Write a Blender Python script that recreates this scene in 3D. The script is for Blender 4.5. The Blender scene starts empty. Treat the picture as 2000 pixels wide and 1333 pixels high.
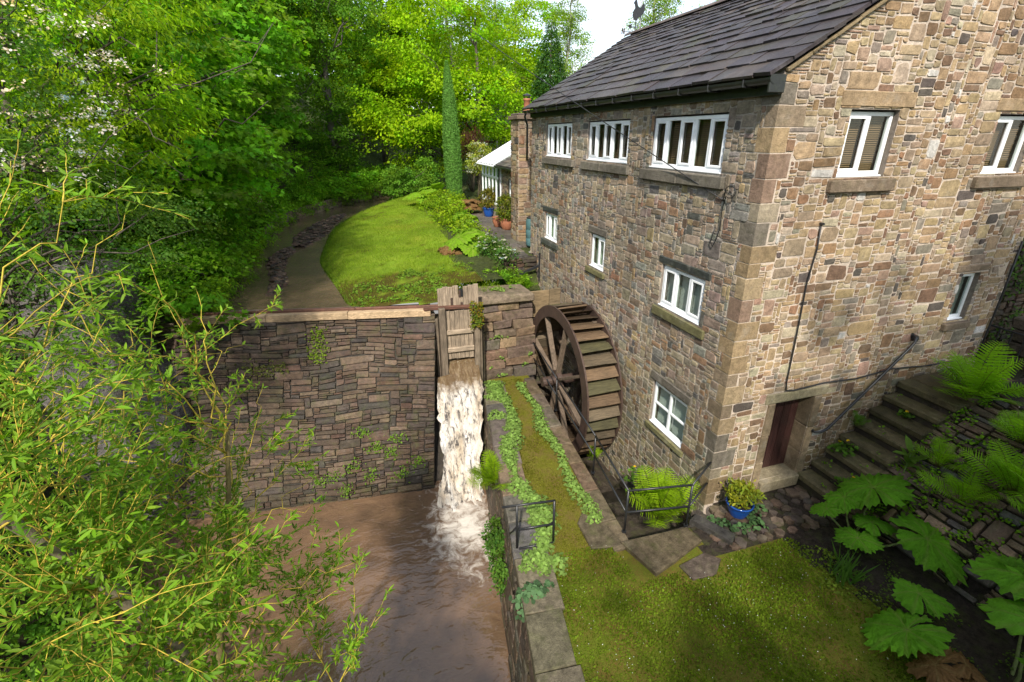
import bpy, math, random
import numpy as np
from mathutils import Vector, Matrix

# ------------------------------------------------------------------ camera, sky, sun, exposure
scene = bpy.context.scene
COL = scene.collection
CAMP = np.array([-6.25, -6.52, 7.0])
cam_d = bpy.data.cameras.new('camera')
cam_d.sensor_width = 36.0
cam_d.lens = 967.0 / 2000.0 * 36.0
cam_d.clip_start = 0.05
cam_d.clip_end = 2000
cam = bpy.data.objects.new('camera', cam_d)
COL.objects.link(cam)
cam.location = CAMP
cam.rotation_euler = (math.radians(90 - 22.5), 0, math.radians(-17.8))
scene.camera = cam

SUN = Vector((-0.30, -0.66, 0.69)).normalized()
world = bpy.data.worlds.new('World')
scene.world = world
world.use_nodes = True
wn = world.node_tree
bg = wn.nodes['Background']
sky = wn.nodes.new('ShaderNodeTexSky')
sky.sky_type = 'NISHITA'
sky.sun_disc = False
sky.sun_elevation = math.asin(SUN.z)
sky.sun_rotation = math.atan2(SUN.x, SUN.y)
sky.air_density = 1.0
sky.dust_density = 0.6
# thin even cloud over the whole sky
tcw = wn.nodes.new('ShaderNodeTexCoord')
nzw = wn.nodes.new('ShaderNodeTexNoise')
nzw.inputs['Scale'].default_value = 3.0
nzw.inputs['Detail'].default_value = 8
nzw.inputs['Roughness'].default_value = 0.6
rpw = wn.nodes.new('ShaderNodeValToRGB')
rpw.color_ramp.elements[0].position = 0.38
rpw.color_ramp.elements[0].color = (0.35, 0.35, 0.35, 1)
rpw.color_ramp.elements[1].position = 0.68
rpw.color_ramp.elements[1].color = (0.85, 0.85, 0.85, 1)
mxw = wn.nodes.new('ShaderNodeMix')
mxw.data_type = 'RGBA'
mxw.inputs[7].default_value = (3.1, 3.0, 2.9, 1)
wn.links.new(tcw.outputs['Generated'], nzw.inputs['Vector'])
wn.links.new(nzw.outputs['Fac'], rpw.inputs['Fac'])
wn.links.new(rpw.outputs['Color'], mxw.inputs[0])
wn.links.new(sky.outputs['Color'], mxw.inputs[6])
wn.links.new(mxw.outputs[2], bg.inputs['Color'])
bg.inputs['Strength'].default_value = 0.15

sun_d = bpy.data.lights.new('sun', 'SUN')
sun_d.energy = 2.5
sun_d.angle = math.radians(2.0)
sun_d.color = (1.0, 0.93, 0.82)
sun_o = bpy.data.objects.new('sun', sun_d)
sun_o.rotation_euler = SUN.to_track_quat('Z', 'Y').to_euler()
sun_o.location = (0, -30, 40)
COL.objects.link(sun_o)

scene.view_settings.view_transform = 'Standard'
scene.view_settings.look = 'None'
scene.view_settings.gamma = 1.0
scene.view_settings.exposure = 1.4
scene.render.engine = 'CYCLES'
scene.cycles.max_bounces = 6
scene.cycles.transparent_max_bounces = 8
scene.cycles.use_denoising = True

# ------------------------------------------------------------------ materials
MATS = {}

class NT:
    def __init__(s, name):
        s.m = bpy.data.materials.new(name)
        s.m.use_nodes = True
        s.t = s.m.node_tree
        s.b = s.t.nodes['Principled BSDF']
        s.o = s.t.nodes['Material Output']
        MATS[name] = s.m
    def n(s, typ, **kw):
        nd = s.t.nodes.new('ShaderNode' + typ)
        for k, v in kw.items():
            setattr(nd, k, v)
        return nd
    def l(s, a, b):
        s.t.links.new(a, b)
    def pos(s):
        g = s.n('NewGeometry')
        return g.outputs['Position']
    def obj(s):
        return s.n('TexCoord').outputs['Object']
    def noise(s, vec, scale, detail=4, rough=0.55, dist=0.0, stretch=None):
        if stretch:
            mp = s.n('Mapping')
            mp.inputs['Scale'].default_value = stretch
            s.l(vec, mp.inputs['Vector'])
            vec = mp.outputs['Vector']
        nz = s.n('TexNoise')
        nz.inputs['Scale'].default_value = scale
        nz.inputs['Detail'].default_value = detail
        nz.inputs['Roughness'].default_value = rough
        nz.inputs['Distortion'].default_value = dist
        s.l(vec, nz.inputs['Vector'])
        return nz.outputs['Fac']
    def ramp(s, fac, stops):
        r = s.n('ValToRGB')
        e = r.color_ramp.elements
        while len(e) < len(stops):
            e.new(0.5)
        for i, (p, c) in enumerate(stops):
            e[i].position = p
            if not hasattr(c, '__len__'):
                c = (c, c, c)
            e[i].color = (*c, 1)
        s.l(fac, r.inputs['Fac'])
        return r.outputs['Color']
    def mix(s, fac, a, b, blend='MIX'):
        m = s.n('Mix', data_type='RGBA', blend_type=blend)
        for v, i in ((fac, 0), (a, 6), (b, 7)):
            if hasattr(v, 'node'):
                s.l(v, m.inputs[i])
            elif i == 0:
                m.inputs[0].default_value = v
            else:
                m.inputs[i].default_value = (*v, 1)
        return m.outputs[2]
    def attr(s, name='col'):
        a = s.n('Attribute', attribute_name=name)
        return a.outputs['Color']
    def base(s, c):
        if hasattr(c, 'node'):
            s.l(c, s.b.inputs['Base Color'])
        else:
            s.b.inputs['Base Color'].default_value = (*c, 1)
    def rough(s, r):
        if hasattr(r, 'node'):
            s.l(r, s.b.inputs['Roughness'])
        else:
            s.b.inputs['Roughness'].default_value = r
    def bump(s, h, dist=0.02, strength=1.0):
        b = s.n('Bump')
        b.inputs['Strength'].default_value = strength
        b.inputs['Distance'].default_value = dist
        s.l(h, b.inputs['Height'])
        s.l(b.outputs['Normal'], s.b.inputs['Normal'])

def stone_mat(name, rough=0.85, lichen=0.25, moss=0.0, var=0.45, grain=1.0, bump=0.015, wet=False, lich_c=(0.45, 0.42, 0.36)):
    t = NT(name)
    p = t.pos()
    a = t.attr()
    n1 = t.noise(p, 9.0 * grain, 6, 0.65)
    n2 = t.noise(p, 45.0 * grain, 5, 0.6)
    c = t.mix(1.0, a, t.ramp(n1, [(0.3, 1 - var), (0.7, 1 + var * 0.7)]), 'MULTIPLY')
    c = t.mix(0.6, c, t.ramp(n2, [(0.3, 0.55), (0.7, 1.3)]), 'MULTIPLY')
    ns = t.noise(p, 0.7, 6, 0.65)
    c = t.mix(0.8, c, t.ramp(ns, [(0.35, 0.68), (0.62, 1.12)]), 'MULTIPLY')
    n3 = t.noise(p, 2.3, 7, 0.7)
    c = t.mix(t.ramp(n3, [(0.56, 0.0), (0.7, lichen)]), c, lich_c)
    if moss > 0:
        n4 = t.noise(p, 3.7, 6, 0.7)
        c = t.mix(t.ramp(n4, [(0.5, 0.0), (0.68, moss)]), c, (0.07, 0.085, 0.02))
    t.base(c)
    t.b.inputs['Specular IOR Level'].default_value = 0.18
    if wet:
        t.rough(t.ramp(n1, [(0.3, 0.42), (0.65, rough)]))
    else:
        t.rough(rough)
    h = t.mix(0.5, t.ramp(n1, [(0.2, 0.0), (0.8, 1.0)]), t.ramp(n2, [(0.2, 0.0), (0.8, 1.0)]))
    t.bump(h, bump)
    return t.m

stone_mat('gable_stone', lichen=0.2, var=0.4)
stone_mat('shade_stone', lichen=0.3, moss=0.18, var=0.45, lich_c=(0.3, 0.29, 0.26))
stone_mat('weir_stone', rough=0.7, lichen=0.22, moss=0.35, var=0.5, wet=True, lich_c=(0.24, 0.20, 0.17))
stone_mat('path_stone', rough=0.75, lichen=0.35, moss=0.35, var=0.5, wet=True, lich_c=(0.26, 0.22, 0.15))
stone_mat('dressed_stone', lichen=0.25, moss=0.2, var=0.35)
stone_mat('slate_stone', rough=0.5, lichen=0.15, moss=0.12, var=0.35, wet=True, lich_c=(0.25, 0.24, 0.24), bump=0.01)
stone_mat('mortar', lichen=0.3, var=0.3, grain=1.5, bump=0.02, lich_c=(0.36, 0.32, 0.27))
stone_mat('soil', rough=0.95, lichen=0.05, moss=0.6, var=0.6, bump=0.05, grain=1.2)
stone_mat('rock', rough=0.85, lichen=0.4, moss=0.3, var=0.6, bump=0.12, grain=0.45, lich_c=(0.34, 0.32, 0.3))

def wood_mat(name, stretch, rough=0.75, dirt=0.4, wet=False):
    t = NT(name)
    p = t.pos()
    a = t.attr()
    n1 = t.noise(p, 6.0, 7, 0.65, 0.4, stretch)
    n2 = t.noise(p, 3.0, 5, 0.6)
    c = t.mix(1.0, a, t.ramp(n1, [(0.3, 0.45), (0.7, 1.4)]), 'MULTIPLY')
    c = t.mix(t.ramp(n2, [(0.45, 0.0), (0.7, dirt)]), c, (0.03, 0.028, 0.02))
    t.base(c)
    t.rough(t.ramp(n2, [(0.3, 0.45), (0.7, rough)]) if wet else rough)
    t.b.inputs['Specular IOR Level'].default_value = 0.2
    t.bump(n1, 0.012)
    return t.m
wood_mat('wood_vertical', (6, 6, 0.6))
wood_mat('wood_across', (0.6, 8, 8), wet=True)
wood_mat('wood_door', (8, 8, 0.5), rough=0.55, dirt=0.3)

def paint_mat(name, c, rough=0.4, metal=0.0, var=0.1, dirt=0.15, bump=0.0, dirtc=(0.12, 0.1, 0.07)):
    t = NT(name)
    p = t.pos()
    n1 = t.noise(p, 5.0, 6, 0.65)
    cc = t.mix(1.0, c, t.ramp(n1, [(0.3, 1 - var), (0.7, 1 + var)]), 'MULTIPLY')
    n2 = t.noise(p, 14.0, 6, 0.7)
    cc = t.mix(t.ramp(n2, [(0.5, 0.0), (0.75, dirt)]), cc, dirtc)
    t.base(cc)
    t.rough(rough)
    t.b.inputs['Metallic'].default_value = metal
    if bump:
        t.bump(n2, bump)
    return t.m
paint_mat('white_upvc', (0.86, 0.88, 0.9), 0.35, dirt=0.06, var=0.03)
paint_mat('black_metal', (0.016, 0.017, 0.019), 0.38, dirt=0.35, bump=0.004, dirtc=(0.05, 0.04, 0.03))
paint_mat('gutter_black', (0.02, 0.022, 0.02), 0.45, dirt=0.5, bump=0.006, dirtc=(0.05, 0.06, 0.025))
paint_mat('rusty_iron', (0.055, 0.034, 0.026), 0.6, dirt=0.6, var=0.4, bump=0.01, dirtc=(0.11, 0.055, 0.03))
paint_mat('dark_blind', (0.30, 0.18, 0.10), 0.55, var=0.1)
paint_mat('pale_blind', (0.5, 0.52, 0.48), 0.6, var=0.05, dirt=0.05)
paint_mat('green_curtain', (0.42, 0.5, 0.36), 0.8, var=0.2, dirt=0.05)
paint_mat('blue_glaze', (0.012, 0.075, 0.33), 0.12, var=0.25, dirt=0.08)
paint_mat('terracotta', (0.32, 0.12, 0.06), 0.7, var=0.25, dirt=0.4, bump=0.006)
paint_mat('butt_plastic', (0.07, 0.15, 0.16), 0.5, var=0.15, dirt=0.2)
paint_mat('cable_black', (0.012, 0.012, 0.013), 0.55)
paint_mat('pale_pole', (0.55, 0.55, 0.56), 0.45)
paint_mat('pot_soil', (0.03, 0.022, 0.016), 0.95, var=0.5, bump=0.02)
paint_mat('conservatory_roof', (0.27, 0.28, 0.28), 0.35, var=0.05)

t = NT('window_glass')
gl = t.n('BsdfGlossy'); gl.inputs['Roughness'].default_value = 0.02
tr = t.n('BsdfTransparent'); tr.inputs['Color'].default_value = (0.86, 0.9, 0.88, 1)
lw = t.n('LayerWeight'); lw.inputs['Blend'].default_value = 0.5
pw = t.n('Math', operation='POWER'); pw.inputs[1].default_value = 5.0
t.l(lw.outputs['Facing'], pw.inputs[0])
fr = t.n('Math', operation='MULTIPLY_ADD'); fr.inputs[1].default_value = 0.6; fr.inputs[2].default_value = 0.04
t.l(pw.outputs[0], fr.inputs[0])
mx = t.n('MixShader')
t.l(fr.outputs[0], mx.inputs[0]); t.l(tr.outputs[0], mx.inputs[1]); t.l(gl.outputs[0], mx.inputs[2])
t.l(mx.outputs[0], t.o.inputs['Surface'])

def leaf_mat(name, gloss=0.35, trans=0.45, bump=0.0):
    t = NT(name)
    a = t.attr()
    t.base(a)
    t.rough(0.6)
    t.b.inputs['Specular IOR Level'].default_value = gloss
    tl = t.n('BsdfTranslucent')
    tc = t.mix(1.0, a, (1.2, 1.3, 0.5), 'MULTIPLY')
    t.l(tc, tl.inputs['Color'])
    mx = t.n('MixShader')
    mx.inputs[0].default_value = trans
    t.l(t.b.outputs[0], mx.inputs[1]); t.l(tl.outputs[0], mx.inputs[2])
    t.l(mx.outputs[0], t.o.inputs['Surface'])
    if bump:
        t.bump(t.noise(t.pos(), 26.0, 4, 0.6), bump)
    return t.m
leaf_mat('leaf', 0.1, 0.5)
leaf_mat('leaf_glossy', 0.3, 0.45)
leaf_mat('leaf_large', 0.18, 0.35, 0.06)
leaf_mat('petal', 0.2, 0.3)

def bark_mat(name, scale=7, bump=0.03):
    t = NT(name)
    p = t.pos(); a = t.attr()
    n1 = t.noise(p, scale, 7, 0.7, 0.5, (1, 1, 0.3))
    c = t.mix(1.0, a, t.ramp(n1, [(0.3, 0.5), (0.7, 1.35)]), 'MULTIPLY')
    t.base(c); t.rough(0.85)
    t.bump(n1, bump)
    return t.m
bark_mat('bark')
bark_mat('twig', 20, 0.004)

# brown flood water
def water_mat(name, c1, c2, scale, stretch, bump, rough=0.06, foam=None):
    t = NT(name)
    p = t.pos()
    big = t.noise(p, 0.9, 5, 0.6, 0.6)
    c = t.mix(t.ramp(big, [(0.35, 0.0), (0.65, 1.0)]), c1, c2)
    n1 = t.noise(p, scale, 2, 0.45, 1.2, stretch)
    n2 = t.noise(p, scale * 4.5, 1.0, 0.4, 0.8, stretch)
    r = rough
    if foam:
        (fx, fy, fr0, fr1) = foam
        vd = t.n('VectorMath', operation='DISTANCE')
        mp = t.n('Mapping'); mp.inputs['Scale'].default_value = (1.0, 0.62, 0.0)
        t.l(p, mp.inputs['Vector'])
        t.l(mp.outputs['Vector'], vd.inputs[0]); vd.inputs[1].default_value = (fx, fy * 0.62, 0)
        mr = t.n('MapRange'); mr.inputs[1].default_value = fr0; mr.inputs[2].default_value = fr1
        mr.inputs[3].default_value = 0.28; mr.inputs[4].default_value = -0.33
        t.l(vd.outputs['Value'], mr.inputs[0])
        nf = t.noise(p, 3.4, 9, 0.66, 0.7)
        ad = t.n('Math', operation='ADD'); t.l(mr.outputs[0], ad.inputs[0]); t.l(nf, ad.inputs[1])
        fm = t.ramp(ad.outputs[0], [(0.52, 0.0), (0.8, 0.85)])
        c = t.mix(fm, c, (0.66, 0.61, 0.54))
        r = t.mix(fm, (rough,) * 3, (0.6,) * 3)
    t.base(c)
    t.rough(r)
    t.b.inputs['IOR'].default_value = 1.6
    t.bump(t.mix(0.22, n1, n2), bump)
    return t.m
water_mat('pool_water', (0.165, 0.10, 0.058), (0.105, 0.066, 0.041), 1.6, (1.0, 1.7, 1.0), 0.045, 0.012, foam=(-4.4, 3.1, 0.1, 2.1))
water_mat('stream_water', (0.14, 0.098, 0.058), (0.085, 0.063, 0.04), 3.2, (1.5, 0.8, 1), 0.03, 0.03)
t = NT('cascade_water')
p = t.pos()
n1 = t.noise(p, 4.0, 9, 0.74, 0.6, (2.2, 0.75, 0.75))
n2 = t.noise(p, 1.7, 5, 0.6, 0.5, (1.5, 0.6, 0.6))
n3 = t.noise(p, 15.0, 6, 0.7, 0.8, (1.3, 0.8, 0.8))
fo = t.mix(t.ramp(n2, [(0.35, 0.0), (0.65, 1.0)]), (0.78, 0.76, 0.72), (0.56, 0.46, 0.34))
fo = t.mix(t.ramp(n3, [(0.48, 0.0), (0.7, 0.6)]), fo, (0.26, 0.2, 0.15))
c = t.mix(t.ramp(n1, [(0.40, 0.0), (0.50, 1.0)]), (0.075, 0.065, 0.06), fo)
gz = t.n('SeparateXYZ'); t.l(p, gz.inputs[0])
mrz = t.n('MapRange'); mrz.inputs[1].default_value = 0.2; mrz.inputs[2].default_value = 0.5
nzz = t.noise(p, 5.0, 4, 0.6)
zad = t.n('Math', operation='MULTIPLY_ADD'); zad.inputs[1].default_value = 0.7; t.l(nzz, zad.inputs[0])
zsub = t.n('Math', operation='ADD'); zsub.inputs[1].default_value = -0.35; t.l(gz.outputs['Z'], zsub.inputs[0])
t.l(zsub.outputs[0], zad.inputs[2])
t.l(zad.outputs[0], mrz.inputs[0])
nn = t.noise(p, 7.0, 6, 0.65, 0.4, (1.5, 0.5, 0.5))
sm = t.mix(t.ramp(nn, [(0.45, 0.0), (0.75, 0.6)]), (0.12, 0.075, 0.035), (0.32, 0.24, 0.14))
c = t.mix(mrz.outputs[0], c, sm)
t.base(c)
rr = t.mix(mrz.outputs[0], (0.5,) * 3, (0.12,) * 3)
t.rough(rr)
t.bump(t.mix(0.5, n1, n3), 0.09)

# lawn grounds
def turf_mat(name, cols, soil, scale=2.0, lo=0.42, hi=0.6):
    t = NT(name)
    p = t.pos(); a = t.attr()
    n1 = t.noise(p, scale, 8, 0.7)
    n2 = t.noise(p, 38, 4, 0.7)
    n3 = t.noise(p, 130, 3, 0.6)
    c = t.mix(t.ramp(n1, [(lo, 0.0), (hi, 1.0)]), cols[0], cols[1])
    c = t.mix(t.ramp(n2, [(0.42, 0.0), (0.62, 0.7)]), c, cols[2])
    c = t.mix(1.0, c, a, 'MULTIPLY')
    c = t.mix(0.8, c, t.ramp(n3, [(0.3, 0.45), (0.7, 1.4)]), 'MULTIPLY')
    t.base(c); t.rough(0.95); t.b.inputs['Specular IOR Level'].default_value = 0.05
    t.bump(t.mix(0.5, n2, n3), 0.04)
    return t.m
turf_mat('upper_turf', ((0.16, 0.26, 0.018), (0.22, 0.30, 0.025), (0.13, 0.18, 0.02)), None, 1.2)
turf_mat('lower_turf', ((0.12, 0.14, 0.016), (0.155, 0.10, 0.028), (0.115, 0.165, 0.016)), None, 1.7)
turf_mat('path_moss', ((0.15, 0.15, 0.02), (0.17, 0.12, 0.04), (0.17, 0.16, 0.02)), None, 2.5)

# ------------------------------------------------------------------ mesh helpers
def make_mesh(name, V, polys, mat, col=None, smooth=False):
    me = bpy.data.meshes.new(name)
    V = np.asarray(V, np.float32)
    if isinstance(polys, np.ndarray):
        polys = [polys]
    if len(polys) and isinstance(polys[0], (tuple, list)):
        by = {}
        for f in polys:
            by.setdefault(len(f), []).append(f)
        polys = [np.array(v, np.int32) for v in by.values()]
    lv = np.concatenate([p.ravel() for p in polys]).astype(np.int32)
    ls = []
    off = 0
    for p in polys:
        ls.append(off + np.arange(len(p)) * p.shape[1])
        off += p.size
    ls = np.concatenate(ls).astype(np.int32)
    me.vertices.add(len(V)); me.vertices.foreach_set('co', V.ravel())
    me.loops.add(len(lv)); me.loops.foreach_set('vertex_index', lv)
    me.polygons.add(len(ls)); me.polygons.foreach_set('loop_start', ls)
    me.update(calc_edges=True)
    me.polygons.foreach_set('use_smooth', np.full(len(ls), bool(smooth)))
    if col is not None:
        c = np.ones((len(V), 4), np.float32)
        c[:, :3] = np.asarray(col, np.float32)
        at = me.attributes.new('col', 'FLOAT_COLOR', 'POINT')
        at.data.foreach_set('color', c.ravel())
    me.materials.append(MATS[mat] if isinstance(mat, str) else mat)
    return me

def put(name, me, parent=None, label=None, cat=None, group=None, kind=None, loc=None, rz=0.0, sc=None):
    o = bpy.data.objects.new(name, me)
    COL.objects.link(o)
    if parent is not None:
        o.parent = parent
        if parent.get('_world'):
            o.matrix_parent_inverse = Matrix.Translation(parent.location).inverted()
    if loc is not None:
        o.location = loc
    if rz:
        o.rotation_euler = (0, 0, rz)
    if sc is not None:
        o.scale = (sc, sc, sc) if not hasattr(sc, '__len__') else sc
    tag(o, label, cat, group, kind)
    return o

def tag(o, label=None, cat=None, group=None, kind=None):
    if label: o['label'] = label
    if cat: o['category'] = cat
    if group: o['group'] = group
    if kind: o['kind'] = kind
    return o

def thing(name, label, cat, loc=(0, 0, 0), group=None, world=True, rz=0.0, sc=None):
    """Empty at the base of a thing; world=True: children are modelled in world coordinates."""
    o = put(name, None, None, label, cat, group, None, loc, rz, sc)
    o.empty_display_size = 0.2
    if world:
        o['_world'] = 1
    return o

def copy_thing(src, loc, rz=0.0, sc=None, label=None):
    r = src.copy(); COL.objects.link(r)
    r.location = loc; r.rotation_euler = (0, 0, rz)
    if sc is not None:
        r.scale = (sc, sc, sc) if not hasattr(sc, '__len__') else sc
    if label: r['label'] = label
    for ch in src.children:
        c = ch.copy(); COL.objects.link(c); c.parent = r
        for g in ch.children:
            d = g.copy(); COL.objects.link(d); d.parent = c
    return r

BOXF = [(0, 3, 2, 1), (4, 5, 6, 7), (0, 1, 5, 4), (1, 2, 6, 5), (2, 3, 7, 6), (3, 0, 4, 7)]

def chamfer_box(c, h, ax=((1, 0, 0), (0, 1, 0), (0, 0, 1)), bev=0.01, jit=0.0, rng=None):
    """24-vertex chamfered box, centre c, half sizes h, axes ax."""
    ax = np.array(ax, float)
    V = []; idx = {}
    for sx in (-1, 1):
        for sy in (-1, 1):
            for sz in (-1, 1):
                j = rng.uniform(-jit, jit, 3) if (jit and rng is not None) else 0.0
                for k in range(3):
                    q = np.array([sx * h[0], sy * h[1], sz * h[2]], float)
                    for m in range(3):
                        if m != k:
                            q[m] -= np.sign(q[m]) * bev
                    idx[(sx, sy, sz, k)] = len(V)
                    V.append(q + j)
    F = []
    for k in range(3):
        a, b = [m for m in range(3) if m != k]
        for s in (-1, 1):
            ring = []
            for (p, q) in ((-1, -1), (1, -1), (1, 1), (-1, 1)):
                sg = [0, 0, 0]; sg[k] = s; sg[a] = p; sg[b] = q
                ring.append(idx[(*sg, k)])
            flip = (s < 0) ^ (k == 1)
            F.append(tuple(ring[::-1]) if flip else tuple(ring))
    for k in range(3):          # edges parallel to k
        a, b = [m for m in range(3) if m != k]
        for p in (-1, 1):
            for q in (-1, 1):
                sg0 = [0, 0, 0]; sg1 = [0, 0, 0]
                sg0[k] = -1; sg1[k] = 1
                for sg in (sg0, sg1):
                    sg[a] = p; sg[b] = q
                F.append((idx[(*sg0, a)], idx[(*sg1, a)], idx[(*sg1, b)], idx[(*sg0, b)]))
    for sx in (-1, 1):
        for sy in (-1, 1):
            for sz in (-1, 1):
                F.append((idx[(sx, sy, sz, 0)], idx[(sx, sy, sz, 1)], idx[(sx, sy, sz, 2)]))
    V = np.array(V) @ ax + np.array(c, float)
    return V, F

class MB:
    def __init__(s):
        s.V = []; s.F = []; s.C = []; s.k = 0
    def add(s, V, F, col=(1, 1, 1)):
        V = np.asarray(V, float)
        s.V.append(V)
        s.F += [tuple(i + s.k for i in f) for f in F]
        col = np.asarray(col, float)
        s.C.append(np.tile(col, (len(V), 1)) if col.ndim == 1 else col)
        s.k += len(V)
        return s
    def box(s, a, b, col=(1, 1, 1), bev=0.0, jit=0.0, rng=None):
        a = np.array(a, float); b = np.array(b, float)
        lo, hi = np.minimum(a, b), np.maximum(a, b)
        if bev:
            V, F = chamfer_box((lo + hi) / 2, (hi - lo) / 2, bev=bev, jit=jit, rng=rng)
        else:
            V = np.array([[x, y, z] for z in (lo[2], hi[2]) for (x, y) in ((lo[0], lo[1]), (hi[0], lo[1]), (hi[0], hi[1]), (lo[0], hi[1]))])
            F = BOXF
        return s.add(V, F, col)
    def beam(s, p, q, w, h, col=(1, 1, 1), bev=0.004, up=(0, 0, 1), jit=0, rng=None):
        p = np.array(p, float); q = np.array(q, float)
        d = q - p; L = np.linalg.norm(d); d /= L
        u = np.array(up, float)
        sd = np.cross(d, u); sd /= np.linalg.norm(sd)
        u2 = np.cross(sd, d)
        V, F = chamfer_box((p + q) / 2, (L / 2, w / 2, h / 2), (d, sd, u2), bev, jit, rng)
        return s.add(V, F, col)
    def tube(s, pts, rad, n=8, col=(1, 1, 1), cap=True):
        pts = np.array(pts, float); m = len(pts)
        rad = np.full(m, rad) if np.isscalar(rad) else np.array(rad, float)
        tg = np.gradient(pts, axis=0); tg /= np.linalg.norm(tg, axis=1)[:, None] + 1e-9
        ref = np.array([0, 0, 1.0]) if abs(tg[0][2]) < 0.9 else np.array([1.0, 0, 0])
        V = []
        a = np.cross(tg[0], ref); a /= np.linalg.norm(a)
        th = np.arange(n) * 2 * math.pi / n
        for i in range(m):
            a = a - tg[i] * np.dot(a, tg[i]); a /= np.linalg.norm(a) + 1e-9
            b = np.cross(tg[i], a)
            V.append(pts[i] + rad[i] * (np.cos(th)[:, None] * a + np.sin(th)[:, None] * b))
        V = np.concatenate(V)
        F = []
        for i in range(m - 1):
            for k in range(n):
                k2 = (k + 1) % n
                F.append((i * n + k, i * n + k2, (i + 1) * n + k2, (i + 1) * n + k))
        if cap:
            F.append(tuple(range(n))[::-1]); F.append(tuple((m - 1) * n + k for k in range(n)))
        return s.add(V, F, col)
    def lathe(s, prof, c, n=20, col=(1, 1, 1)):
        V = []; F = []
        for (r, z) in prof:
            for k in range(n):
                th = 2 * math.pi * k / n
                V.append((c[0] + r * math.cos(th), c[1] + r * math.sin(th), c[2] + z))
        for i in range(len(prof) - 1):
            for k in range(n):
                k2 = (k + 1) % n
                F.append((i * n + k, i * n + k2, (i + 1) * n + k2, (i + 1) * n + k))
        return s.add(V, F, col)
    def mesh(s, name, mat, smooth=False):
        return make_mesh(name, np.concatenate(s.V), s.F, mat, np.concatenate(s.C), smooth)
    def build(s, name, mat, parent=None, smooth=False, **kw):
        return put(name, s.mesh(name, mat, smooth), parent, **kw)

def grid_faces(nu, nv):
    i = np.arange(nu - 1)[:, None] * nv + np.arange(nv - 1)[None, :]
    return np.stack([i, i + nv, i + nv + 1, i + 1], -1).reshape(-1, 4)

# smooth value noise in numpy (for terrain and rocks)
_pr = np.random.RandomState(5).rand(64, 64, 64)
def vnoise(P, scale=1.0, octv=3):
    P = np.asarray(P, float) * scale
    out = 0; amp = 1; tot = 0
    for _ in range(octv):
        i = np.floor(P).astype(int); f = P - i; f = f * f * (3 - 2 * f)
        r = 0
        for dx in (0, 1):
            for dy in (0, 1):
                for dz in (0, 1):
                    w = (f[..., 0] if dx else 1 - f[..., 0]) * (f[..., 1] if dy else 1 - f[..., 1]) * (f[..., 2] if dz else 1 - f[..., 2])
                    r = r + w * _pr[(i[..., 0] + dx) % 64, (i[..., 1] + dy) % 64, (i[..., 2] + dz) % 64]
        out = out + amp * (r - 0.5); tot += amp
        amp *= 0.5; P = P * 2.03 + 7.1
    return out / tot * 2

# ------------------------------------------------------------------ rubble masonry
def pack_rects(W, H, cell, free, rng, wr, hr, big=0.06, asp=(1.0, 2.7)):
    """Fill the free cells of a wall with stones of random size; returns u0,v0,u1,v1 in metres."""
    nu, nv = int(round(W / cell)), int(round(H / cell))
    occ = ~free
    out = []
    for v in range(nv):
        u = 0
        while u < nu:
            if occ[u, v]:
                u += 1; continue
            run = 0
            while u + run < nu and not occ[u + run, v] and run < 40:
                run += 1
            h = rng.randint(hr[0], hr[1] + 1)
            if rng.rand() < .35: h = rng.randint(hr[0], (hr[0] + hr[1]) // 2 + 1)
            w = int(np.clip(h * rng.uniform(*asp) + rng.randint(0, 3), wr[0], wr[1]))
            if rng.rand() < big:
                w = int(w * 1.4) + 1; h = int(h * 1.5) + 1
            if run - w < wr[0]:
                w = run if run <= wr[1] + 2 else run // 2
            h = min(h, nv - v)
            while h > 1 and occ[u:u + w, v:v + h].any():
                h -= 1
            occ[u:u + w, v:v + h] = True
            out.append((u * cell, v * cell, (u + w) * cell, (v + h) * cell))
            u += w
    return out

def stone_local(r, rng, gap, depth, rnd=0.3, jit=0.07):
    u0, v0, u1, v1 = r
    w, h = u1 - u0, v1 - v0
    m = min(w, h)
    g = gap * rng.uniform(0.7, 1.3)
    cu, cv = (u0 + u1) / 2, (v0 + v1) / 2
    a, b = w / 2 - g, h / 2 - g
    P = []
    for (sx, sy, o) in ((-1, -1, 0), (1, -1, 1), (1, 1, 0), (-1, 1, 1)):
        c = m * rng.uniform(0.02, rnd)
        c2 = m * rng.uniform(0.02, rnd)
        p1 = (sx * (a - c), sy * b); p2 = (sx * a, sy * (b - c2))
        P += [p2, p1] if o == 0 and sx < 0 else ([p1, p2] if o == 1 and sx > 0 else ([p2, p1] if o == 0 else [p1, p2]))
    P = np.array(P) + rng.uniform(-jit, jit, (8, 2)) * m
    lim = np.array([w / 2 - g * 0.4, h / 2 - g * 0.4])
    P = np.clip(P, -lim, lim)
    d = depth * rng.uniform(0.6, 1.4)
    tilt = rng.uniform(-0.35, 0.35, 2) * depth / max(w, h) * 2
    e1 = 1 - min(0.35, 0.16)
    rings = []
    rings.append(np.c_[P, np.full(8, -0.008)])
    R1 = P * (1 - np.array([0.06 * m / w, 0.06 * m / h])) + rng.uniform(-.015, .015, (8, 2)) * m
    rings.append(np.c_[R1, d * 0.92 + R1 @ tilt + rng.uniform(-.25, .25, 8) * depth * 0.5])
    R2 = P * (1 - np.array([0.42 * m / w, 0.42 * m / h])) + rng.uniform(-.05, .05, (8, 2)) * m
    rings.append(np.c_[R2, d * 1.05 + R2 @ tilt + rng.uniform(-.3, .3, 8) * depth * 0.5])
    V = np.concatenate(rings + [np.array([[0, 0, d * 1.05 + rng.uniform(-.2, .2) * depth]])])
    V[:, 0] += cu; V[:, 1] += cv
    return V
STF = []
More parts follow.
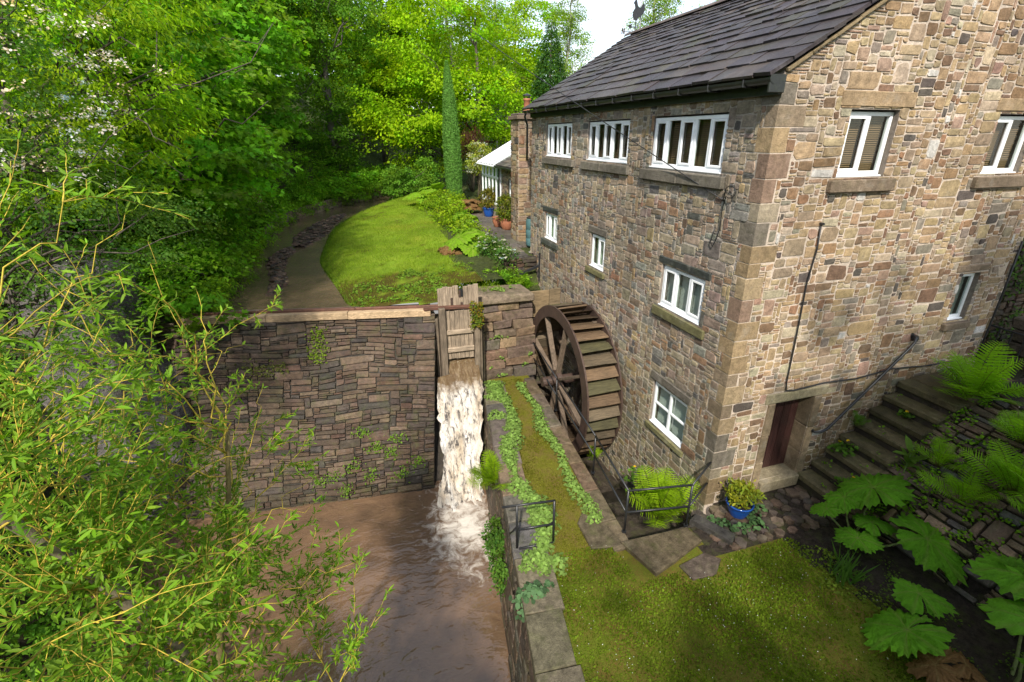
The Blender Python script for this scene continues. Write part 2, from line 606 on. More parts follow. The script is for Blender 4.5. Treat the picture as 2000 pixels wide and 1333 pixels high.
for _r in range(2):
    for _k in range(8):
        _k2 = (_k + 1) % 8
        STF.append((_r * 8 + _k, _r * 8 + _k2, (_r + 1) * 8 + _k2, (_r + 1) * 8 + _k))
for _k in range(8):
    STF.append((16 + _k, 16 + (_k + 1) % 8, 24))
STQ = np.array([f for f in STF if len(f) == 4]); STT = np.array([f for f in STF if len(f) == 3])

def collect_stones(rects, fmap, colf, rng, gap=0.009, depth=0.022, rnd=0.3, jit=0.07, mat='gable_stone'):
    out = []
    for r in rects:
        L = stone_local(r, rng, gap, depth, rnd, jit)
        V = fmap(L)
        c = colf(rng, r)
        cen = V[24]
        d = cen - CAMP
        dist = np.linalg.norm(d)
        nrm = fmap(np.array([[L[24][0], L[24][1], 1.0]]))[0] - fmap(np.array([[L[24][0], L[24][1], 0.0]]))[0]
        nrm /= np.linalg.norm(nrm)
        ar = (r[2] - r[0]) * (r[3] - r[1]) * max(0.0, -np.dot(nrm, d / dist)) / dist ** 2
        # only what the photograph frames
        cy, sy = math.cos(math.radians(17.8)), math.sin(math.radians(17.8))
        x = d[0] * cy - d[1] * sy; y = d[0] * sy + d[1] * cy
        f = y * math.cos(math.radians(22.5)) - d[2] * math.sin(math.radians(22.5))
        up = y * math.sin(math.radians(22.5)) + d[2] * math.cos(math.radians(22.5))
        if f < 0.1 or abs(x / f) > 1.03 or abs(up / f) > 0.69:
            ar = 0
        out.append((ar, V, c, mat))
    return out

def build_stones(stones, parent, limit=300, name='stone', rest='small_stonework'):
    stones = sorted(stones, key=lambda s: -s[0])
    for (ar, V, c, mat) in stones[:limit]:
        me = make_mesh(name, V, [STQ, STT], mat, np.tile(c, (len(V), 1)))
        put(name, me, parent)
    left = stones[limit:]
    for mat in sorted(set(s[3] for s in left)):
        L = [s for s in left if s[3] == mat]
        V = np.concatenate([s[1] for s in L])
        C = np.repeat(np.array([s[2] for s in L]), 25, axis=0)
        off = (np.arange(len(L)) * 25)[:, None, None]
        q = (STQ[None] + off).reshape(-1, 4); t3 = (STT[None] + off).reshape(-1, 3)
        put(rest, make_mesh(rest, V, [q, t3], mat, C), parent, kind='stuff')

def pick(rng, pal, wts, var=0.12):
    i = rng.choice(len(pal), p=np.array(wts) / sum(wts))
    return np.array(pal[i]) * rng.uniform(1 - var, 1 + var) * (1 + rng.uniform(-.05, .05, 3))

def planar(o, u, v):
    o = np.array(o, float); u = np.array(u, float); v = np.array(v, float)
    n = np.cross(u, v)
    return lambda L: o + L[:, :1] * u + L[:, 1:2] * v + L[:, 2:3] * n

GABLE_PAL = [(0.351, 0.252, 0.144), (0.391, 0.292, 0.176), (0.313, 0.237, 0.161), (0.413, 0.341, 0.243), (0.193, 0.122, 0.077), (0.276, 0.168, 0.096), (0.331, 0.223, 0.16), (0.247, 0.211, 0.166), (0.108, 0.09, 0.077), (0.365, 0.258, 0.145)]
GABLE_W = [20, 16, 14, 9, 9, 7, 9, 8, 3, 6]
SHADE_PAL = [(0.341, 0.268, 0.185), (0.306, 0.248, 0.182), (0.391, 0.317, 0.226), (0.258, 0.216, 0.171), (0.193, 0.136, 0.098), (0.287, 0.175, 0.11), (0.305, 0.235, 0.192), (0.269, 0.252, 0.218), (0.125, 0.114, 0.105), (0.352, 0.26, 0.148)]
SHADE_W = [16, 16, 12, 14, 10, 6, 8, 10, 5, 5]
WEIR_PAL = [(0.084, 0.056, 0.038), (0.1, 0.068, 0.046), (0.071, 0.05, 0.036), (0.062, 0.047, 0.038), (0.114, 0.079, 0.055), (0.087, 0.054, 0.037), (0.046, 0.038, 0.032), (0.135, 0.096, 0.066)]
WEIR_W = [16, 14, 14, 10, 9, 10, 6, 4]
# ------------------------------------------------------------------ layout of the place (metres; mill corner at the origin)
POOL_Z = -2.0
ML, MW = 10.7, 6.9            # length of the long wall, width of the gable
EAVE_Z, PITCH = 7.95, 0.62    # wall-plate height at the wall face, roof pitch
RIDGE_X = MW / 2
def path_x(y): return -2.9 - (6.75 - y) * 0.174      # river side edge of the path
def pit_x(y): return -1.44 - (6.3 - y) * 0.09        # wheel pit side edge of the path
PIT_Y0 = -0.38

# ------------------------------------------------------------------ mill
mill = thing('mill_building', 'tall stone watermill with white windows and dark stone slate roof', 'building', (0, 0, 0))
rng = np.random.RandomState(11)

# openings: (a0, a1, z0, z1) along the wall
W_WIN = [  # long wall, a = y
    (7.41, 9.36, 6.40, 7.36, 'top', 5), (4.23, 6.37, 6.40, 7.36, 'top', 5), (1.03, 3.30, 6.38, 7.37, 'top', 5),
    (8.24, 9.30, 3.80, 4.66, 'mid', 3), (5.01, 5.83, 3.65, 4.55, 'mid', 2), (0.99, 2.40, 3.57, 4.48, 'pale', 3), (0.95, 2.20, 0.73, 1.80, 'cross', 2)]
S_WIN = [(1.44, 2.49, 6.36, 7.39, 'brown', 2), (4.91, 5.98, 6.34, 7.36, 'brown', 2), (5.42, 5.98, 3.39, 4.41, 'one', 1)]
DOOR = (1.28, 2.26, 0.30, 2.16)
W_LINT = {3: ((8.15, 9.5, 4.68, 4.84), 'dark'), 5: ((.85, 2.52, 4.5, 4.66), 'dark'), 4: ((4.9, 6.0, 4.57, 4.75), 'grey'), 6: ((.85, 2.32, 1.83, 2.03), 'grey')}
W_SILL = {0: (7.15, 9.55, 6.17, 6.37), 1: (4.1, 6.62, 6.16, 6.37), 2: (.88, 3.55, 6.13, 6.35), 3: (8.1, 9.55, 3.6, 3.77), 4: (4.9, 6.0, 3.47, 3.62), 5: (.78, 2.55, 3.33, 3.54), 6: (.85, 2.3, .56, .70)}
S_LINT = {0: (1.18, 2.75, 7.42, 7.66), 1: (4.75, 6.25, 7.4, 7.62), 2: (5.2, 6.15, 4.45, 4.6)}
S_SILL = {0: (1.28, 2.72, 6.12, 6.33), 1: (4.75, 6.2, 6.1, 6.31), 2: (5.3, 6.1, 3.2, 3.36)}

Fw = lambda a, n, z: (-n, a, z)      # outward n on the long wall (faces -x)
Fs = lambda a, n, z: (a, -n, z)      # outward n on the gable (faces -y)

CELL = 0.04
def free_grid(W, H, u0, v0, holes, cond=None):
    nu, nv = int(round(W / CELL)), int(round(H / CELL))
    U = u0 + (np.arange(nu) + 0.5) * CELL; Z = v0 + (np.arange(nv) + 0.5) * CELL
    fr = np.ones((nu, nv), bool)
    for (a0, a1, b0, b1) in holes:
        fr[np.ix_((U > a0) & (U < a1), (Z > b0) & (Z < b1))] = False
    if cond is not None:
        UU, ZZ = np.meshgrid(U, Z, indexing='ij')
        fr &= cond(UU, ZZ)
    return fr

# quoins, alternating long and short
quoins = []
z = -0.02; k = 0
while z < 7.7:
    h = rng.uniform(0.24, 0.42)
    if z + h > 7.72: h = 7.72 - z
    la, lb = (rng.uniform(.36, .58), rng.uniform(.18, .26)) if k % 2 else (rng.uniform(.22, .3), rng.uniform(.28, .42))
    quoins.append((z, h, la, lb)); z += h; k += 1
q_w = [(0, b, z0, z0 + h) for (z0, h, a, b) in quoins]
q_s = [(0, a, z0, z0 + h) for (z0, h, a, b) in quoins]

W_Z0 = -2.0
holes_w = [w[:4] for w in W_WIN] + [v[0] for v in W_LINT.values()] + list(W_SILL.values()) + q_w
fw = free_grid(ML, 7.76 - W_Z0, 0, W_Z0, holes_w)
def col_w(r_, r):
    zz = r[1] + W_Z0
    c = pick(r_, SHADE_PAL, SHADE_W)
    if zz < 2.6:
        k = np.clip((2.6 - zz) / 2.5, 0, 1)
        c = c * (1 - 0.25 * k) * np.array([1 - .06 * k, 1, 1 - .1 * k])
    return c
rw = pack_rects(ML, 7.76 - W_Z0, CELL, fw, rng, (2, 11), (1, 5), 0.08, (1.0, 3.2))
mapw = planar((0, ML, W_Z0), (0, -1, 0), (0, 0, 1))
rw = [(ML - r[2], r[1], ML - r[0], r[3]) for r in rw]
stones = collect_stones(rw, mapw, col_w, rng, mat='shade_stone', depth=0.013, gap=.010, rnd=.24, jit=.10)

S_H = 10.1
holes_s = [w[:4] for w in S_WIN] + list(S_LINT.values()) + list(S_SILL.values()) + q_s + [(DOOR[0] - .2, DOOR[1] + .2, -.1, DOOR[3]), (DOOR[0] - .28, DOOR[1] + .3, DOOR[3] - .01, DOOR[3] + .22)]
def under_roof(U, Z): return Z < EAVE_Z - 0.12 + PITCH * np.minimum(U, MW - U)
fs = free_grid(MW, S_H, 0, 0, holes_s, under_roof)
# lower courses by the door are squarer and larger
rs_ = pack_rects(MW, S_H, CELL, fs, rng, (2, 12), (1, 5), 0.11, (1.0, 3.2))
def col_s(r_, r):
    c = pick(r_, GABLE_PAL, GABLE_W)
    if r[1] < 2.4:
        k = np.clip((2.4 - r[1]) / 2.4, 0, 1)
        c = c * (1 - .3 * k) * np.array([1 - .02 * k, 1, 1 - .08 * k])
    if r_.rand() < 0.012:
        c = np.array((.55, .52, .48))
    return c
maps = planar((0, 0, 0), (1, 0, 0), (0, 0, 1))
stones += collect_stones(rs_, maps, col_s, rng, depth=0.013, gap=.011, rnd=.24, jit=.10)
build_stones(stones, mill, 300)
for i, (z0, h, a, b) in enumerate(quoins):
    c = np.array(GABLE_PAL[[1, 3, 2, 0, 6, 7][rng.randint(6)]]) * rng.uniform(.72, 1.0)
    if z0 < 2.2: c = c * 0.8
    pr = .012 + .004 * rng.rand(); g = .006
    V, F = chamfer_box(((a - pr) / 2, (b - pr) / 2, z0 + h / 2), ((a + pr) / 2 - g, (b + pr) / 2 - g, h / 2 - g), bev=.007, jit=.004, rng=rng)
    put('quoin', make_mesh('quoin', V, F, 'dressed_stone', np.tile(c, (len(V), 1))), mill)

# mortar core with openings, plus the far walls
def core_wall(holes, a0, a1, z0, z1, F, mb, col):
    xs = sorted(set([a0, a1] + [h[0] for h in holes] + [h[1] for h in holes]))
    zs = sorted(set([z0, z1] + [h[2] for h in holes] + [h[3] for h in holes]))
    for i in range(len(xs) - 1):
        for j in range(len(zs) - 1):
            cx, cz = (xs[i] + xs[i + 1]) / 2, (zs[j] + zs[j + 1]) / 2
            if any(h[0] < cx < h[1] and h[2] < cz < h[3] for h in holes):
                continue
            mb.add([F(xs[i], 0, zs[j]), F(xs[i + 1], 0, zs[j]), F(xs[i + 1], 0, zs[j + 1]), F(xs[i], 0, zs[j + 1])], [(0, 1, 2, 3)], col)
mb = MB()
core_wall([w[:4] for w in W_WIN], 0, ML, -2.2, 8.0, Fw, mb, (.48, .42, .35))
mb.build('mortar_bed', 'mortar', mill)
mb = MB()
core_wall([w[:4] for w in S_WIN] + [DOOR], 0, MW, -2.2, 7.9, Fs, mb, (.60, .50, .41))
mb.add([Fs(0, 0, 7.9), Fs(MW, 0, 7.9), Fs(RIDGE_X, 0, 7.9 + PITCH * RIDGE_X)], [(0, 1, 2)], (.60, .50, .41))
mb.build('mortar_bed', 'mortar', mill)
mb = MB()
mb.add([(0, ML, -2), (MW, ML, -2), (MW, ML, 7.9), (RIDGE_X, ML, 7.9 + PITCH * RIDGE_X), (0, ML, 7.9)], [(0, 1, 2, 3, 4)], (.28, .24, .2))
mb.add([(MW, 0, -2), (MW, ML, -2), (MW, ML, 7.9), (MW, 0, 7.9)], [(0, 1, 2, 3)], (.28, .24, .2))
mb.add([(0.3, .3, 5.3), (MW, .3, 5.3), (MW, ML, 5.3), (0.3, ML, 5.3)], [(0, 1, 2, 3)], (.1, .08, .06))
mb.add([(0.3, .3, 2.5), (MW, .3, 2.5), (MW, ML, 2.5), (0.3, ML, 2.5)], [(0, 1, 2, 3)], (.1, .08, .06))
mb.build('back_wall', 'mortar', mill)

def dressed(name, b, F, n0, n1, col, jit=0.008, bev=0.015):
    """dressed block on a wall: b = a0,a1,z0,z1; from depth n0 to n1 outwards"""
    p = F(b[0] + .006, n0, b[2] + .004); q = F(b[1] - .006, n1, b[3] - .004)
    m = MB(); m.box(p, q, col, bev, jit, rng)
    return m.build(name, 'dressed_stone', mill)
for i, (b, kind) in W_LINT.items():
    dressed('lintel', b, Fw, -.25, .03, (.055, .06, .055) if kind == 'dark' else (.16, .14, .115))
for i, b in W_SILL.items():
    n = 2 if i < 3 else 1
    xs = np.linspace(b[0], b[1], n + 1) if n == 1 else [b[0], b[0] + (b[1] - b[0]) * rng.uniform(.4, .6), b[1]]
    for j in range(n):
        c = (.17, .15, .12) if i < 3 else ((.07, .075, .065) if i == 3 else (.19, .175, .085))
        dressed('sill', (xs[j], xs[j + 1], b[2], b[3]), Fw, -.2, .085 if i < 3 else .06, np.array(c) * rng.uniform(.85, 1.15))
for i, b in S_LINT.items():
    dressed('lintel', b, Fs, -.25, .03, (.33, .235, .14) if i < 2 else (.26, .19, .13))
for i, b in S_SILL.items():
    dressed('sill', b, Fs, -.2, .09, (.2, .15, .105))
# door surround
for (a0, a1) in ((DOOR[0] - .19, DOOR[0]), (DOOR[1], DOOR[1] + .19)):
    zz = [0.02, .78, 1.42, DOOR[3]]
    for j in range(3):
        dressed('door_jamb', (a0, a1, zz[j], zz[j + 1]), Fs, -.42, .035, np.array((.24, .18, .115)) * rng.uniform(.85, 1.1))
dressed('door_lintel', (DOOR[0] - .28, DOOR[1] + .3, DOOR[3], DOOR[3] + .22), Fs, -.42, .035, (.29, .25, .16))
dressed('door_sill', (DOOR[0] - .02, DOOR[1] + .02, 0.02, DOOR[2]), Fs, -.42, .12, (.24, .2, .13))
dm = MB(); dm.box((DOOR[0] - .01, .345, DOOR[2]), (DOOR[1] + .01, .37, DOOR[3]), (.05, .02, .018))
door = dm.build('door', 'wood_door', mill)
for j in range(5):
    w = (DOOR[1] - DOOR[0]) / 5
    x0 = DOOR[0] + j * w
    m = MB(); m.box((x0 + .004, .30, DOOR[2] + .01), (x0 + w - .004, .34, DOOR[3] - .01), np.array((.055, .024, .021)) * rng.uniform(.75, 1.2), .006, .002, rng)
    m.build('plank', 'wood_door', door)
m = MB(); m.tube([(DOOR[0] + .12, .29, 1.2), (DOOR[0] + .12, .255, 1.2), (DOOR[0] + .2, .255, 1.2)], .012, 8)
m.build('handle', 'black_metal', door)

# windows
def window(b, F, style, nl, depth=.04):
    a0, a1, z0, z1 = b
    fw_ = .062
    fr = MB()
    n0, n1 = -depth - .06, -depth
    A0, A1, Z0, Z1 = a0 + .012, a1 - .012, z0 + .03, z1 - .03
    def bar(x0, x1, y0, y1, m0=n0, m1=n1):
        fr.box(F(x0, m0, y0), F(x1, m1, y1), (1, 1, 1), .006)
    bar(A0, A1, Z0, Z0 + fw_); bar(A0, A1, Z1 - fw_, Z1)
    bar(A0, A0 + fw_, Z0 + fw_, Z1 - fw_); bar(A1 - fw_, A1, Z0 + fw_, Z1 - fw_)
    fr.box(F(A0 - .005, n0, z0 + .002), F(A1 + .005, n1 + .055, Z0 - .001), (1, 1, 1), .006)    # plastic sill
    ed = np.linspace(A0 + fw_ / 2, A1 - fw_ / 2, nl + 1)
    for e in ed[1:-1]:
        bar(e - .034, e + .034, Z0 + fw_, Z1 - fw_)
    wn_ = fr.build('window', 'white_upvc', mill)
    rv = MB()      # stone reveal lining the opening
    for (p, q) in (((a0, z0), (a0, z1)), ((a1, z0), (a1, z1)), ((a0, z1), (a1, z1)), ((a0, z0), (a1, z0))):
        rv.add([F(p[0], .0, p[1]), F(q[0], .0, q[1]), F(q[0], -.3, q[1]), F(p[0], -.3, p[1])], [(0, 1, 2, 3)], (.24, .2, .165))
    rv.build('reveal', 'mortar', wn_)
    for k in range(nl):
        l, r = ed[k] + .035, ed[k + 1] - .035
        opening = (style in ('top', 'mid', 'pale', 'brown') and k % 2 == 0)
        g = 0
        if opening:
            g = .042
            sb = MB()
            s0, s1 = n1 - .02, n1 + .014
            lo, hi = Z0 + fw_ + .003, Z1 - fw_ - .003
            for (x0, x1, y0, y1) in ((l, r, lo, lo + g), (l, r, hi - g, hi), (l, l + g, lo + g, hi - g), (r - g, r, lo + g, hi - g)):
                sb.box(F(x0, s0, y0), F(x1, s1, y1), (1, 1, 1), .005)
            sash = sb.build('sash', 'white_upvc', wn_)
        pb = MB()
        pb.box(F(l + g - .003, n1 - .034, Z0 + fw_ + g), F(r - g + .003, n1 - .028, Z1 - fw_ - g))
        pb.build('pane', 'window_glass', wn_)
        if style == 'cross':
            zm = (Z0 + Z1) / 2
            cb = MB(); cb.box(F(l, n0 + .002, zm - .022), F(r, n1 - .002, zm + .022), (1, 1, 1), .005)
            cb.build('glazing_bar', 'white_upvc', wn_)
        bl = MB()
        if style in ('top', 'brown', 'pale', 'one', 'cross'):
            step = .034 if style in ('top', 'brown') else .028
            nz_ = int((Z1 - Z0) / step)
            tl = .012
            for j in range(nz_):
                zz = Z0 + .02 + j * step
                x0_, x1_ = l - .02, r + .02
                V = [F(x0_, -depth - .12, zz), F(x1_, -depth - .12, zz), F(x1_, -depth - .145, zz + tl * 1.9), F(x0_, -depth - .145, zz + tl * 1.9)]
                bl.add(V, [(0, 1, 2, 3)])
                V2 = [np.array(v) + np.array((0, 0, .003)) for v in V]
                bl.add(V2, [(3, 2, 1, 0)])
            bl.build('blind', 'dark_blind' if style in ('top', 'brown') else 'pale_blind', wn_)
            if style == 'one':
                pass
        else:
            xs = np.linspace(l - .03, r + .03, 22)
            V = []
            for x in xs:
                off = .02 * math.sin(x * 60)
                V += [F(x, -depth - .16 + off, z0), F(x, -depth - .16 + off, z1)]
            F4 = [(2 * j, 2 * j + 2, 2 * j + 3, 2 * j + 1) for j in range(len(xs) - 1)]
            bl.add(V, F4); bl.build('curtain', 'green_curtain', wn_)
for w in W_WIN: window(w[:4], Fw, w[4], w[5])
for w in S_WIN: window(w[:4], Fs, w[4], w[5], .09)

# roof: deck, slates, ridge, gutter
ex = -0.30
def roof_pt(s, y, n=0.0):
    """s metres up the west slope from the eave edge"""
    L = math.sqrt(1 + PITCH ** 2)
    return np.array([ex + s / L - n * PITCH / L, y, EAVE_Z + .02 + PITCH * ex + PITCH * s / L + n / L])
SL = (RIDGE_X - ex) * math.sqrt(1 + PITCH ** 2)
mb = MB()
mb.add([roof_pt(0.05, -.03), roof_pt(SL, -.03), roof_pt(SL, ML + .05), roof_pt(0.05, ML + .05)], [(0, 3, 2, 1)], (.06, .05, .05))
e2 = np.array([MW - ex, 0, EAVE_Z + PITCH * ex])
rp = roof_pt(SL, -.03)
mb.add([(rp[0], -.06, rp[2]), (e2[0], -.06, e2[2]), (e2[0], ML + .05, e2[2]), (rp[0], ML + .05, rp[2])], [(0, 1, 2, 3)], (.06, .05, .05))
roof = mb.build('roof', 'slate_stone', mill)
s = 0.0
NR = 15
expo = np.linspace(.42, .19, NR); expo = expo / expo.sum() * (SL - .12)
slates = []
for row in range(NR):
    e = expo[row]
    y = -.09 + rng.uniform(-.02, .02)
    while y < ML + .08:
        w = rng.uniform(.28, .62) * (1.12 - row * .025)
        if y + w > ML - .12: w = ML + .1 - y
        th = rng.uniform(.032, .052)
        ll = s + rng.uniform(-.014, .014); hh = s + e * 1.55
        jj = rng.uniform(-.008, .008, 4)
        lift = .026 + th
        g = .0035
        top0, top1 = lift + jj[0], lift + jj[1]
        P = [roof_pt(ll + jj[2], y + g, top0 - th), roof_pt(ll + jj[3], y + w - g, top1 - th), roof_pt(hh, y + w - g, -.012), roof_pt(hh, y + g, -.012),
             roof_pt(ll + jj[2] + .006, y + g + .004, top0), roof_pt(ll + jj[3] + .006, y + w - g - .004, top1), roof_pt(hh, y + w - g, th - .012), roof_pt(hh, y + g, th - .012)]
        c = pick(rng, [(.055, .046, .046), (.062, .052, .05), (.048, .041, .043), (.078, .064, .054), (.07, .062, .045)], [5, 4, 4, 1.5, 1.2], .14)
        slates.append((w * e / (1 + y * .12) ** 2, np.array(P), c))
        y += w
    s += e
slates.sort(key=lambda q: -q[0])
for (_, V, c) in slates[:300]:
    put('slate', make_mesh('slate', V, BOXF, 'slate_stone', np.tile(c, (8, 1))), roof)
m = MB()
for (_, V, c) in slates[300:]: m.add(V, BOXF, c)
m.build('small_slates', 'slate_stone', roof, kind='stuff')
y = -.08
while y < ML:
    w = rng.uniform(.5, .68)
    w = min(w, ML + .1 - y)
    m = MB()
    rz_ = roof_pt(SL, 0)[2]
    ang = np.linspace(-1.15, 1.15, 7)
    V = []
    for yy in (y + .006, y + w - .006):
        for r_ in (.17, .14):
            for a in ang:
                V.append((RIDGE_X + math.sin(a) * r_ * 1.1, yy, rz_ - .06 + math.cos(a) * r_))
    n = 7
    Fc = []
    for i in range(n - 1):
        Fc += [(i, i + 1, 2 * n + i + 1, 2 * n + i), (n + i, 3 * n + i, 3 * n + i + 1, n + i + 1), (i, n + i, n + i + 1, i + 1), (2 * n + i, 2 * n + i + 1, 3 * n + i + 1, 3 * n + i)]
    m.add(V, Fc, np.array((.12, .09, .075)) * rng.uniform(.8, 1.2))
    m.build('ridge_tile', 'slate_stone', roof)
    y += w
# verge pointing under the slates on the gable
m = MB()
for k in range(9):
    a, b = k / 9 * RIDGE_X, (k + 1) / 9 * RIDGE_X
    m.beam((a, -.03, EAVE_Z - .075 + PITCH * a), (b, -.03, EAVE_Z - .075 + PITCH * b), .07, .05, (.25, .19, .11), .008, jit=.006, rng=rng)
m.build('verge', 'mortar', roof)
m = MB()
th = np.linspace(math.pi, 2 * math.pi, 9)
gx, gz_ = -.235, 7.775
V = []; yy = [-.08, ML + .1]
for y_ in yy:
    for r_ in (.085, .072):
        V += [(gx + r_ * math.cos(a), y_, gz_ + r_ * math.sin(a)) for a in th]
n = 9; Fc = []
for i in range(n - 1):
    Fc += [(i, i + 1, 2 * n + i + 1, 2 * n + i), (n + i, 3 * n + i, 3 * n + i + 1, n + i + 1)]
Fc += [(0, 2 * n, 3 * n, n), (n - 1, 2 * n - 1, 4 * n - 1, 3 * n - 1)]
Fc += [tuple(range(9)), tuple(range(18, 27))]
m.add(V, Fc); gut = m.build('gutter', 'gutter_black', mill)
m = MB(); m.box((-.075, -.02, 7.56), (-.03, ML + .02, 7.80), (1, 1, 1), .006); m.build('fascia', 'gutter_black', gut)
for k in range(13):
    y_ = .45 + k * .82
    m = MB(); m.box((gx - .095, y_ - .02, gz_ - .1), (-.07, y_ + .02, gz_ - .075), (1, 1, 1), .004)
    m.tube([(gx - .093, y_, gz_ + .01), (gx - .093, y_, gz_ - .09)], .012, 6)
    m.build('bracket', 'black_metal', gut)
m = MB(); m.box((-.30, -.075, 7.58), (-.02, -.03, 7.82), (1, 1, 1), .008); m.build('end_box', 'gutter_black', gut)
m = MB(); m.tube([(gx, ML - .02, 7.72), (gx, ML + .1, 7.6), (-.1, ML + .22, 7.35), (-.1, ML + .22, 6.2)], .036, 10); m.build('downpipe', 'black_metal', gut, smooth=True)
# cables and pipes on the walls
def cable(pts, r=.012, mat='cable_black', name='cable', parent=None, n=6):
    m = MB(); m.tube(pts, r, n); return m.build(name, mat, parent or mill, smooth=True)
cable([(1.32, -.04, 5.63), (1.35, -.045, 5.2), (1.3, -.045, 4.6), (1.33, -.045, 4.0), (1.36, -.045, 3.3), (1.38, -.045, 2.6), (1.41, -.05, 2.44), (1.6, -.05, 2.41), (2.35, -.05, 2.46), (3.2, -.05, 2.42), (4.2, -.05, 2.5), (5.2, -.05, 2.42), (6.3, -.05, 2.4)], .014)
m = MB(); m.tube([(1.32, 0, 5.63), (1.32, -.09, 5.63)], .022, 8); m.build('hook', 'black_metal', mill)
lp = [(-.05, .81, 5.96)] + [(-.06, .66 + .13 * math.cos(a), 6.12 + .1 * math.sin(a)) for a in np.linspace(0.6, 5.4, 9)] + [(-.05, .8, 5.8), (-.045, .78, 5.5), (-.05, .84, 5.26), (-.05, .9, 5.15), (-.05, .97, 5.2), (-.05, .9, 5.5)]
cable(lp, .009)
cable([(6.86, -.03, 5.0), (6.84, -.05, 4.0), (6.82, -.05, 3.0), (6.8, -.05, 2.35)], .022)
m = MB(); m.tube([(-.02, 10.35, 3.0), (-.35, 10.35, 2.95), (-1.0, 10.3, 2.75)], .045, 10); m.build('waste_pipe', 'black_metal', mill, smooth=True)
m = MB(); m.tube([(-.05, 9.62, 3.2), (-.05, 9.62, 2.2)], .03, 8); m.beam((-.05, 9.62, 2.75), (-.75, 9.75, 2.45), .05, .09); m.build('bracket_pipe', 'black_metal', mill)
m = MB(); m.lathe([(0, -.06), (.06, -.05), (.07, 0), (.06, .05), (0, .06)], (4.55, -.06, 3.15), 10); m.build('socket', 'black_metal', mill)

# handrail on the gable
hr = thing('handrail', 'black metal handrail fixed to the gable wall above the stone steps', 'handrail', (2.4, -.1, 1.35))
m = MB(); m.tube([(2.4, -.02, 1.33), (2.4, -.10, 1.33), (2.5, -.14, 1.33), (2.66, -.14, 1.37), (2.80, -.14, 1.49), (4.36, -.14, 2.98), (4.45, -.14, 3.09), (4.5, -.11, 3.17), (4.52, -.02, 3.19)], .028, 10); m.build('rail', 'black_metal', hr, smooth=True)
for (x, z) in ((2.4, 1.33), (4.52, 3.19)):
    m = MB(); m.tube([(x, .0, z), (x, -.02, z)], .055, 12); m.tube([(x, -.02, z), (x, -.055, z)], .035, 12); m.build('wall_plate', 'black_metal', hr)

# overhead wire
ow = MB()
A = np.array((-.03, .81, 5.96)); B = np.array((-3.0, 42.0, 21.5))
ow.tube([A + (B - A) * t - np.array((0, 0, 2.0 * 4 * t * (1 - t) * .28)) for t in np.linspace(0, 1, 24)], .011, 5)
ow.build('overhead_wire', 'cable_black', label='thin black overhead wire running from the mill wall up to the top edge', cat='wire', smooth=True)

# weathervane and mast behind the ridge
vx, vy, vz = RIDGE_X + .1, 10.55, 10.0
vane = thing('weathervane', 'black cockerel weathervane with north letter on the mill ridge', 'weathervane', (vx, vy, vz))
m = MB(); m.tube([(vx, vy, vz - .1), (vx, vy, vz + .75)], .015, 6); m.build('rod', 'black_metal', vane)
m = MB(); m.tube([(vx - .42, vy, vz + .2), (vx + .3, vy, vz + .2)], .01, 6); m.tube([(vx, vy - .3, vz + .2), (vx, vy + .3, vz + .2)], .01, 6); m.build('compass_arms', 'black_metal', vane)
def flat_shape(pts, y, th, mb_):
    n = len(pts)
    V = [(p[0], y - th, p[1]) for p in pts] + [(p[0], y + th, p[1]) for p in pts]
    mb_.add(V, [tuple(range(n)), tuple(range(n, 2 * n))[::-1]] + [(i, n + i, n + (i + 1) % n, (i + 1) % n) for i in range(n)])
m = MB(); q = [(-.5, .12), (-.5, .3), (-.47, .3), (-.42, .18), (-.42, .3), (-.39, .3), (-.39, .12), (-.42, .12), (-.47, .24), (-.47, .12)]
flat_shape([(vx + a, vz + b) for a, b in q], vy, .008, m); m.build('letter', 'rusty_iron', vane)
m = MB(); q = [(-.28, .38), (-.12, .45), (-.16, .36), (.1, .37), (.1, .34), (-.16, .33), (-.2, .28)]
flat_shape([(vx + a, vz + b) for a, b in q], vy, .008, m); m.build('arrow', 'black_metal', vane)
m = MB(); q = [(-.08, .55), (-.14, .68), (-.12, .8), (-.06, .88), (-.08, .98), (-.13, 1.02), (-.08, 1.1), (-.03, 1.13), (.0, 1.04), (.04, .93), (.14, .9), (.2, 1.0), (.26, 1.02), (.3, .88), (.26, .74), (.16, .66), (.08, .62), (.04, .54)]
flat_shape([(vx + a, vz + b) for a, b in q], vy, .012, m); m.build('cockerel', 'black_metal', vane)
mast = MB(); mast.tube([(vx + .22, vy + .1, vz - .15), (vx + .24, vy + .1, vz + 2.6)], .022, 8)
mast.build('aerial_mast', 'pale_pole', label='pale metal mast rising beside the weathervane', cat='mast', smooth=True)
# ------------------------------------------------------------------ water: pool, cascade, stream
nx, ny = 60, 90
X, Y = np.meshgrid(np.linspace(-30, -2.6, nx), np.linspace(-30, 6.3, ny), indexing='ij')
put('pool', make_mesh('pool', np.stack([X.ravel(), Y.ravel(), np.full(X.size, POOL_Z)], 1), grid_faces(nx, ny), 'pool_water'), kind='structure')

def catmull(P, n):
    P = np.array(P, float); out = []
    Q = np.vstack([2 * P[0] - P[1], P, 2 * P[-1] - P[-2]])
    for i in range(len(P) - 1):
        p0, p1, p2, p3 = Q[i:i + 4]
        for t in np.linspace(0, 1, n, endpoint=False):
            out.append(.5 * (2 * p1 + (p2 - p0) * t + (2 * p0 - 5 * p1 + 4 * p2 - p3) * t * t + (-p0 + 3 * p1 - 3 * p2 + p3) * t ** 3))
    out.append(P[-1])
    return np.array(out)

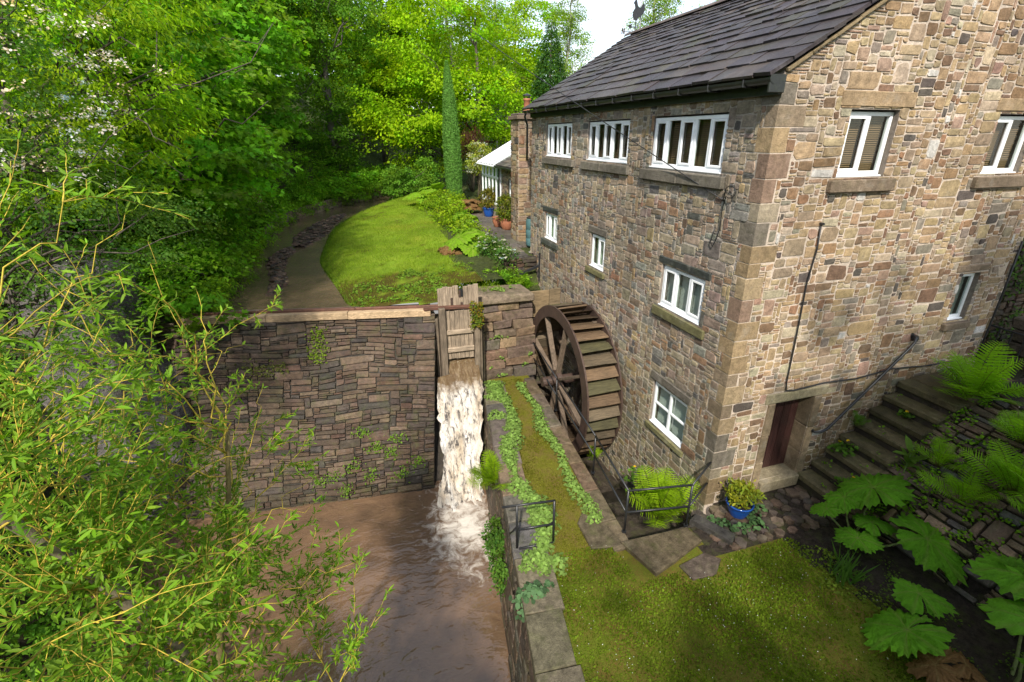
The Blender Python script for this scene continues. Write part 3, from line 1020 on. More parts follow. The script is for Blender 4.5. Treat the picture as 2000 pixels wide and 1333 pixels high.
# weir face: battered, right end by the sluice
WB0, WB1 = np.array((-13.2, 5.52, -2.2)), np.array((-4.93, 4.62, -2.2))
WT0, WT1 = np.array((-13.2, 8.33, 2.42)), np.array((-4.30, 6.53, 2.42))
WLEN, WHT = 8.6, 5.0
def weir_map(L):
    L = np.array(L, float)
    inner = np.clip(np.minimum(L[:, 1], WHT - L[:, 1]) / .4, 0, 1)
    L[:, 1] += inner * (.05 * np.sin(L[:, 0] * 1.7 + L[:, 1] * .8) + .07 * vnoise(np.stack([L[:, 0] * .8, L[:, 1], L[:, 0] * 0], 1), 1.1, 2))
    L[:, 0] += .03 * inner * vnoise(np.stack([L[:, 0], L[:, 1], L[:, 0] * 0 + 4], 1), 2.0, 2) * np.clip((WLEN - L[:, 0]) / .3, 0, 1)
    s = (L[:, 0] / WLEN)[:, None]; t = (L[:, 1] / WHT)[:, None]
    B = WB0 + (WB1 - WB0) * s; T = WT0 + (WT1 - WT0) * s
    P = B + (T - B) * t
    du = (WB1 - WB0) * (1 - t) + (WT1 - WT0) * t
    n = np.cross(du, T - B); n /= np.linalg.norm(n, axis=1)[:, None]
    # slight belly and unevenness of the old wall
    bul = 0.05 * np.sin(s * 9 + 1) * np.sin(t * 5)
    return P + n * (L[:, 2:3] + bul)
weir = thing('weir_wall', 'battered dark stone weir wall holding back the stream', 'weir', (-8.5, 5.5, POOL_Z))
rng = np.random.RandomState(31)
fr_ = np.ones((int(round(WLEN / .055)), int(round(WHT / .055))), bool)
CELLB = 0.05
rects = pack_rects(WLEN, WHT, .055, fr_, rng, (3, 15), (1, 3), 0.08, (2.0, 5.2))
rects = [(WLEN - r[2], r[1], WLEN - r[0], r[3]) for r in rects]
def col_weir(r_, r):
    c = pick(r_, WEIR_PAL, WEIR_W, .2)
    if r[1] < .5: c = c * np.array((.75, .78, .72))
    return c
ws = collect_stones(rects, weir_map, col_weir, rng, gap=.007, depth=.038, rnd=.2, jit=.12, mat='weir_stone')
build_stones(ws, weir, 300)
mb = MB()
g = []
for i in range(31):
    for j in range(11):
        g.append((i / 30 * WLEN, j / 10 * WHT, -.012))
V = weir_map(np.array(g))
mb.add(V, [tuple(f) for f in grid_faces(31, 11)], (.045, .038, .03))
top = weir_map(np.array([(i / 30 * WLEN, WHT, 0.0) for i in range(31)]))
back = top + np.array((0, .95, 0))
mb.add(np.vstack([top, back]), [(i, i + 1, 32 + i, 31 + i) for i in range(30)], (.16, .125, .10))
end = weir_map(np.array([(WLEN, j / 10 * WHT, 0.0) for j in range(11)]))
eb = end.copy(); eb[:, 1] = 7.6; eb[:, 0] = -4.3
mb.add(np.vstack([end, eb]), [(j, j + 1, 12 + j, 11 + j) for j in range(10)], (.10, .08, .06))
mb.build('mortar_bed', 'weir_stone', weir)
# coping: pale plank and brown rail
cd = (WT1 - WT0) / np.linalg.norm(WT1 - WT0)
def crest(x, dy=0.0, z=2.42):
    t = (x - WT0[0]) / (WT1[0] - WT0[0])
    p = WT0 + (WT1 - WT0) * t
    return np.array((x, p[1] + dy, z))
m = MB()
xs = [-10.9, -8.7, -6.6, -4.42]
for i in range(3):
    m = MB(); m.beam(crest(xs[i] + .004, .0, 2.48), crest(xs[i + 1] - .004, .0, 2.48), .2, .19, np.array((.46, .33, .20)) * rng.uniform(.9, 1.08), .012, jit=.006, rng=rng)
    m.build('coping_plank', 'wood_across', weir)
rail = thing('weir_rail', 'long red-brown timber rail along the weir crest and across the sluice', 'rail', crest(-7, .2, 2.5))
xs = [-11.2, -8.9, -6.4, -4.05, -3.3]
for i in range(4):
    p, q = crest(xs[i], .14 if i < 3 else -.13, 2.60), crest(xs[i + 1], .14 if i < 3 else -.13, 2.60)
    if i == 3: p = crest(-4.62, -.1, 2.615); q = crest(-3.3, .12, 2.565)
    m = MB(); m.beam(p, q, .10, .10, np.array((.13, .062, .042)) * rng.uniform(.85, 1.15), .02, jit=.008, rng=rng)
    m.build('timber', 'wood_across', rail)

# cascade
prof = np.array([(7.4, 1.05), (6.75, 1.0), (6.45, .86), (6.15, .6), (5.95, .36), (5.7, -.02), (5.3, -.55), (4.8, -1.15), (4.35, -1.7), (3.95, -2.0), (3.4, -2.06)])
pc = catmull(prof, 9)
nu, nv = len(pc), 34
V = []
for (y, z) in pc:
    f = np.clip((z + 2.2) / 4.62, 0, 1)
    xl = WB1[0] + (WT1[0] - WB1[0]) * f + .12
    if y > 6.2: xl = -4.05
    xr = path_x(y) - .1 + min(z, 0) * .12
    if y > 6.0: xr = -3.16
    if y < 4.5:
        xl -= (4.5 - y) * .25
    for k in range(nv):
        V.append((xl + (xr - xl) * k / (nv - 1), y, z))
V = np.array(V)
foamy = np.clip((.4 - V[:, 2]) / .5, 0, 1)
dz = vnoise(V * np.array((2.6, 1.1, 1.1)), 2.2, 4) * .17 + np.abs(vnoise(V * np.array((1.5, .8, .8)) + 9, 5.0, 3)) * .13
V[:, 2] += foamy * dz * np.clip((V[:, 2] + 2.2) * 2, .25, 1)
V[:, 1] -= foamy * dz * .8
kk = np.tile(np.linspace(-1, 1, nv), nu)
V[:, 0] += foamy * np.sign(kk) * np.abs(kk) ** 6 * (vnoise(V + 20, 4.5, 3) * .16 - .02)
put('cascade', make_mesh('cascade', V, grid_faces(nu, nv)[:, ::-1], 'cascade_water', smooth=True), label='white foaming cascade of brown water falling below the wooden sluice', cat='waterfall', kind='stuff')
m = MB()   # stepped stone bed beneath the water
m.add([(-4.35, 7.5, .6), (-2.95, 7.5, .6), (-3.0, 6.1, -.3), (-4.6, 6.1, -.3), (-3.2, 4.4, -2.9), (-5.3, 4.4, -2.9)], [(0, 3, 2, 1), (3, 5, 4, 2)], (.06, .05, .04))
m.build('cascade_bed', 'weir_stone', kind='structure')

# ------------------------------------------------------------------ sluice gate
slu = thing('sluice_gate', 'weathered timber sluice gate between the weir and the stone pier', 'sluice gate', (-3.65, 6.45, .2))
GREY = np.array((.30, .235, .17))
for (x0, x1, y0, y1, z0, z1) in ((-4.24, -4.06, 6.3, 6.46, .22, 2.62), (-3.24, -3.08, 6.34, 6.5, .18, 2.5), (-4.34, -4.25, 6.42, 6.52, .25, 2.3), (-3.07, -3.0, 6.4, 6.52, .2, 2.6)):
    m = MB(); m.box((x0, y0, z0), (x1, y1, z1), GREY * .62 * rng.uniform(.8, 1.1), .012, .01, rng); m.build('post', 'wood_vertical', slu)
xs = np.linspace(-4.22, -3.06, 9)
for i in range(8):
    z1 = 3.16 + rng.uniform(-.035, .03); z0 = 2.3
    if i == 4: z0, z1 = 2.3, 2.92
    m = MB(); m.box((xs[i] + .005, 6.52, z0), (xs[i + 1] - .005, 6.56, z1), GREY * 1.12 * rng.uniform(.8, 1.15), .006, .008, rng); m.build('upper_board', 'wood_vertical', slu)
m = MB(); m.box((xs[4] + .01, 6.5, 2.86), (xs[5] - .01, 6.518, 3.08), (.03, .03, .035), .004); m.build('iron_plate', 'black_metal', slu)
for (x, z) in ((-3.83, 2.75), (-3.83, 2.5), (-3.6, 2.95), (-3.55, 2.6)):
    m = MB(); m.box((x - .03, 6.495, z - .1), (x + .03, 6.518, z + .1), (1, 1, 1), .006); m.build('iron_strap', 'rusty_iron', slu)
xs = np.linspace(-4.04, -3.26, 7)
for i in range(6):
    m = MB(); m.box((xs[i] + .004, 6.44, 1.0 + rng.uniform(0, .04)), (xs[i + 1] - .004, 6.48, 2.48), GREY * 1.05 * rng.uniform(.85, 1.1), .006, .006, rng); m.build('gate_board', 'wood_vertical', slu)
for z in (1.26, 1.8):
    m = MB(); m.box((-4.05, 6.36, z), (-3.25, 6.435, z + .14), GREY * 1.35, .012, .008, rng); m.build('batten', 'wood_across', slu)

m = MB(); m.box((-4.55, 6.58, -.3), (-2.9, 6.95, 2.28), (.07, .055, .04)); m.build('back_wall', 'weir_stone', slu)
# ------------------------------------------------------------------ stone pier
pier = thing('stone_pier', 'blocky stone pier between the sluice gate and the waterwheel', 'pier', (-2.0, 7.4, 0))
rng = np.random.RandomState(8)
zz = [-.05, .30, .60, .92, 1.22, 1.5, 1.78, 2.08, 2.32]
yf = [6.80, 6.86, 6.9, 6.98, 7.04, 7.1, 7.13, 7.15]
for i in range(8):
    xl, xr = -2.96 + i * .012, -1.2 + (.0 if i > 4 else .06)
    cuts = [xl]
    while cuts[-1] < xr - .5:
        cuts.append(cuts[-1] + rng.uniform(.4, 1.15))
    cuts[-1] = xr if xr - cuts[-1] < .3 else cuts[-1]
    if cuts[-1] < xr: cuts.append(xr)
    for a, b in zip(cuts[:-1], cuts[1:]):
        f = yf[i] + rng.uniform(-.05, .04)
        c = pick(rng, [(.19, .13, .09), (.24, .165, .10), (.15, .105, .08), (.12, .095, .08), (.28, .20, .12)], [4, 3, 3, 2, 1.5], .15)
        m = MB(); m.box((a + .007, f, zz[i] + .006), (b - .007, 8.2, zz[i + 1] - .006), c, .014, .032, rng); m.build('block', 'path_stone', pier)
for (a, b, z0, z1) in ((-3.02, -1.18, 2.32, 2.62),):
    V, F = chamfer_box(((a + b) / 2, 7.62, (z0 + z1) / 2), ((b - a) / 2, .56, (z1 - z0) / 2), bev=.05, jit=.05, rng=rng)
    put('cap_stone', make_mesh('cap_stone', V, F, 'path_stone', np.tile((.20, .155, .11), (len(V), 1))), pier)
# timber boarding between the pier and the mill, above the wheel
bd = MB(); bd.box((-1.2, 7.72, 1.55), (-.42, 7.78, 2.42), (.24, .175, .10), .008, .006, rng)
bo = thing('headrace_boarding', 'plain tan timber boarding behind the waterwheel beside the mill', 'boarding', (-.6, 7.75, 1.5))
bd.build('board', 'wood_across', bo)
m = MB(); m.box((-.41, 7.7, 1.3), (-.03, 7.77, 2.45), (.2, .15, .09), .008, .006, rng); m.build('board', 'wood_across', bo)

# ------------------------------------------------------------------ waterwheel
WC = np.array((0, 5.42, .40)); WR = 2.2
wheel = thing('waterwheel', 'large overshot waterwheel with brown iron rims and wooden buckets', 'waterwheel', (-.6, WC[1], WC[2] - WR))
rng = np.random.RandomState(19)
def ring(x0, x1, r0, r1, n=72):
    V = []; Fc = []
    for k in range(n):
        a = 2 * math.pi * k / n
        for (x, r) in ((x0, r0), (x0, r1), (x1, r1), (x1, r0)):
            V.append((x, WC[1] + r * math.cos(a), WC[2] + r * math.sin(a)))
    for k in range(n):
        k2 = (k + 1) % n
        for j in range(4):
            j2 = (j + 1) % 4
            Fc.append((k * 4 + j, k * 4 + j2, k2 * 4 + j2, k2 * 4 + j))
    return V, Fc
for (x0, x1) in ((-1.12, -1.075), (-.165, -.12)):
    m = MB(); m.add(*ring(x0, x1, WR - .33, WR)); m.build('rim', 'rusty_iron', wheel)
NB = 38
for k in range(NB):
    a = 2 * math.pi * (k + .35) / NB
    def P(r, ang, x): return np.array((x, WC[1] + r * math.cos(ang), WC[2] + r * math.sin(ang)))
    # bucket: a slanting outer board and a sole board
    o, i_ = P(WR - .012, a, 0), P(WR - .20, a - .135, 0)
    c = np.array([(.15, .10, .06), (.13, .10, .065), (.11, .10, .05)][rng.choice(3, p=[.6, .25, .15])]) * rng.uniform(.5, 1.3)
    d = o - i_; L = np.linalg.norm(d); d /= L
    nrm = np.cross((1, 0, 0), d)
    V, F = chamfer_box((np.array((-.62, 0, 0)) + (o + i_) / 2), (.452, L / 2, .02), ((1, 0, 0), d, nrm), .006, .022, rng)
    bk = put('bucket', make_mesh('bucket', V, F, 'wood_across', np.tile(c, (24, 1))), wheel)
    s0, s1 = P(WR - .24, a - .13, 0), P(WR - .24, a - .13 - 2 * math.pi / NB + .012, 0)
    d = s1 - s0; L = np.linalg.norm(d); d /= L
    nrm = np.cross((1, 0, 0), d)
    if k % 7 != 3:
        V, F = chamfer_box((np.array((-.62, 0, 0)) + (s0 + s1) / 2), (.45, L / 2, .014), ((1, 0, 0), d, nrm), .004, .008, rng)
        put('sole_board', make_mesh('sole_board', V, F, 'wood_across', np.tile(c * .6, (24, 1))), bk)
for (x0) in (-1.03, -.22):
    for k in range(8):
        a = 2 * math.pi * k / 8 + .28
        p = np.array((x0, WC[1] + .2 * math.cos(a), WC[2] + .2 * math.sin(a)))
        q = np.array((x0, WC[1] + (WR - .2) * math.cos(a), WC[2] + (WR - .2) * math.sin(a)))
        m = MB(); m.beam(p, q, .085, .14, np.array((.17, .125, .09)) * rng.uniform(.75, 1.15), .01, (1, 0, 0), .006, rng)
        m.build('spoke', 'wood_vertical', wheel)
m = MB(); m.tube([(-1.5, WC[1], WC[2]), (.0, WC[1], WC[2])], .14, 14); m.build('axle', 'rusty_iron', wheel)
for x0 in (-1.03, -.22):
    m = MB(); m.tube([(x0 - .07, WC[1], WC[2]), (x0 + .07, WC[1], WC[2])], .3, 16); m.build('hub', 'rusty_iron', wheel)

# ------------------------------------------------------------------ lower ground: path, lawn, pit, beds
def in_pit(X, Y): return (X > pit_x(Y) + .0) & (X < 0.2) & (Y > PIT_Y0) & (Y < 7.2)
x0, x1, y0, y1, st = -7.0, 12.0, -30.0, 6.95, .15
gx = np.arange(x0, x1 + 1e-6, st); gy = np.arange(y0, y1, st)
X, Y = np.meshgrid(gx, gy, indexing='ij')
# keep the sheet between the river coping and the mill
Xc = np.maximum(X, path_x(Y) + .03)
edge = (X < path_x(Y) + .03)
Z = vnoise(np.stack([Xc, Y, Y * 0], -1), .9, 3) * .035 - .02
cx = np.clip((X - .9) / 1.2, 0, 1)
V = np.stack([Xc, Y, Z], -1)
nu, nv = X.shape
fc = grid_faces(nu, nv)
ctr = V.reshape(-1, 3)[fc].mean(1)
ext = np.ptp(V.reshape(-1, 3)[fc][:, :, 0], axis=1)
keep = ext > 1e-4
keep &= ~in_pit(ctr[:, 0], ctr[:, 1])
keep &= ~((ctr[:, 1] > .02) & (ctr[:, 0] > .02))
keep &= ~((ctr[:, 1] > .02) & (ctr[:, 0] > -.2))
# soil bed beside the rockery and under the door
def bed(x, y):
    e = .55 + .35 * np.sin(y * 1.7 + .6) + .22 * (y + 1.5)
    return (x > e + .55) & (y < -.9) | ((y > -1.15) & (x > -.75) & (y < .5)) & ~(x < -.9)
b = bed(ctr[:, 0] + .12 * vnoise(ctr, 3, 2), ctr[:, 1] + .12 * vnoise(ctr + 5, 3, 2))
pathm = (ctr[:, 1] > -.75 + .3 * vnoise(ctr, 2, 2)) & (ctr[:, 0] < -1.3)
one = np.ones((len(V.reshape(-1, 3)), 3))
def sub(name, sel, mat, col):
    f = fc[sel]
    u, inv = np.unique(f.ravel(), return_inverse=True)
    put(name, make_mesh(name, V.reshape(-1, 3)[u], inv.reshape(-1, 4), mat, np.tile(col, (len(u), 1)), True), kind='structure')
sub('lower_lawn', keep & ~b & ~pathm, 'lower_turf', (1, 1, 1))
sub('mossy_path', keep & pathm & ~b, 'path_moss', (1, 1, 1))
sub('soil_bed', keep & b, 'soil', (.045, .034, .026))
# wheel pit: floor and sides
m = MB()
m.add([(-2.2, PIT_Y0, -.75), (0, PIT_Y0, -.75), (0, 1.6, -.95), (-2.2, 1.6, -.95), (0, 3.0, -1.9), (-2.2, 3.0, -1.9), (0, 8, -1.95), (-2.2, 8, -1.95)], [(0, 1, 2, 3), (3, 2, 4, 5), (5, 4, 6, 7)], (.05, .04, .03))
m.add([(0, PIT_Y0, -2), (pit_x(PIT_Y0), PIT_Y0, -2), (pit_x(PIT_Y0), PIT_Y0, -.03), (0, PIT_Y0, -.03)], [(0, 1, 2, 3)], (.06, .05, .04))
m.add([(0, 7.2, -2), (-1.2, 7.2, -2), (-1.2, 7.9, 2.3), (0, 7.9, 2.3)], [(3, 2, 1, 0)], (.06, .05, .04))
ys = np.linspace(PIT_Y0, 7.2, 12)
Vv = [(pit_x(y), y, z) for y in ys for z in (-2.0, -.04)]
m.add(Vv, [(2 * i, 2 * i + 2, 2 * i + 3, 2 * i + 1) for i in range(11)], (.06, .05, .04))
m.build('wheel_pit', 'path_stone', kind='structure')

# river wall under the path, with coping slabs
rw_ = thing('river_wall', 'stone retaining wall with coping slabs along the pool side of the path', 'wall', (-3.8, 0, POOL_Z))
RWY0, RWY1 = -8.0, 6.6
Lr = RWY1 - RWY0
def rw_map(L):
    y = RWY1 - L[:, 0]
    z = L[:, 1] - 2.2
    x = path_x(y) + z * .1 - L[:, 2]
    return np.stack([x, y, z], 1)
rects = pack_rects(Lr, 2.1, .05, np.ones((int(round(Lr / .05)), 42), bool), rng, (5, 13), (3, 6), .05)
st_ = collect_stones(rects, rw_map, lambda r_, r: pick(r_, [(.085, .062, .045), (.11, .08, .055), (.07, .06, .045)], [2, 2, 2], .2), rng, gap=.01, depth=.035, mat='path_stone')
build_stones(st_, rw_, 200)
m = MB()
g = np.array([(i * Lr / 20, j, 0.0) for i in range(21) for j in (0, 2.15)])
m.add(rw_map(g), [(2 * i, 2 * i + 1, 2 * i + 3, 2 * i + 2) for i in range(20)], (.04, .034, .026)); m.build('mortar_bed', 'path_stone', rw_)
y = -7.9
while y < 6.55:
    w = rng.uniform(.7, 1.25); w = min(w, 6.6 - y)
    wd = rng.uniform(.5, .68) if y < 0 else rng.uniform(.42, .6)
    c = pick(rng, [(.15, .125, .085), (.10, .092, .085), (.19, .145, .095), (.13, .11, .09)], [3, 2, 2, 2], .15)
    P = [(path_x(y) - .07, y), (path_x(y) + wd, y - wd * .1), (path_x(y + w) + wd, y + w - wd * .1), (path_x(y + w) - .07, y + w)]
    P = np.array(P) + rng.uniform(-.02, .02, (4, 2))
    z1 = .035 + rng.uniform(-.012, .018)
    ctr_ = P.mean(0)
    sh = lambda k: ctr_ + (P - ctr_) * k
    V = np.vstack([np.c_[sh(.985), np.full(4, -.14)], np.c_[sh(.988), np.full(4, z1 - .02)], np.c_[sh(.955), z1 + rng.uniform(-.008, .008, 4)]])
    F = [(8, 9, 10, 11)] + [(i, (i + 1) % 4, 4 + (i + 1) % 4, 4 + i) for i in range(4)] + [(4 + i, 4 + (i + 1) % 4, 8 + (i + 1) % 4, 8 + i) for i in range(4)]
    put('coping_slab', make_mesh('coping_slab', V, F, 'path_stone', np.tile(c, (12, 1))), rw_)
    y += w
def slab(name, P, z0, z1, col, parent=None, mat='path_stone', **kw):
    P = np.array(P, float); n = len(P)
    c_ = P.mean(0)
    V = np.vstack([np.c_[P, np.full(n, z0)], np.c_[P, np.full(n, z1 - .018)], np.c_[c_ + (P - c_) * .955, z1 + rng.uniform(-.008, .008, n)]])
    F = [tuple(range(2 * n, 3 * n))] + [(k * n + i, k * n + (i + 1) % n, (k + 1) * n + (i + 1) % n, (k + 1) * n + i) for k in range(2) for i in range(n)]
    return put(name, make_mesh(name, V, F, mat, np.tile(col, (3 * n, 1))), parent, **kw)
# kerb slabs along the wheel pit
pk = thing('pit_kerb', 'worn stone kerb slabs edging the wheel pit beside the path', 'kerb', (-1.9, 2, 0))
y = -.55
while y < 6.4:
    w = rng.uniform(.6, 1.1); w = min(w, 6.5 - y)
    wd = rng.uniform(.26, .4)
    slab('kerb_slab', [(pit_x(y) - wd, y), (pit_x(y) + .05, y), (pit_x(y + w) + .05, y + w - .02), (pit_x(y + w) - wd, y + w - .02)], -.15, .03 + rng.uniform(0, .015), pick(rng, [(.15, .11, .07), (.12, .095, .07)], [1, 1], .15), pk)
    y += w
# flat slabs laid in the grass at the foot of the pit
slab('stone_slab', [(-2.18, -.42), (-.78, -.48), (-.72, -.85), (-1.5, -1.12), (-1.95, -1.25)], -.12, .07, (.105, .082, .05), label='large lichened slab at the end of the wheel pit railing', cat='slab')
slab('stone_slab', [(-1.45, -1.2), (-.85, -1.08), (-.65, -1.3), (-.95, -1.55), (-1.4, -1.52)], -.1, .03, (.085, .065, .05), label='smaller dark slab set in the grass below the lichened slab', cat='slab')
slab('stone_slab', [(-2.75, -.38), (-2.12, -.5), (-2.2, .05), (-2.5, .55), (-2.72, .3)], -.1, .035, (.11, .088, .055), label='brown slab where the mossy path meets the railing corner', cat='slab')
slab('stone_slab', [(-.62, -.35), (-.42, -.25), (-.05, -.95), (-.25, -1.1)], -.1, .1, (.06, .055, .05), label='narrow dark slab slanting beside the pot and fern', cat='slab')
# crazy paving in front of the door
pv = thing('crazy_paving', 'dark crazy paving of small flat stones before the door', 'paving', (1.2, -.5, 0))
pts = []
while len(pts) < 75:
    p = np.array((rng.uniform(-.4, 2.25), rng.uniform(-1.15, .0)))
    if all(np.linalg.norm(p - q) > .15 for q in pts): pts.append(p)
    elif rng.rand() < .02: break
for p in pts:
    n = 6; r = rng.uniform(.085, .15)
    if p[1] + r > -.02: continue
    ph = rng.uniform(0, 6)
    P = [(p[0] + r * rng.uniform(.75, 1.15) * math.cos(ph + k * math.pi / 3), p[1] + r * rng.uniform(.75, 1.1) * math.sin(ph + k * math.pi / 3)) for k in range(n)]
    slab('paving_stone', P, -.06, .012 + rng.uniform(0, .035), pick(rng, [(.10, .068, .05), (.075, .06, .05), (.13, .095, .07)], [2, 2, 1], .2), pv)

# ------------------------------------------------------------------ stone steps and rockery
steps = thing('stone_steps', 'flight of dark wet stone steps climbing along the gable wall', 'steps', (2.3, -.5, 0))
rng = np.random.RandomState(77)
NS = 8
for i in range(NS):
    xa = 2.32 + i * .315; za = .06 + i * .265
    zt = za + .25
    wo = -1.02 - .03 * i + rng.uniform(-.04, .04)
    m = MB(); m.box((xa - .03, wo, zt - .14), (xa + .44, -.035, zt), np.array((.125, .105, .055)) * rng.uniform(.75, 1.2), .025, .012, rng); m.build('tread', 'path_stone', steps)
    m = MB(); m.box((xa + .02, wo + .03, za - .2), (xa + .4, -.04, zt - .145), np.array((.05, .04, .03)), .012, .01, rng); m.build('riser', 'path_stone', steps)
xs = [4.86, 5.6, 6.3, 6.88]
for i in range(3):
    m = MB(); m.box((xs[i] + .008, -1.25, 1.95), (xs[i + 1] - .004, -.035, 2.19 + rng.uniform(-.01, .01)), np.array((.13, .10, .055)) * rng.uniform(.85, 1.15), .02, .01, rng); m.build('landing_slab', 'path_stone', steps)
m = MB(); m.box((2.4, -.9, -.1), (6.88, -.05, .05), (.04, .03, .025)); m.box((3.4, -.95, .05), (6.86, -.06, .9), (.04, .03, .025)); m.box((4.6, -1.0, .9), (6.86, -.06, 1.94), (.04, .03, .025)); m.build('core', 'soil', steps)

rk = thing('rockery_wall', 'sloping dry-stone rockery rising to the right of the steps', 'wall', (3, -2.5, 0))
RL, RH = 5.6, 3.1
def rk_map(L):
    u = L[:, 0] / RL; v = L[:, 1] / RH
    B = np.stack([2.42 - .2 * u + .25 * np.sin(u * 4), -1.05 - u * RL, np.full_like(u, .0)], 1)
    T = np.stack([5.3 - .9 * u, -1.12 - u * RL, 2.35 + .25 * u], 1)
    P = B + (T - B) * v[:, None]
    P[:, 2] += .12 * np.sin(v * math.pi) + .07 * vnoise(np.stack([L[:, 0], L[:, 1], L[:, 1] * 0], 1), 1.3, 2)
    n = np.array((-.66, 0, .75))
    return P + n * L[:, 2:3]
rects = pack_rects(RL, RH, .05, np.ones((112, 62), bool), rng, (3, 13), (1, 4), .05, (1.6, 4.4))
st_ = collect_stones(rects, rk_map, lambda r_, r: pick(r_, [(.16, .115, .078), (.13, .095, .07), (.20, .145, .10), (.11, .098, .088)], [3, 3, 2, 1.5], .2), rng, gap=.012, depth=.085, rnd=.2, jit=.13, mat='path_stone')
st_ = [s for s in st_ if rng.rand() < .96]
build_stones(st_, rk, 300)
g = np.array([(i * RL / 24, j * RH / 12, -.01) for i in range(25) for j in range(13)])
Vg = rk_map(g)
m = MB(); m.add(Vg, [tuple(f) for f in grid_faces(25, 13)], (.035, .027, .021)); m.build('earth', 'soil', rk)
# ground on top of the rockery, running back to the right
g = [(rk_map(np.array([(i * RL / 24, RH, 0.0)]))[0]) for i in range(25)]
Vt = np.vstack([np.array(g), np.array([(16, p[1], 3.2) for p in g])])
m = MB(); m.add(Vt, [(i, i + 1, 26 + i, 25 + i) for i in range(24)], (.05, .04, .03)); m.build('rockery_top', 'soil', kind='structure')
# ivy-grown yard wall beyond the landing
yw = thing('yard_wall', 'dark stone yard wall with ivy beyond the top of the steps', 'wall', (8, .3, 2))
rects = pack_rects(4.0, 4.0, .05, np.ones((80, 80), bool), rng, (4, 10), (2, 4), .06)
st_ = collect_stones(rects, planar((6.95, .35, 1.9), (1, 0, 0), (0, 0, 1)), lambda r_, r: pick(r_, WEIR_PAL, WEIR_W, .2) * .8, rng, gap=.012, depth=.04, mat='path_stone')
build_stones(st_, yw, 120)
m = MB(); m.add([(6.9, .36, 1.9), (11, .36, 1.9), (11, .36, 5.9), (6.9, .36, 5.9)], [(0, 1, 2, 3)], (.05, .04, .03))
m.add([(6.88, -1.25, 2.17), (11, -1.25, 2.17), (11, .4, 2.17), (6.88, .4, 2.17)], [(0, 1, 2, 3)], (.05, .05, .03)); m.build('mortar_bed', 'path_stone', yw)
# side wall at the right edge
sw = thing('side_wall', 'low dark block wall at the right edge beyond the fence', 'wall', (7.7, -.9, 2))
for k in range(4):
    for j in range(3):
        m = MB(); m.box((7.55 + .02 * k, -1.6 + j * .5 + (k % 2) * .1, 2.17 + k * .28), (7.95, -1.12 + j * .5 + (k % 2) * .1, 2.44 + k * .28), np.array((.10, .078, .058)) * rng.uniform(.7, 1.2), .03, .02, rng); m.build('block', 'path_stone', sw)
fn = thing('railing_panel', 'short black vertical-bar fence at the head of the steps', 'fence', (7.1, -.3, 2.17))
for k in range(5):
    m = MB(); m.tube([(7.02 + .02 * k, -.85 + k * .24, 2.17), (7.02 + .02 * k, -.85 + k * .24, 3.12)], .016, 6); m.build('bar', 'black_metal', fn)
m = MB(); m.tube([(7.0, -.9, 3.1), (7.1, .15, 3.1)], .02, 6); m.build('top_rail', 'black_metal', fn)

# ------------------------------------------------------------------ railings
def rod(parent, pts, r=.021, name='rail'):
    m = MB(); m.tube(pts, r, 8); return m.build(name, 'black_metal', parent, smooth=True)
rl = thing('pit_railing', 'black tube railing running beside the wheel pit and round to the mill corner', 'railing', (-1.9, 0, 0))
T = [(-1.22, 6.95, 1.0), (-1.48, 4.4, 1.0), (-1.74, 1.6, 1.0), (-1.98, -.2, 1.0), (-.76, -.42, 1.0), (-.02, .02, 1.03)]
for dz_ in (0, -.5):
    for a, b in zip(T[:-1], T[1:]):
        rod(rl, [(a[0], a[1], a[2] + dz_), (b[0], b[1], b[2] + dz_)])
for (x, y) in ((-1.22, 6.95), (-1.48, 4.4), (-1.74, 1.6), (-1.98, -.2), (-.76, -.42)):
    rod(rl, [(x, y, 1.0), (x, y, -.02)], .022, 'post')
    m = MB(); m.tube([(x, y, .03), (x, y, .06)], .045, 10); m.build('base_collar', 'black_metal', rl)
gt = thing('safety_frame', 'small black tube frame standing across the river end of the path', 'railing', (-3.7, 0, 0))
rod(gt, [(-4.3, .12, .97), (-3.35, .0, .97)]); rod(gt, [(-4.02, .04, .46), (-3.37, -.02, .46)]); rod(gt, [(-4.02, 0, .05), (-3.37, -.05, .05)])
for x, y in ((-4.04, .08), (-3.36, .0)):
    rod(gt, [(x, y, .97), (x, y - .02, .0)], .024, 'post')
    rod(gt, [(x, y, .5), (x - .02, y + .35, .02)], .014, 'stay')
# ------------------------------------------------------------------ upper valley: terrain, stream, lawn
CL = catmull([(-8.3, 5.5), (-8.45, 9), (-8.9, 13.5), (-8.8, 17), (-8.4, 21), (-7.1, 24.6), (-5.1, 28), (-3.2, 30.8), (-1.5, 34), (1, 39), (3, 48), (3, 70)], 8)
def river(x, y):
    """distance to the centre line, signed side (+ right), arc position, half width"""
    P = np.stack([np.ravel(x), np.ravel(y)], 1)
    best = np.full(len(P), 1e9); side = np.zeros(len(P)); sy = np.zeros(len(P))
    for i in range(len(CL) - 1):
        a, b = CL[i], CL[i + 1]; d = b - a; L2 = d @ d
        t = np.clip(((P - a) @ d) / L2, 0, 1)
        q = a + t[:, None] * d
        e = P - q; dd = np.hypot(e[:, 0], e[:, 1])
        cr = d[0] * e[:, 1] - d[1] * e[:, 0]
        m = dd < best
        best[m] = dd[m]; side[m] = -np.sign(cr[m]); sy[m] = q[m, 1]
    sh = np.shape(x)
    return best.reshape(sh), side.reshape(sh), sy.reshape(sh)
def zr(sy): return 2.28 + .03 * np.clip(sy - 6.5, 0, 30)
def hw(sy): return np.interp(sy, [6, 9, 13.5, 24, 31, 50], [1.75, 1.45, 1.1, 1.2, .9, .9])
def sstep(a, b, x):
    t = np.clip((x - a) / (b - a), 0, 1); return t * t * (3 - 2 * t)
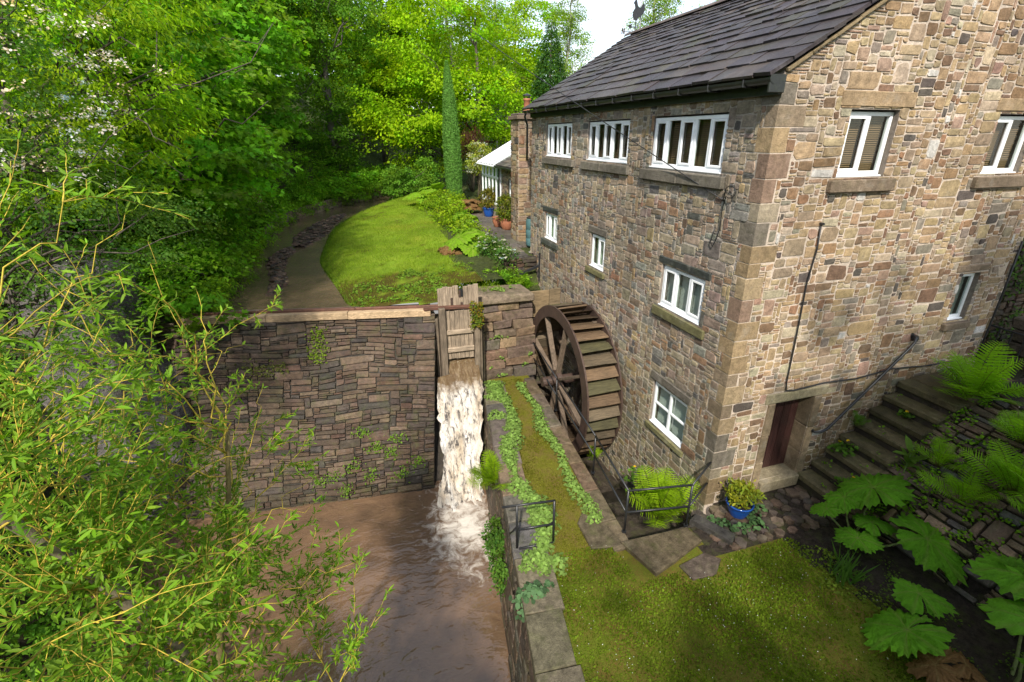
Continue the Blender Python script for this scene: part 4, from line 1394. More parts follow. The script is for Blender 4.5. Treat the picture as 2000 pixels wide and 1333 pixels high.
def height(x, y):
    d, s, sy = river(x, y); w = hw(sy); z0 = zr(sy)
    n = vnoise(np.stack([x, y, x * 0], -1), .55, 3)
    left = z0 - .3 + .75 * sstep(w - .1, w + .5, d) + .55 * np.clip(d - w - .4, 0, 60) * sstep(0, 4, d - w) + n * np.clip((d - w) * .25, 0, 1.2)
    left = np.minimum(left, 17 + n)
    cy = WT0[1] + (WT1[1] - WT0[1]) * (x - WT0[0]) / (WT1[0] - WT0[0]) + .2
    kt = sstep(0, 1.6, y - cy); left = np.where(x > -13.5, 2.3 * (1 - kt) + left * kt, left)
    lawn = z0 - .3 + .62 * sstep(w - .15, w + 1.1, d) + .05 * np.clip(d - w - 1, 0, 5)
    right = lawn + n * .05 * sstep(0, 1, d - w)
    far = np.clip(y - 36, 0, 50) * .16 + np.clip(x - 8, 0, 30) * .1 * sstep(20, 34, y)
    right = right + far
    # garden and patio level beside the house
    k = sstep(-1.4, -.6, x) * sstep(9.4, 10.4, y) * (1 - sstep(24, 34, y))
    right = right * (1 - k) + 3.02 * k
    k2 = sstep(-1.9, -1.3, x) * (1 - sstep(9.4, 10.3, y))
    right = right * (1 - k2) + 1.95 * k2
    z = np.where(s > 0, right, left)
    return z
def terr(name_mats, xs, ys, split):
    X, Y = np.meshgrid(xs, ys, indexing='ij')
    Z = height(X, Y)
    V = np.stack([X, Y, Z], -1).reshape(-1, 3)
    fc = grid_faces(*X.shape)
    c = V[fc].mean(1)
    lab = split(c)
    for k, (name, mat, col, kind) in enumerate(name_mats):
        f = fc[lab == k]
        if not len(f): continue
        u, inv = np.unique(f.ravel(), return_inverse=True)
        C = col(V[u]) if callable(col) else np.tile(col, (len(u), 1))
        put(name, make_mesh(name, V[u], inv.reshape(-1, 4), mat, C, True), kind=kind)
def split_up(c):
    d, s, sy = river(c[:, 0], c[:, 1]); w = hw(sy)
    out = np.zeros(len(c), int)
    lawn = (s > 0) & (d > w + .02) & (c[:, 0] < lawn_edge(c[:, 1])) & (c[:, 1] < 28.5)
    out[lawn] = 1
    under = ((c[:, 1] < WT0[1] + (WT1[1] - WT0[1]) * (c[:, 0] - WT0[0]) / (WT1[0] - WT0[0]) + .25) & (c[:, 0] > -12.4)) | ((c[:, 0] > -.02) & (c[:, 1] < 10.72) & (c[:, 0] < 6.9)) | ((c[:, 0] > -3.3) & (c[:, 1] < 8.0) & (c[:, 0] < 7))
    out[under] = 9
    return out
def lawn_edge(y): return np.interp(y, [6, 8, 11, 14, 18, 22, 26, 29], [-2.2, -2.4, -2.9, -2.55, -2.2, -2.0, -2.0, -2.6])
def lawn_col(V):
    n = vnoise(V, .9, 3); n2 = vnoise(V + 30, 2.2, 3)
    front = 1 - sstep(8.0, 12.0, V[:, 1] + n * 1.6)
    bare = np.clip(sstep(-.05, .3, n2 + front * .8 - .32), 0, 1)[:, None]
    tone = (1 + .35 * vnoise(V + 60, .6, 3) + .2 * vnoise(V + 90, 2.5, 2))[:, None]
    tint = np.array((1.0, 1.0, 1.0)) + np.array((.25, -.05, .1)) * np.clip(vnoise(V + 120, .8, 2), 0, 1)[:, None] * 1.5
    return tone * tint * (1 - bare) + np.array((.62, .36, .9)) * bare * .75
terr([('hillside', 'soil', (.06, .075, .02), 'structure'), ('upper_lawn', 'upper_turf', lawn_col, 'structure')],
     np.arange(-30, 7.01, .22), np.arange(6.3, 34.1, .22), split_up)
def split_far(c): return np.where((c[:, 0] > -30) & (c[:, 0] < 7) & (c[:, 1] > 6.3) & (c[:, 1] < 34), 9, 0)
terr([('far_ground', 'soil', (.06, .09, .02), 'structure')], np.concatenate([np.arange(-260, -30, 23), np.arange(-30, 7, 1.85), np.arange(7, 60, 3), np.arange(60, 261, 25)]), np.concatenate([np.arange(6.3, 34, 1.385), np.arange(34.0, 80, 3), np.arange(80, 420, 20)]), split_far)
# bank west of the pool and ground behind the viewpoint
xs = np.arange(-60, -9.9, .7); ys = np.arange(-40, 7.0, .7)
X, Y = np.meshgrid(xs, ys, indexing='ij')
e = -12.6 + .8 * np.sin(Y * .5) + np.clip(-Y - 1, 0, 6) * .45
Z = -2.6 + 3.2 * sstep(0, 3.0, e - X) + .5 * np.clip(e - X - 2.0, 0, 30) + .4 * vnoise(np.stack([X, Y, X * 0], -1), .5, 3)
kb = sstep(0.5, 6.4, Y) * sstep(.3, 2.2, e - X)
Z = Z * (1 - kb) + (height(X, X * 0 + 6.5) - .05) * kb
put('west_bank', make_mesh('west_bank', np.stack([X, Y, Z], -1).reshape(-1, 3), grid_faces(*X.shape), 'soil', np.tile((.05, .042, .025), (X.size, 1)), True), kind='structure')

m = MB()   # level ground east of the mill and above the rockery
m.add([(6.9, -1.2, 2.1), (120, -1.2, 2.1), (120, 8, 2.6), (6.9, 8, 2.6)], [(0, 1, 2, 3)], (.06, .075, .02))
m.add([(8.0, -60, 2.75), (120, -60, 2.75), (120, -1.25, 2.75), (8.0, -1.25, 2.75)], [(0, 1, 2, 3)], (.06, .075, .02))
m.build('yard_ground', 'soil', kind='structure')
# stream surface
sec = []
for i in range(len(CL)):
    a = CL[max(i - 1, 0)]; b = CL[min(i + 1, len(CL) - 1)]
    t_ = (b - a) / np.linalg.norm(b - a); nn_ = np.array((t_[1], -t_[0]))
    w = hw(CL[i][1]) + .25
    if CL[i][1] < 8.5: w = 1.95
    for k in np.linspace(-1, 1, 9):
        q = CL[i] + nn_ * w * k
        sec.append((q[0], max(q[1], crest(q[0])[1] + .12), zr(CL[i][1]) - .02))
put('stream', make_mesh('stream', np.array(sec), grid_faces(len(CL), 9), 'stream_water', smooth=True), kind='structure')
# gravel and leaf-litter bars in the stream
rng = np.random.RandomState(3)
def bar(name, pts, label):
    th_ = thing(name, label, 'gravel bar', (pts[0][0], pts[0][1], zr(pts[0][1])))
    P = catmull([(p[0], p[1]) for p in pts], 8); R = np.interp(np.linspace(0, 1, len(P)), np.linspace(0, 1, len(pts)), [p[2] for p in pts])
    V = []; 
    for i in range(len(P)):
        a = P[max(i - 1, 0)]; b = P[min(i + 1, len(P) - 1)]; t_ = (b - a) / np.linalg.norm(b - a); n_ = np.array((t_[1], -t_[0]))
        for k in np.linspace(-1, 1, 7):
            q = P[i] + n_ * R[i] * k
            V.append((q[0], q[1], zr(q[1]) - .07 + .16 * (1 - k * k) * min(1, R[i] * 3)))
    V = np.array(V); V[:, 2] += .06 * vnoise(V, 3, 3)
    put('mound', make_mesh('mound', V, grid_faces(len(P), 7), 'soil', np.tile((.07, .05, .036), (len(V), 1)), True), th_)
    # pebbles: small flattened stones
    n = 420
    i = rng.randint(0, len(P), n); k = rng.uniform(-1, 1, n)
    m = MB()
    for a, kk in zip(i, k):
        s_ = rng.uniform(.03, .09)
        c_ = (P[a][0] + kk * R[a], P[a][1] + rng.uniform(-.2, .2), zr(P[a][1]) - .04 + .15 * (1 - kk * kk) * min(1, R[a] * 3))
        V_, F_ = chamfer_box(c_, (s_, s_ * rng.uniform(.5, 1), s_ * .4), bev=s_ * .3, jit=s_ * .2, rng=rng)
        m.add(V_, F_, pick(rng, [(.09, .06, .045), (.14, .085, .06), (.06, .05, .045), (.2, .14, .1)], [3, 3, 2, 1], .2))
    m.build('pebbles', 'weir_stone', th_, kind='stuff')
bar('gravel_bar', [(-8.95, 10.2, .05), (-8.8, 11.2, .28), (-9.0, 12.8, .25), (-9.15, 14.5, .38), (-8.9, 16, .3)], 'long bar of reddish leaf litter and pebbles midway across the stream')
bar('gravel_bar', [(-8.5, 16.6, .3), (-8.1, 19, .75), (-7.4, 22, .6), (-6.6, 24.2, .12)], 'dark gravel bank in the stream against the far lawn edge')
# low stone revetment on the far bank of the stream
rv = thing('stream_wall', 'low mossy stone wall lining the far bank of the stream bend', 'wall', (-9, 22, 2.5))
lp_ = []
for i in range(len(CL)):
    a = CL[max(i - 1, 0)]; b = CL[min(i + 1, len(CL) - 1)]; t_ = (b - a) / np.linalg.norm(b - a); nn_ = np.array((t_[1], -t_[0]))
    if 17.5 < CL[i][1] < 33: lp_.append(np.append(CL[i] - nn_ * (hw(CL[i][1]) + .1), zr(CL[i][1]) - .1))
lp_ = np.array(lp_)
seg = np.r_[0, np.cumsum(np.linalg.norm(np.diff(lp_[:, :2], axis=0), axis=1))]
WL = math.floor(seg[-1] / .08) * .08
def rv_map(L):
    x = np.interp(L[:, 0], seg, lp_[:, 0]); y = np.interp(L[:, 0], seg, lp_[:, 1]); z = np.interp(L[:, 0], seg, lp_[:, 2])
    return np.stack([x + L[:, 2] * .8, y - L[:, 2] * .5, z + L[:, 1]], 1)
rects = pack_rects(WL, .64, .08, np.ones((int(round(WL / .08)), 8), bool), rng, (3, 7), (1, 3), .05)
st_ = collect_stones(rects, rv_map, lambda r_, r: pick(r_, [(.2, .155, .1), (.16, .12, .085), (.24, .18, .11)], [1, 1, 1], .2), rng, gap=.012, depth=.04, mat='path_stone')
build_stones(st_, rv, 150)
m = MB(); g = np.array([(x, z, 0.0) for x in np.linspace(0, WL, 40) for z in (-.2, .66)]); Vb = rv_map(g)
m.add(Vb, [(2 * i, 2 * i + 2, 2 * i + 3, 2 * i + 1) for i in range(39)], (.05, .04, .03)); m.build('mortar_bed', 'path_stone', rv)

# ------------------------------------------------------------------ house behind: chimney, extension, conservatory
rng = np.random.RandomState(41)
ch = thing('chimney', 'slender stone chimney stack with red pot at the back of the mill', 'chimney', (.4, 12.9, 3.05))
CX0, CX1, CY0, CY1 = .08, .74, 12.4, 13.3
faces = [planar((CX0, CY0, 3.05), (1, 0, 0), (0, 0, 1)), planar((CX0, CY1, 3.05), (0, -1, 0), (0, 0, 1))]
st_ = []
for fm, w in zip(faces, (CX1 - CX0, CY1 - CY0)):
    rects = pack_rects(w, 4.52, .06, np.ones((int(round(w / .06)), 75), bool), rng, (3, 7), (2, 4), .05)
    st_ += collect_stones(rects, fm, lambda r_, r: pick(r_, GABLE_PAL, GABLE_W) * .85, rng, gap=.009, depth=.02)
build_stones(st_, ch, 250)
m = MB(); m.box((CX0 + .002, CY0 + .002, 2.9), (CX1, CY1 - .002, 7.56), (.4, .33, .26)); m.build('core', 'mortar', ch)
m = MB(); m.box((CX0 - .1, CY0 - .1, 7.56), (CX1 + .1, CY1 + .1, 7.7), (.2, .15, .11), .02); m.box((CX0 - .02, CY0 - .02, 7.7), (CX1 + .02, CY1 + .02, 7.78), (.14, .11, .09), .02); m.build('cap', 'dressed_stone', ch)
m = MB(); m.lathe([(.15, 0), (.14, .1), (.12, .14), (.12, .42), (.145, .44), (.145, .5), (.11, .5), (.1, .0)], (.52, 12.75, 7.78), 16); m.build('pot', 'terracotta', ch, smooth=True)
m = MB(); m.lathe([(.0, .68), (.16, .62), (.16, .59), (.0, .6)], (.52, 12.75, 7.78), 14)
for a in range(5): m.box((.52 + .11 * math.cos(a * 1.257) - .01, 12.75 + .11 * math.sin(a * 1.257) - .01, 8.27), (.52 + .11 * math.cos(a * 1.257) + .01, 12.75 + .11 * math.sin(a * 1.257) + .01, 8.4))
m.build('cowl', 'black_metal', ch)
ext_ = thing('extension', 'low stone extension with slate roof behind the chimney', 'building', (2, 15, 3.05))
EX = 1.0
hw_ = (15.25, 16.6, 4.27, 5.15)
fr_ = np.ones((int(round(4.6 / .06)), int(round(2.7 / .06))), bool)
U = 13.1 + (np.arange(fr_.shape[0]) + .5) * .06; Z_ = 3.05 + (np.arange(fr_.shape[1]) + .5) * .06
fr_[np.ix_((U > hw_[0] - .02) & (U < hw_[1] + .02), (Z_ > hw_[2] - .2) & (Z_ < hw_[3] + .02))] = False
rects = pack_rects(4.6, 2.7, .06, fr_, rng, (3, 7), (2, 4), .05)
rects = [(4.6 - r[2], r[1], 4.6 - r[0], r[3]) for r in rects]
st_ = collect_stones(rects, planar((EX, 17.7, 3.05), (0, -1, 0), (0, 0, 1)), lambda r_, r: pick(r_, SHADE_PAL, SHADE_W), rng, gap=.01, depth=.02, mat='shade_stone')
build_stones(st_, ext_, 150)
m = MB()
core_wall([hw_], 13.0, 17.7, 2.9, 5.75, lambda a, n, z: (EX - n, a, z), m, (.3, .26, .21))
m.add([(EX, 17.7, 2.9), (5, 17.7, 2.9), (5, 17.7, 6.5), (EX, 17.7, 5.75)], [(0, 1, 2, 3)], (.3, .26, .21))
m.build('wall', 'mortar', ext_)
m = MB()
for (a, b_, c_, d_) in ((hw_[0], hw_[1], hw_[2], hw_[2] + .07), (hw_[0], hw_[1], hw_[3] - .07, hw_[3]), (hw_[0], hw_[0] + .07, hw_[2], hw_[3]), (hw_[1] - .07, hw_[1], hw_[2], hw_[3]), (15.65, 15.72, hw_[2], hw_[3]), (16.1, 16.17, hw_[2], hw_[3])):
    m.box((EX + .05, a, c_), (EX + .11, b_, d_), (1, 1, 1), .005)
wx = m.build('window', 'white_upvc', ext_)
for (a, b_) in ((hw_[0] + .06, 15.66), (15.71, 16.11), (16.16, hw_[1] - .06)):
    m = MB(); m.box((EX + .08, a, hw_[2] + .06), (EX + .085, b_, hw_[3] - .06)); m.build('pane', 'window_glass', wx)
m = MB(); m.box((EX - .07, hw_[0] - .1, hw_[2] - .2), (EX + .1, hw_[1] + .1, hw_[2] - .01), (.22, .18, .13), .015); m.build('sill', 'dressed_stone', ext_)
m = MB(); m.add([(EX + .5, 13.1, 3.0), (EX + .5, 17.6, 3.0), (EX + .5, 17.6, 5.7), (EX + .5, 13.1, 5.7)], [(0, 1, 2, 3)], (.02, .02, .02)); m.build('dark_backing', 'soil', ext_)  # near-black sheet; its colour stands in for the unlit room behind the panes
m = MB(); m.add([(EX - .25, 13.0, 5.66), (EX - .25, 17.85, 5.66), (4.5, 17.85, 7.4), (4.5, 13.0, 7.4)], [(0, 3, 2, 1)], (.1, .085, .075)); ro = m.build('roof', 'slate_stone', ext_)
s_ = 0
for row in range(7):
    e_ = .3
    y = 13.05
    while y < 17.8:
        w = min(rng.uniform(.35, .65), 17.9 - y)
        p0 = np.array((EX - .27 + s_ * .905, 0, 5.70 + s_ * .425)); p1 = p0 + np.array((.905, 0, .425)) * .45
        V = [(p0[0], y + .004, p0[2]), (p0[0], y + w - .004, p0[2]), (p1[0], y + w - .004, p1[2] - .03), (p1[0], y + .004, p1[2] - .03)]
        V = V + [(a, b_, c_ + .035) for (a, b_, c_) in V]
        put('slate', make_mesh('slate', np.array(V), BOXF, 'slate_stone', np.tile(pick(rng, [(.12, .1, .085), (.1, .085, .08), (.15, .125, .1)], [1, 1, 1], .2), (8, 1))), ro)
        y += w
    s_ += e_
m = MB(); m.tube([(EX - .3, 13.2, 5.63), (EX - .3, 17.9, 5.63)], .05, 8); m.tube([(EX - .12, 17.78, 5.6), (EX - .12, 17.78, 3.1)], .035, 8); m.build('gutter', 'black_metal', ext_)
con = thing('conservatory', 'white framed glass conservatory behind the stone extension', 'conservatory', (2, 19.5, 3.05))
cx = .95
m = MB(); m.box((cx, 17.9, 3.0), (cx + .2, 21.2, 3.75), (.4, .33, .26), .01); m.box((cx, 21.2, 3.0), (4, 21.4, 3.75), (.4, .33, .26), .01); m.build('dwarf_wall', 'mortar', con)
ys = np.linspace(17.95, 21.3, 6)
for i, y in enumerate(ys):
    m = MB(); m.box((cx, y - .045, 3.75), (cx + .09, y + .045, 5.62), (1, 1, 1), .008); m.build('mullion', 'white_upvc', con)
for z in (3.76, 5.05, 5.6):
    m = MB(); m.box((cx - .01, 17.9, z - .045), (cx + .095, 21.35, z + .045), (1, 1, 1), .008); m.build('transom', 'white_upvc', con)
for i in range(5):
    m = MB(); m.box((cx + .04, ys[i] + .045, 3.8), (cx + .05, ys[i + 1] - .045, 5.56)); m.build('pane', 'window_glass', con)
for i in range(7):
    y0_, y1_ = 17.8 + i * .53, 17.8 + i * .53 + .5
    p0, p1 = (cx - .2, 5.68), (4.2, 7.55)
    m = MB(); m.add([(p0[0], y0_, p0[1]), (p1[0], y0_, p1[1]), (p1[0], y1_, p1[1]), (p0[0], y1_, p0[1]), (p0[0], y0_, p0[1] - .04), (p1[0], y0_, p1[1] - .04), (p1[0], y1_, p1[1] - .04), (p0[0], y1_, p0[1] - .04)], BOXF); m.build('roof_panel', 'conservatory_roof', con)
    m = MB(); m.beam((p0[0], y1_ + .015, p0[1] + .01), (p1[0], y1_ + .015, p1[1] + .01), .04, .06); m.build('glazing_bar', 'white_upvc', con)
m = MB(); m.tube([(cx - .24, 17.8, 5.62), (cx - .24, 21.5, 5.62)], .045, 8); m.build('gutter', 'white_upvc', con)

# patio flags
pt = thing('patio', 'grey flagstone patio beside the extension with pots on it', 'patio', (0, 14, 3.0))
y = 10.0
while y < 21:
    h = rng.uniform(.55, .9); x = -1.0 + rng.uniform(-.1, .1)
    while x < .95:
        w = rng.uniform(.5, .9); w = min(w, 1.0 - x) if x + w < .99 else 1.0 - x
        if w < .12: break
        if not (y < 10.75 and x + w > -.02):
            slab('flagstone', [(x + .012, y + .012), (x + w - .012, y + .012), (x + w - .012, y + h - .012), (x + .012, y + h - .012)], 2.95, 3.075 + rng.uniform(0, .012), pick(rng, [(.13, .11, .095), (.1, .09, .08), (.16, .13, .11)], [1, 1, 1], .15), pt)
        x += w
    y += h
# garden retaining wall below the patio
gw = thing('garden_wall', 'short rough stone wall dropping from the patio beside the mill', 'wall', (-.6, 9.9, 2))
rects = pack_rects(1.2, 1.1, .05, np.ones((24, 22), bool), rng, (4, 9), (2, 4), .05)
st_ = collect_stones(rects, planar((-1.25, 9.95, 1.9), (1, 0, 0), (0, 0, 1)), lambda r_, r: pick(r_, WEIR_PAL, WEIR_W, .2), rng, gap=.01, depth=.05, mat='path_stone')
build_stones(st_, gw, 100)
m = MB(); m.box((-1.24, 9.96, 1.7), (-.02, 10.4, 2.98), (.06, .05, .04)); m.build('core', 'soil', gw)
# water butt
wb = thing('water_butt', 'tall blue-green plastic water butt against the corner of the mill', 'water butt', (.36, 11.4, 3.08))
m = MB(); m.lathe([(0, 0), (.25, 0), (.28, .06), (.285, .3), (.27, .32), (.285, .34), (.29, .62), (.275, .64), (.29, .66), (.285, .95), (.26, 1.05), (.25, 1.07)], (.36, 11.4, 3.08), 24); m.build('barrel', 'butt_plastic', wb, smooth=True)
m = MB(); m.lathe([(0, 1.12), (.2, 1.11), (.265, 1.08), (.265, 1.05), (.0, 1.05)], (.36, 11.4, 3.08), 20); m.build('lid', 'black_metal', wb)
def pot(name, label, loc, prof, mat):
    th_ = thing(name, label, 'pot', loc)
    m = MB(); m.lathe(prof, loc, 26); m.build('body', mat, th_, smooth=True)
    r = prof[-1][0]; zt = prof[-1][1]
    m = MB(); n = 16
    m.add([(loc[0] + r * math.cos(2 * math.pi * k / n), loc[1] + r * math.sin(2 * math.pi * k / n), loc[2] + zt) for k in range(n)], [tuple(range(n))]); m.build('compost', 'pot_soil', th_)
    return th_
BLUE = [(0, 0), (.15, 0), (.165, .02), (.20, .12), (.235, .22), (.245, .27), (.265, .285), (.265, .31), (.235, .31), (.22, .26)]
pot('plant_pot', 'glazed blue pot holding a yellow-green shrub at the mill corner', (.42, -.46, .02), BLUE, 'blue_glaze')
pot('plant_pot', 'blue glazed pot on the patio near the conservatory', (.72, 19.2, 3.08), [(r * 1.25, z * 1.5) for r, z in BLUE], 'blue_glaze')
TERR = [(0, 0), (.2, 0), (.22, .03), (.3, .2), (.33, .36), (.31, .44), (.34, .46), (.34, .51), (.3, .51), (.28, .46)]
pot('plant_pot', 'larger terracotta pot with a round bush on the patio', (.48, 15.2, 3.08), TERR, 'terracotta')
pot('plant_pot', 'smaller terracotta pot half hidden behind the larger one', (.3, 15.95, 3.08), [(r * .85, z * .9) for r, z in TERR], 'terracotta')

# grey rock outcrop at the left end of the weir
ro_ = np.random.RandomState(6)
nu, nv = 46, 60
th_ = np.linspace(0, 2 * math.pi, nv, endpoint=False)
V = []
for i in range(nu):
    f = i / (nu - 1)
    z = -2.6 + f * 7.0
    r = 1.75 * (1 - .32 * f ** 1.5) * (1 if f < .93 else (1 - (f - .93) / .07 * .8))
    for a in th_:
        V.append((-13.3 + f * .5 + r * 1.15 * math.cos(a), 6.6 + f * .8 + r * math.sin(a), z))
V = np.array(V)
cen = np.array((-13.1, 7.0, 0)); dv = V - cen; dv[:, 2] = 0; dv /= np.linalg.norm(dv, axis=1)[:, None] + 1e-6
V += dv * (vnoise(V * np.array((1, 1, .45)), .8, 4) * .75 + np.abs(vnoise(V * np.array((1.2, 1.2, .5)) + 4, 2.6, 3)) * .35)[:, None]
F = [(i * nv + k, i * nv + (k + 1) % nv, (i + 1) * nv + (k + 1) % nv, (i + 1) * nv + k) for i in range(nu - 1) for k in range(nv)]
F.append(tuple((nu - 1) * nv + k for k in range(nv)))
put('rock_outcrop', make_mesh('rock_outcrop', V, F, 'rock', np.tile((.17, .155, .145), (len(V), 1)), True), label='grey craggy rock outcrop at the left end of the weir', cat='rock')
# ------------------------------------------------------------------ vegetation
def tmpl(pts, faces, fold=0.0):
    P = np.array([(x, y, abs(y) * fold) for x, y in pts], float)
    return P, [np.array(f) for f in faces]
OVAL = tmpl([(0, 0), (.3, .24), (.68, .22), (1, 0), (.68, -.22), (.3, -.24)], [(0, 3, 2, 1), (0, 5, 4, 3)], .35)
LANCE = tmpl([(0, 0), (.3, .10), (.65, .085), (1, 0), (.65, -.085), (.3, -.10)], [(0, 3, 2, 1), (0, 5, 4, 3)], .4)
ROUND = tmpl([(0, 0), (.05, .35), (.4, .52), (.8, .42), (1, 0), (.8, -.42), (.4, -.52), (.05, -.35)], [(0, 4, 3, 2), (0, 2, 1), (0, 6, 5, 4), (0, 7, 6)], .18)
_mp = [(0, 0), (.02, .22), (.2, .55), (.34, .30), (.72, .50), (.62, .2), (1, 0), (.62, -.2), (.72, -.50), (.34, -.30), (.2, -.55), (.02, -.22)]
MAPLE = tmpl(_mp, [(0, 3, 2, 1), (0, 5, 4, 3), (0, 6, 5), (0, 7, 6), (0, 9, 8, 7), (0, 11, 10, 9)], .22)
NEEDLE = tmpl([(0, .06), (0, -.06), (1, 0)], [(0, 1, 2)])
BLADE = tmpl([(0, .05), (0, -.05), (.55, -.035), (.55, .035), (1, 0)], [(0, 1, 2, 3), (3, 2, 4)])

def unit(v): return v / (np.linalg.norm(v, axis=-1, keepdims=True) + 1e-9)
def leaves(P, N, T, L, W, tm):
    """leaf blades at P with normal N, axis roughly T, length L, width factor W"""
    n = len(P)
    N = unit(N); T = unit(T - N * (T * N).sum(1, keepdims=True)); B = np.cross(N, T)
    t, fcs = tm
    L = np.broadcast_to(L, n); W = np.broadcast_to(W, n)
    V = P[:, None, :] + L[:, None, None] * (t[None, :, :1] * T[:, None, :] + W[:, None, None] * t[None, :, 1:2] * B[:, None, :] + t[None, :, 2:3] * N[:, None, :])
    k = len(t)
    off = (np.arange(n) * k)[:, None]
    by = {}
    for f in fcs: by.setdefault(len(f), []).append(f[None, :] + off)
    return V.reshape(-1, 3), [np.concatenate(v) for v in by.values()], k
def leaf_mesh(name, parts, mat):
    """parts: list of (V, faces, per-vertex colour)"""
    Vs, Cs, fs, k = [], [], {}, 0
    for V, F, C in parts:
        Vs.append(V); Cs.append(C)
        for f in F: fs.setdefault(f.shape[1], []).append(f + k)
        k += len(V)
    return make_mesh(name, np.concatenate(Vs), [np.concatenate(v) for v in fs.values()], mat, np.concatenate(Cs), True)

def cloud(rng, blobs, ncl, lpc, clr, L, W, tm, col, var=.18, flat=.45, up=.55, shell=.55, hang=.35, cvar=.22, low=None):
    """foliage in clumps spread over and through a set of ellipsoids"""
    blobs = np.array(blobs, float)
    wt = (blobs[:, 3] * blobs[:, 4] * blobs[:, 5]) ** (2 / 3)
    bi = rng.choice(len(blobs), ncl, p=wt / wt.sum())
    d = unit(rng.randn(ncl, 3))
    if low is not None:
        fl = d[:, 2] < low; d[fl, 2] = np.abs(d[fl, 2])
    r = shell + (1 - shell) * rng.rand(ncl) ** .7
    c = blobs[bi, :3] + d * r[:, None] * blobs[bi, 3:6] * (1 + .16 * rng.randn(ncl, 1))
    # keep clumps near the outside of the whole crown denser than the core
    ci = np.repeat(np.arange(ncl), lpc)
    n = len(ci)
    sz = clr * rng.uniform(.6, 1.4, ncl)
    off = unit(rng.randn(n, 3)) * (rng.rand(n) ** .42)[:, None] * np.array((1.15, 1.15, 1.15 * flat))
    # discs sag at their rims
    rr = np.hypot(off[:, 0], off[:, 1])
    off[:, 2] -= .35 * rr ** 2 * hang
    P = c[ci] + off * sz[ci][:, None]
    out = d[ci] * np.array((1, 1, .35))
    N = unit(np.array((0, 0, 1.0)) * up + out * (1 - up) + .42 * rng.randn(n, 3))
    T = unit(out * .8 + np.c_[off[:, :2], -hang * np.ones(n)] + .6 * rng.randn(n, 3))
    V, F, k = leaves(P, N, T, L * rng.uniform(.65, 1.25, n), W, tm)
    b = (1 + cvar * rng.randn(ncl))[ci] * (1 + var * rng.randn(n))
    hue = (rng.randn(ncl) * .10)[ci] + rng.randn(n) * .05
    C = np.array(col)[None] * np.clip(b, .35, 1.9)[:, None]
    C[:, 0] *= np.clip(1 + hue, .5, 1.6); C[:, 2] *= np.clip(1 - hue, .5, 1.5)
    return (V, F, np.repeat(np.clip(C, .002, .9), k, axis=0)), c
def limb_path(rng, a, b, n=7, wob=.12, sag=0.0):
    a = np.array(a, float); b = np.array(b, float)
    t = np.linspace(0, 1, n)[:, None]
    L = np.linalg.norm(b - a)
    w = rng.randn(n, 3) * wob * L * .25; w[0] = 0; w[-1] = 0
    return a + (b - a) * t + w + np.array((0, 0, 1)) * (np.sin(t * math.pi) * sag * L)
def tree(name, label, cat, base, H, blobs, spec, group=None, bark=(.10, .08, .06), r0=.2, seed=0, nlimb=12, extra=None, lean=(0, 0), mat='leaf', twigs=True):
    """local model with its foot at the origin, so that the thing can be copied"""
    rng = np.random.RandomState(seed)
    th_ = thing(name, label, cat, base, group, world=False)
    tm = MB()
    top = np.array((lean[0], lean[1], H * .92))
    tp = limb_path(rng, (0, 0, -.6), top, 9, .05)
    tm.tube(tp, np.linspace(r0, r0 * .18, 9), 9, bark)
    parts = []
    allc = []
    for sp in spec:
        (p, c) = cloud(rng, blobs, **sp); parts.append(p); allc.append(c)
    tr_ = tm.build('trunk', 'bark', th_, smooth=True)
    c0 = allc[0]
    lm = MB()
    for k in range(nlimb):
        b = c0[rng.randint(len(c0))]
        h = np.clip(b[2] - .35 * np.hypot(b[0], b[1]) , .15 * H, .85 * H)
        j = np.interp(h, tp[:, 2], np.arange(9)); a = tp[int(j)]
        rr = r0 * .45 * (1 - h / H * .6)
        lm.tube(limb_path(rng, a, b, 7, .22, .05), np.linspace(rr, rr * .15, 7), 6, bark)
        if twigs:
            for q in range(2):
                b2 = b + rng.randn(3) * .9
                lm.tube(limb_path(rng, a + (b - a) * .6, b2, 5, .25), np.linspace(rr * .4, rr * .08, 5), 4, bark)
    lm.build('limbs', 'bark', th_, smooth=True)
    put('crown', leaf_mesh('crown', parts, mat), th_, kind='stuff')
    if extra: extra(th_, rng, blobs, allc)
    return th_

SYC = (.145, .33, .014); ASH = (.23, .37, .010); YEL = (.26, .42, .008); PALE = (.21, .33, .02)

# big sycamore overhanging the stream
syc = tree('sycamore_tree', 'large green sycamore leaning over the left bank of the stream', 'tree', (-12.6, 12.6, 3.2), 9.5,
    [(1.6, -.6, 3.1, 3.1, 3.0, 1.5), (.4, -.2, 5.3, 3.6, 3.3, 1.8), (1.5, 1.6, 2.2, 2.0, 2.4, 1.1), (.2, 1.5, 7.8, 3.0, 3.2, 2.2), (-1.2, -1.6, 3.4, 2.4, 2.4, 1.7), (-.6, -2.2, 1.4, 2.3, 1.6, 1.2)],
    [dict(ncl=900, lpc=36, clr=.52, L=.17, W=1.0, tm=MAPLE, col=SYC, flat=.28, up=.6, shell=.6, hang=.9), dict(ncl=150, lpc=34, clr=.5, L=.16, W=1, tm=MAPLE, col=(.16, .27, .035), flat=.28, up=.7, shell=.85, hang=.9)], r0=.26, seed=1, nlimb=26)
copy_thing(syc, (-13.4, 21.0, 6.0), 2.1, 1.35, 'taller sycamore high on the slope behind the leaning one')
copy_thing(syc, (-13.2, 28.0, 5.2), 4.4, 1.15, 'shaded sycamore on the slope above the stream bend')
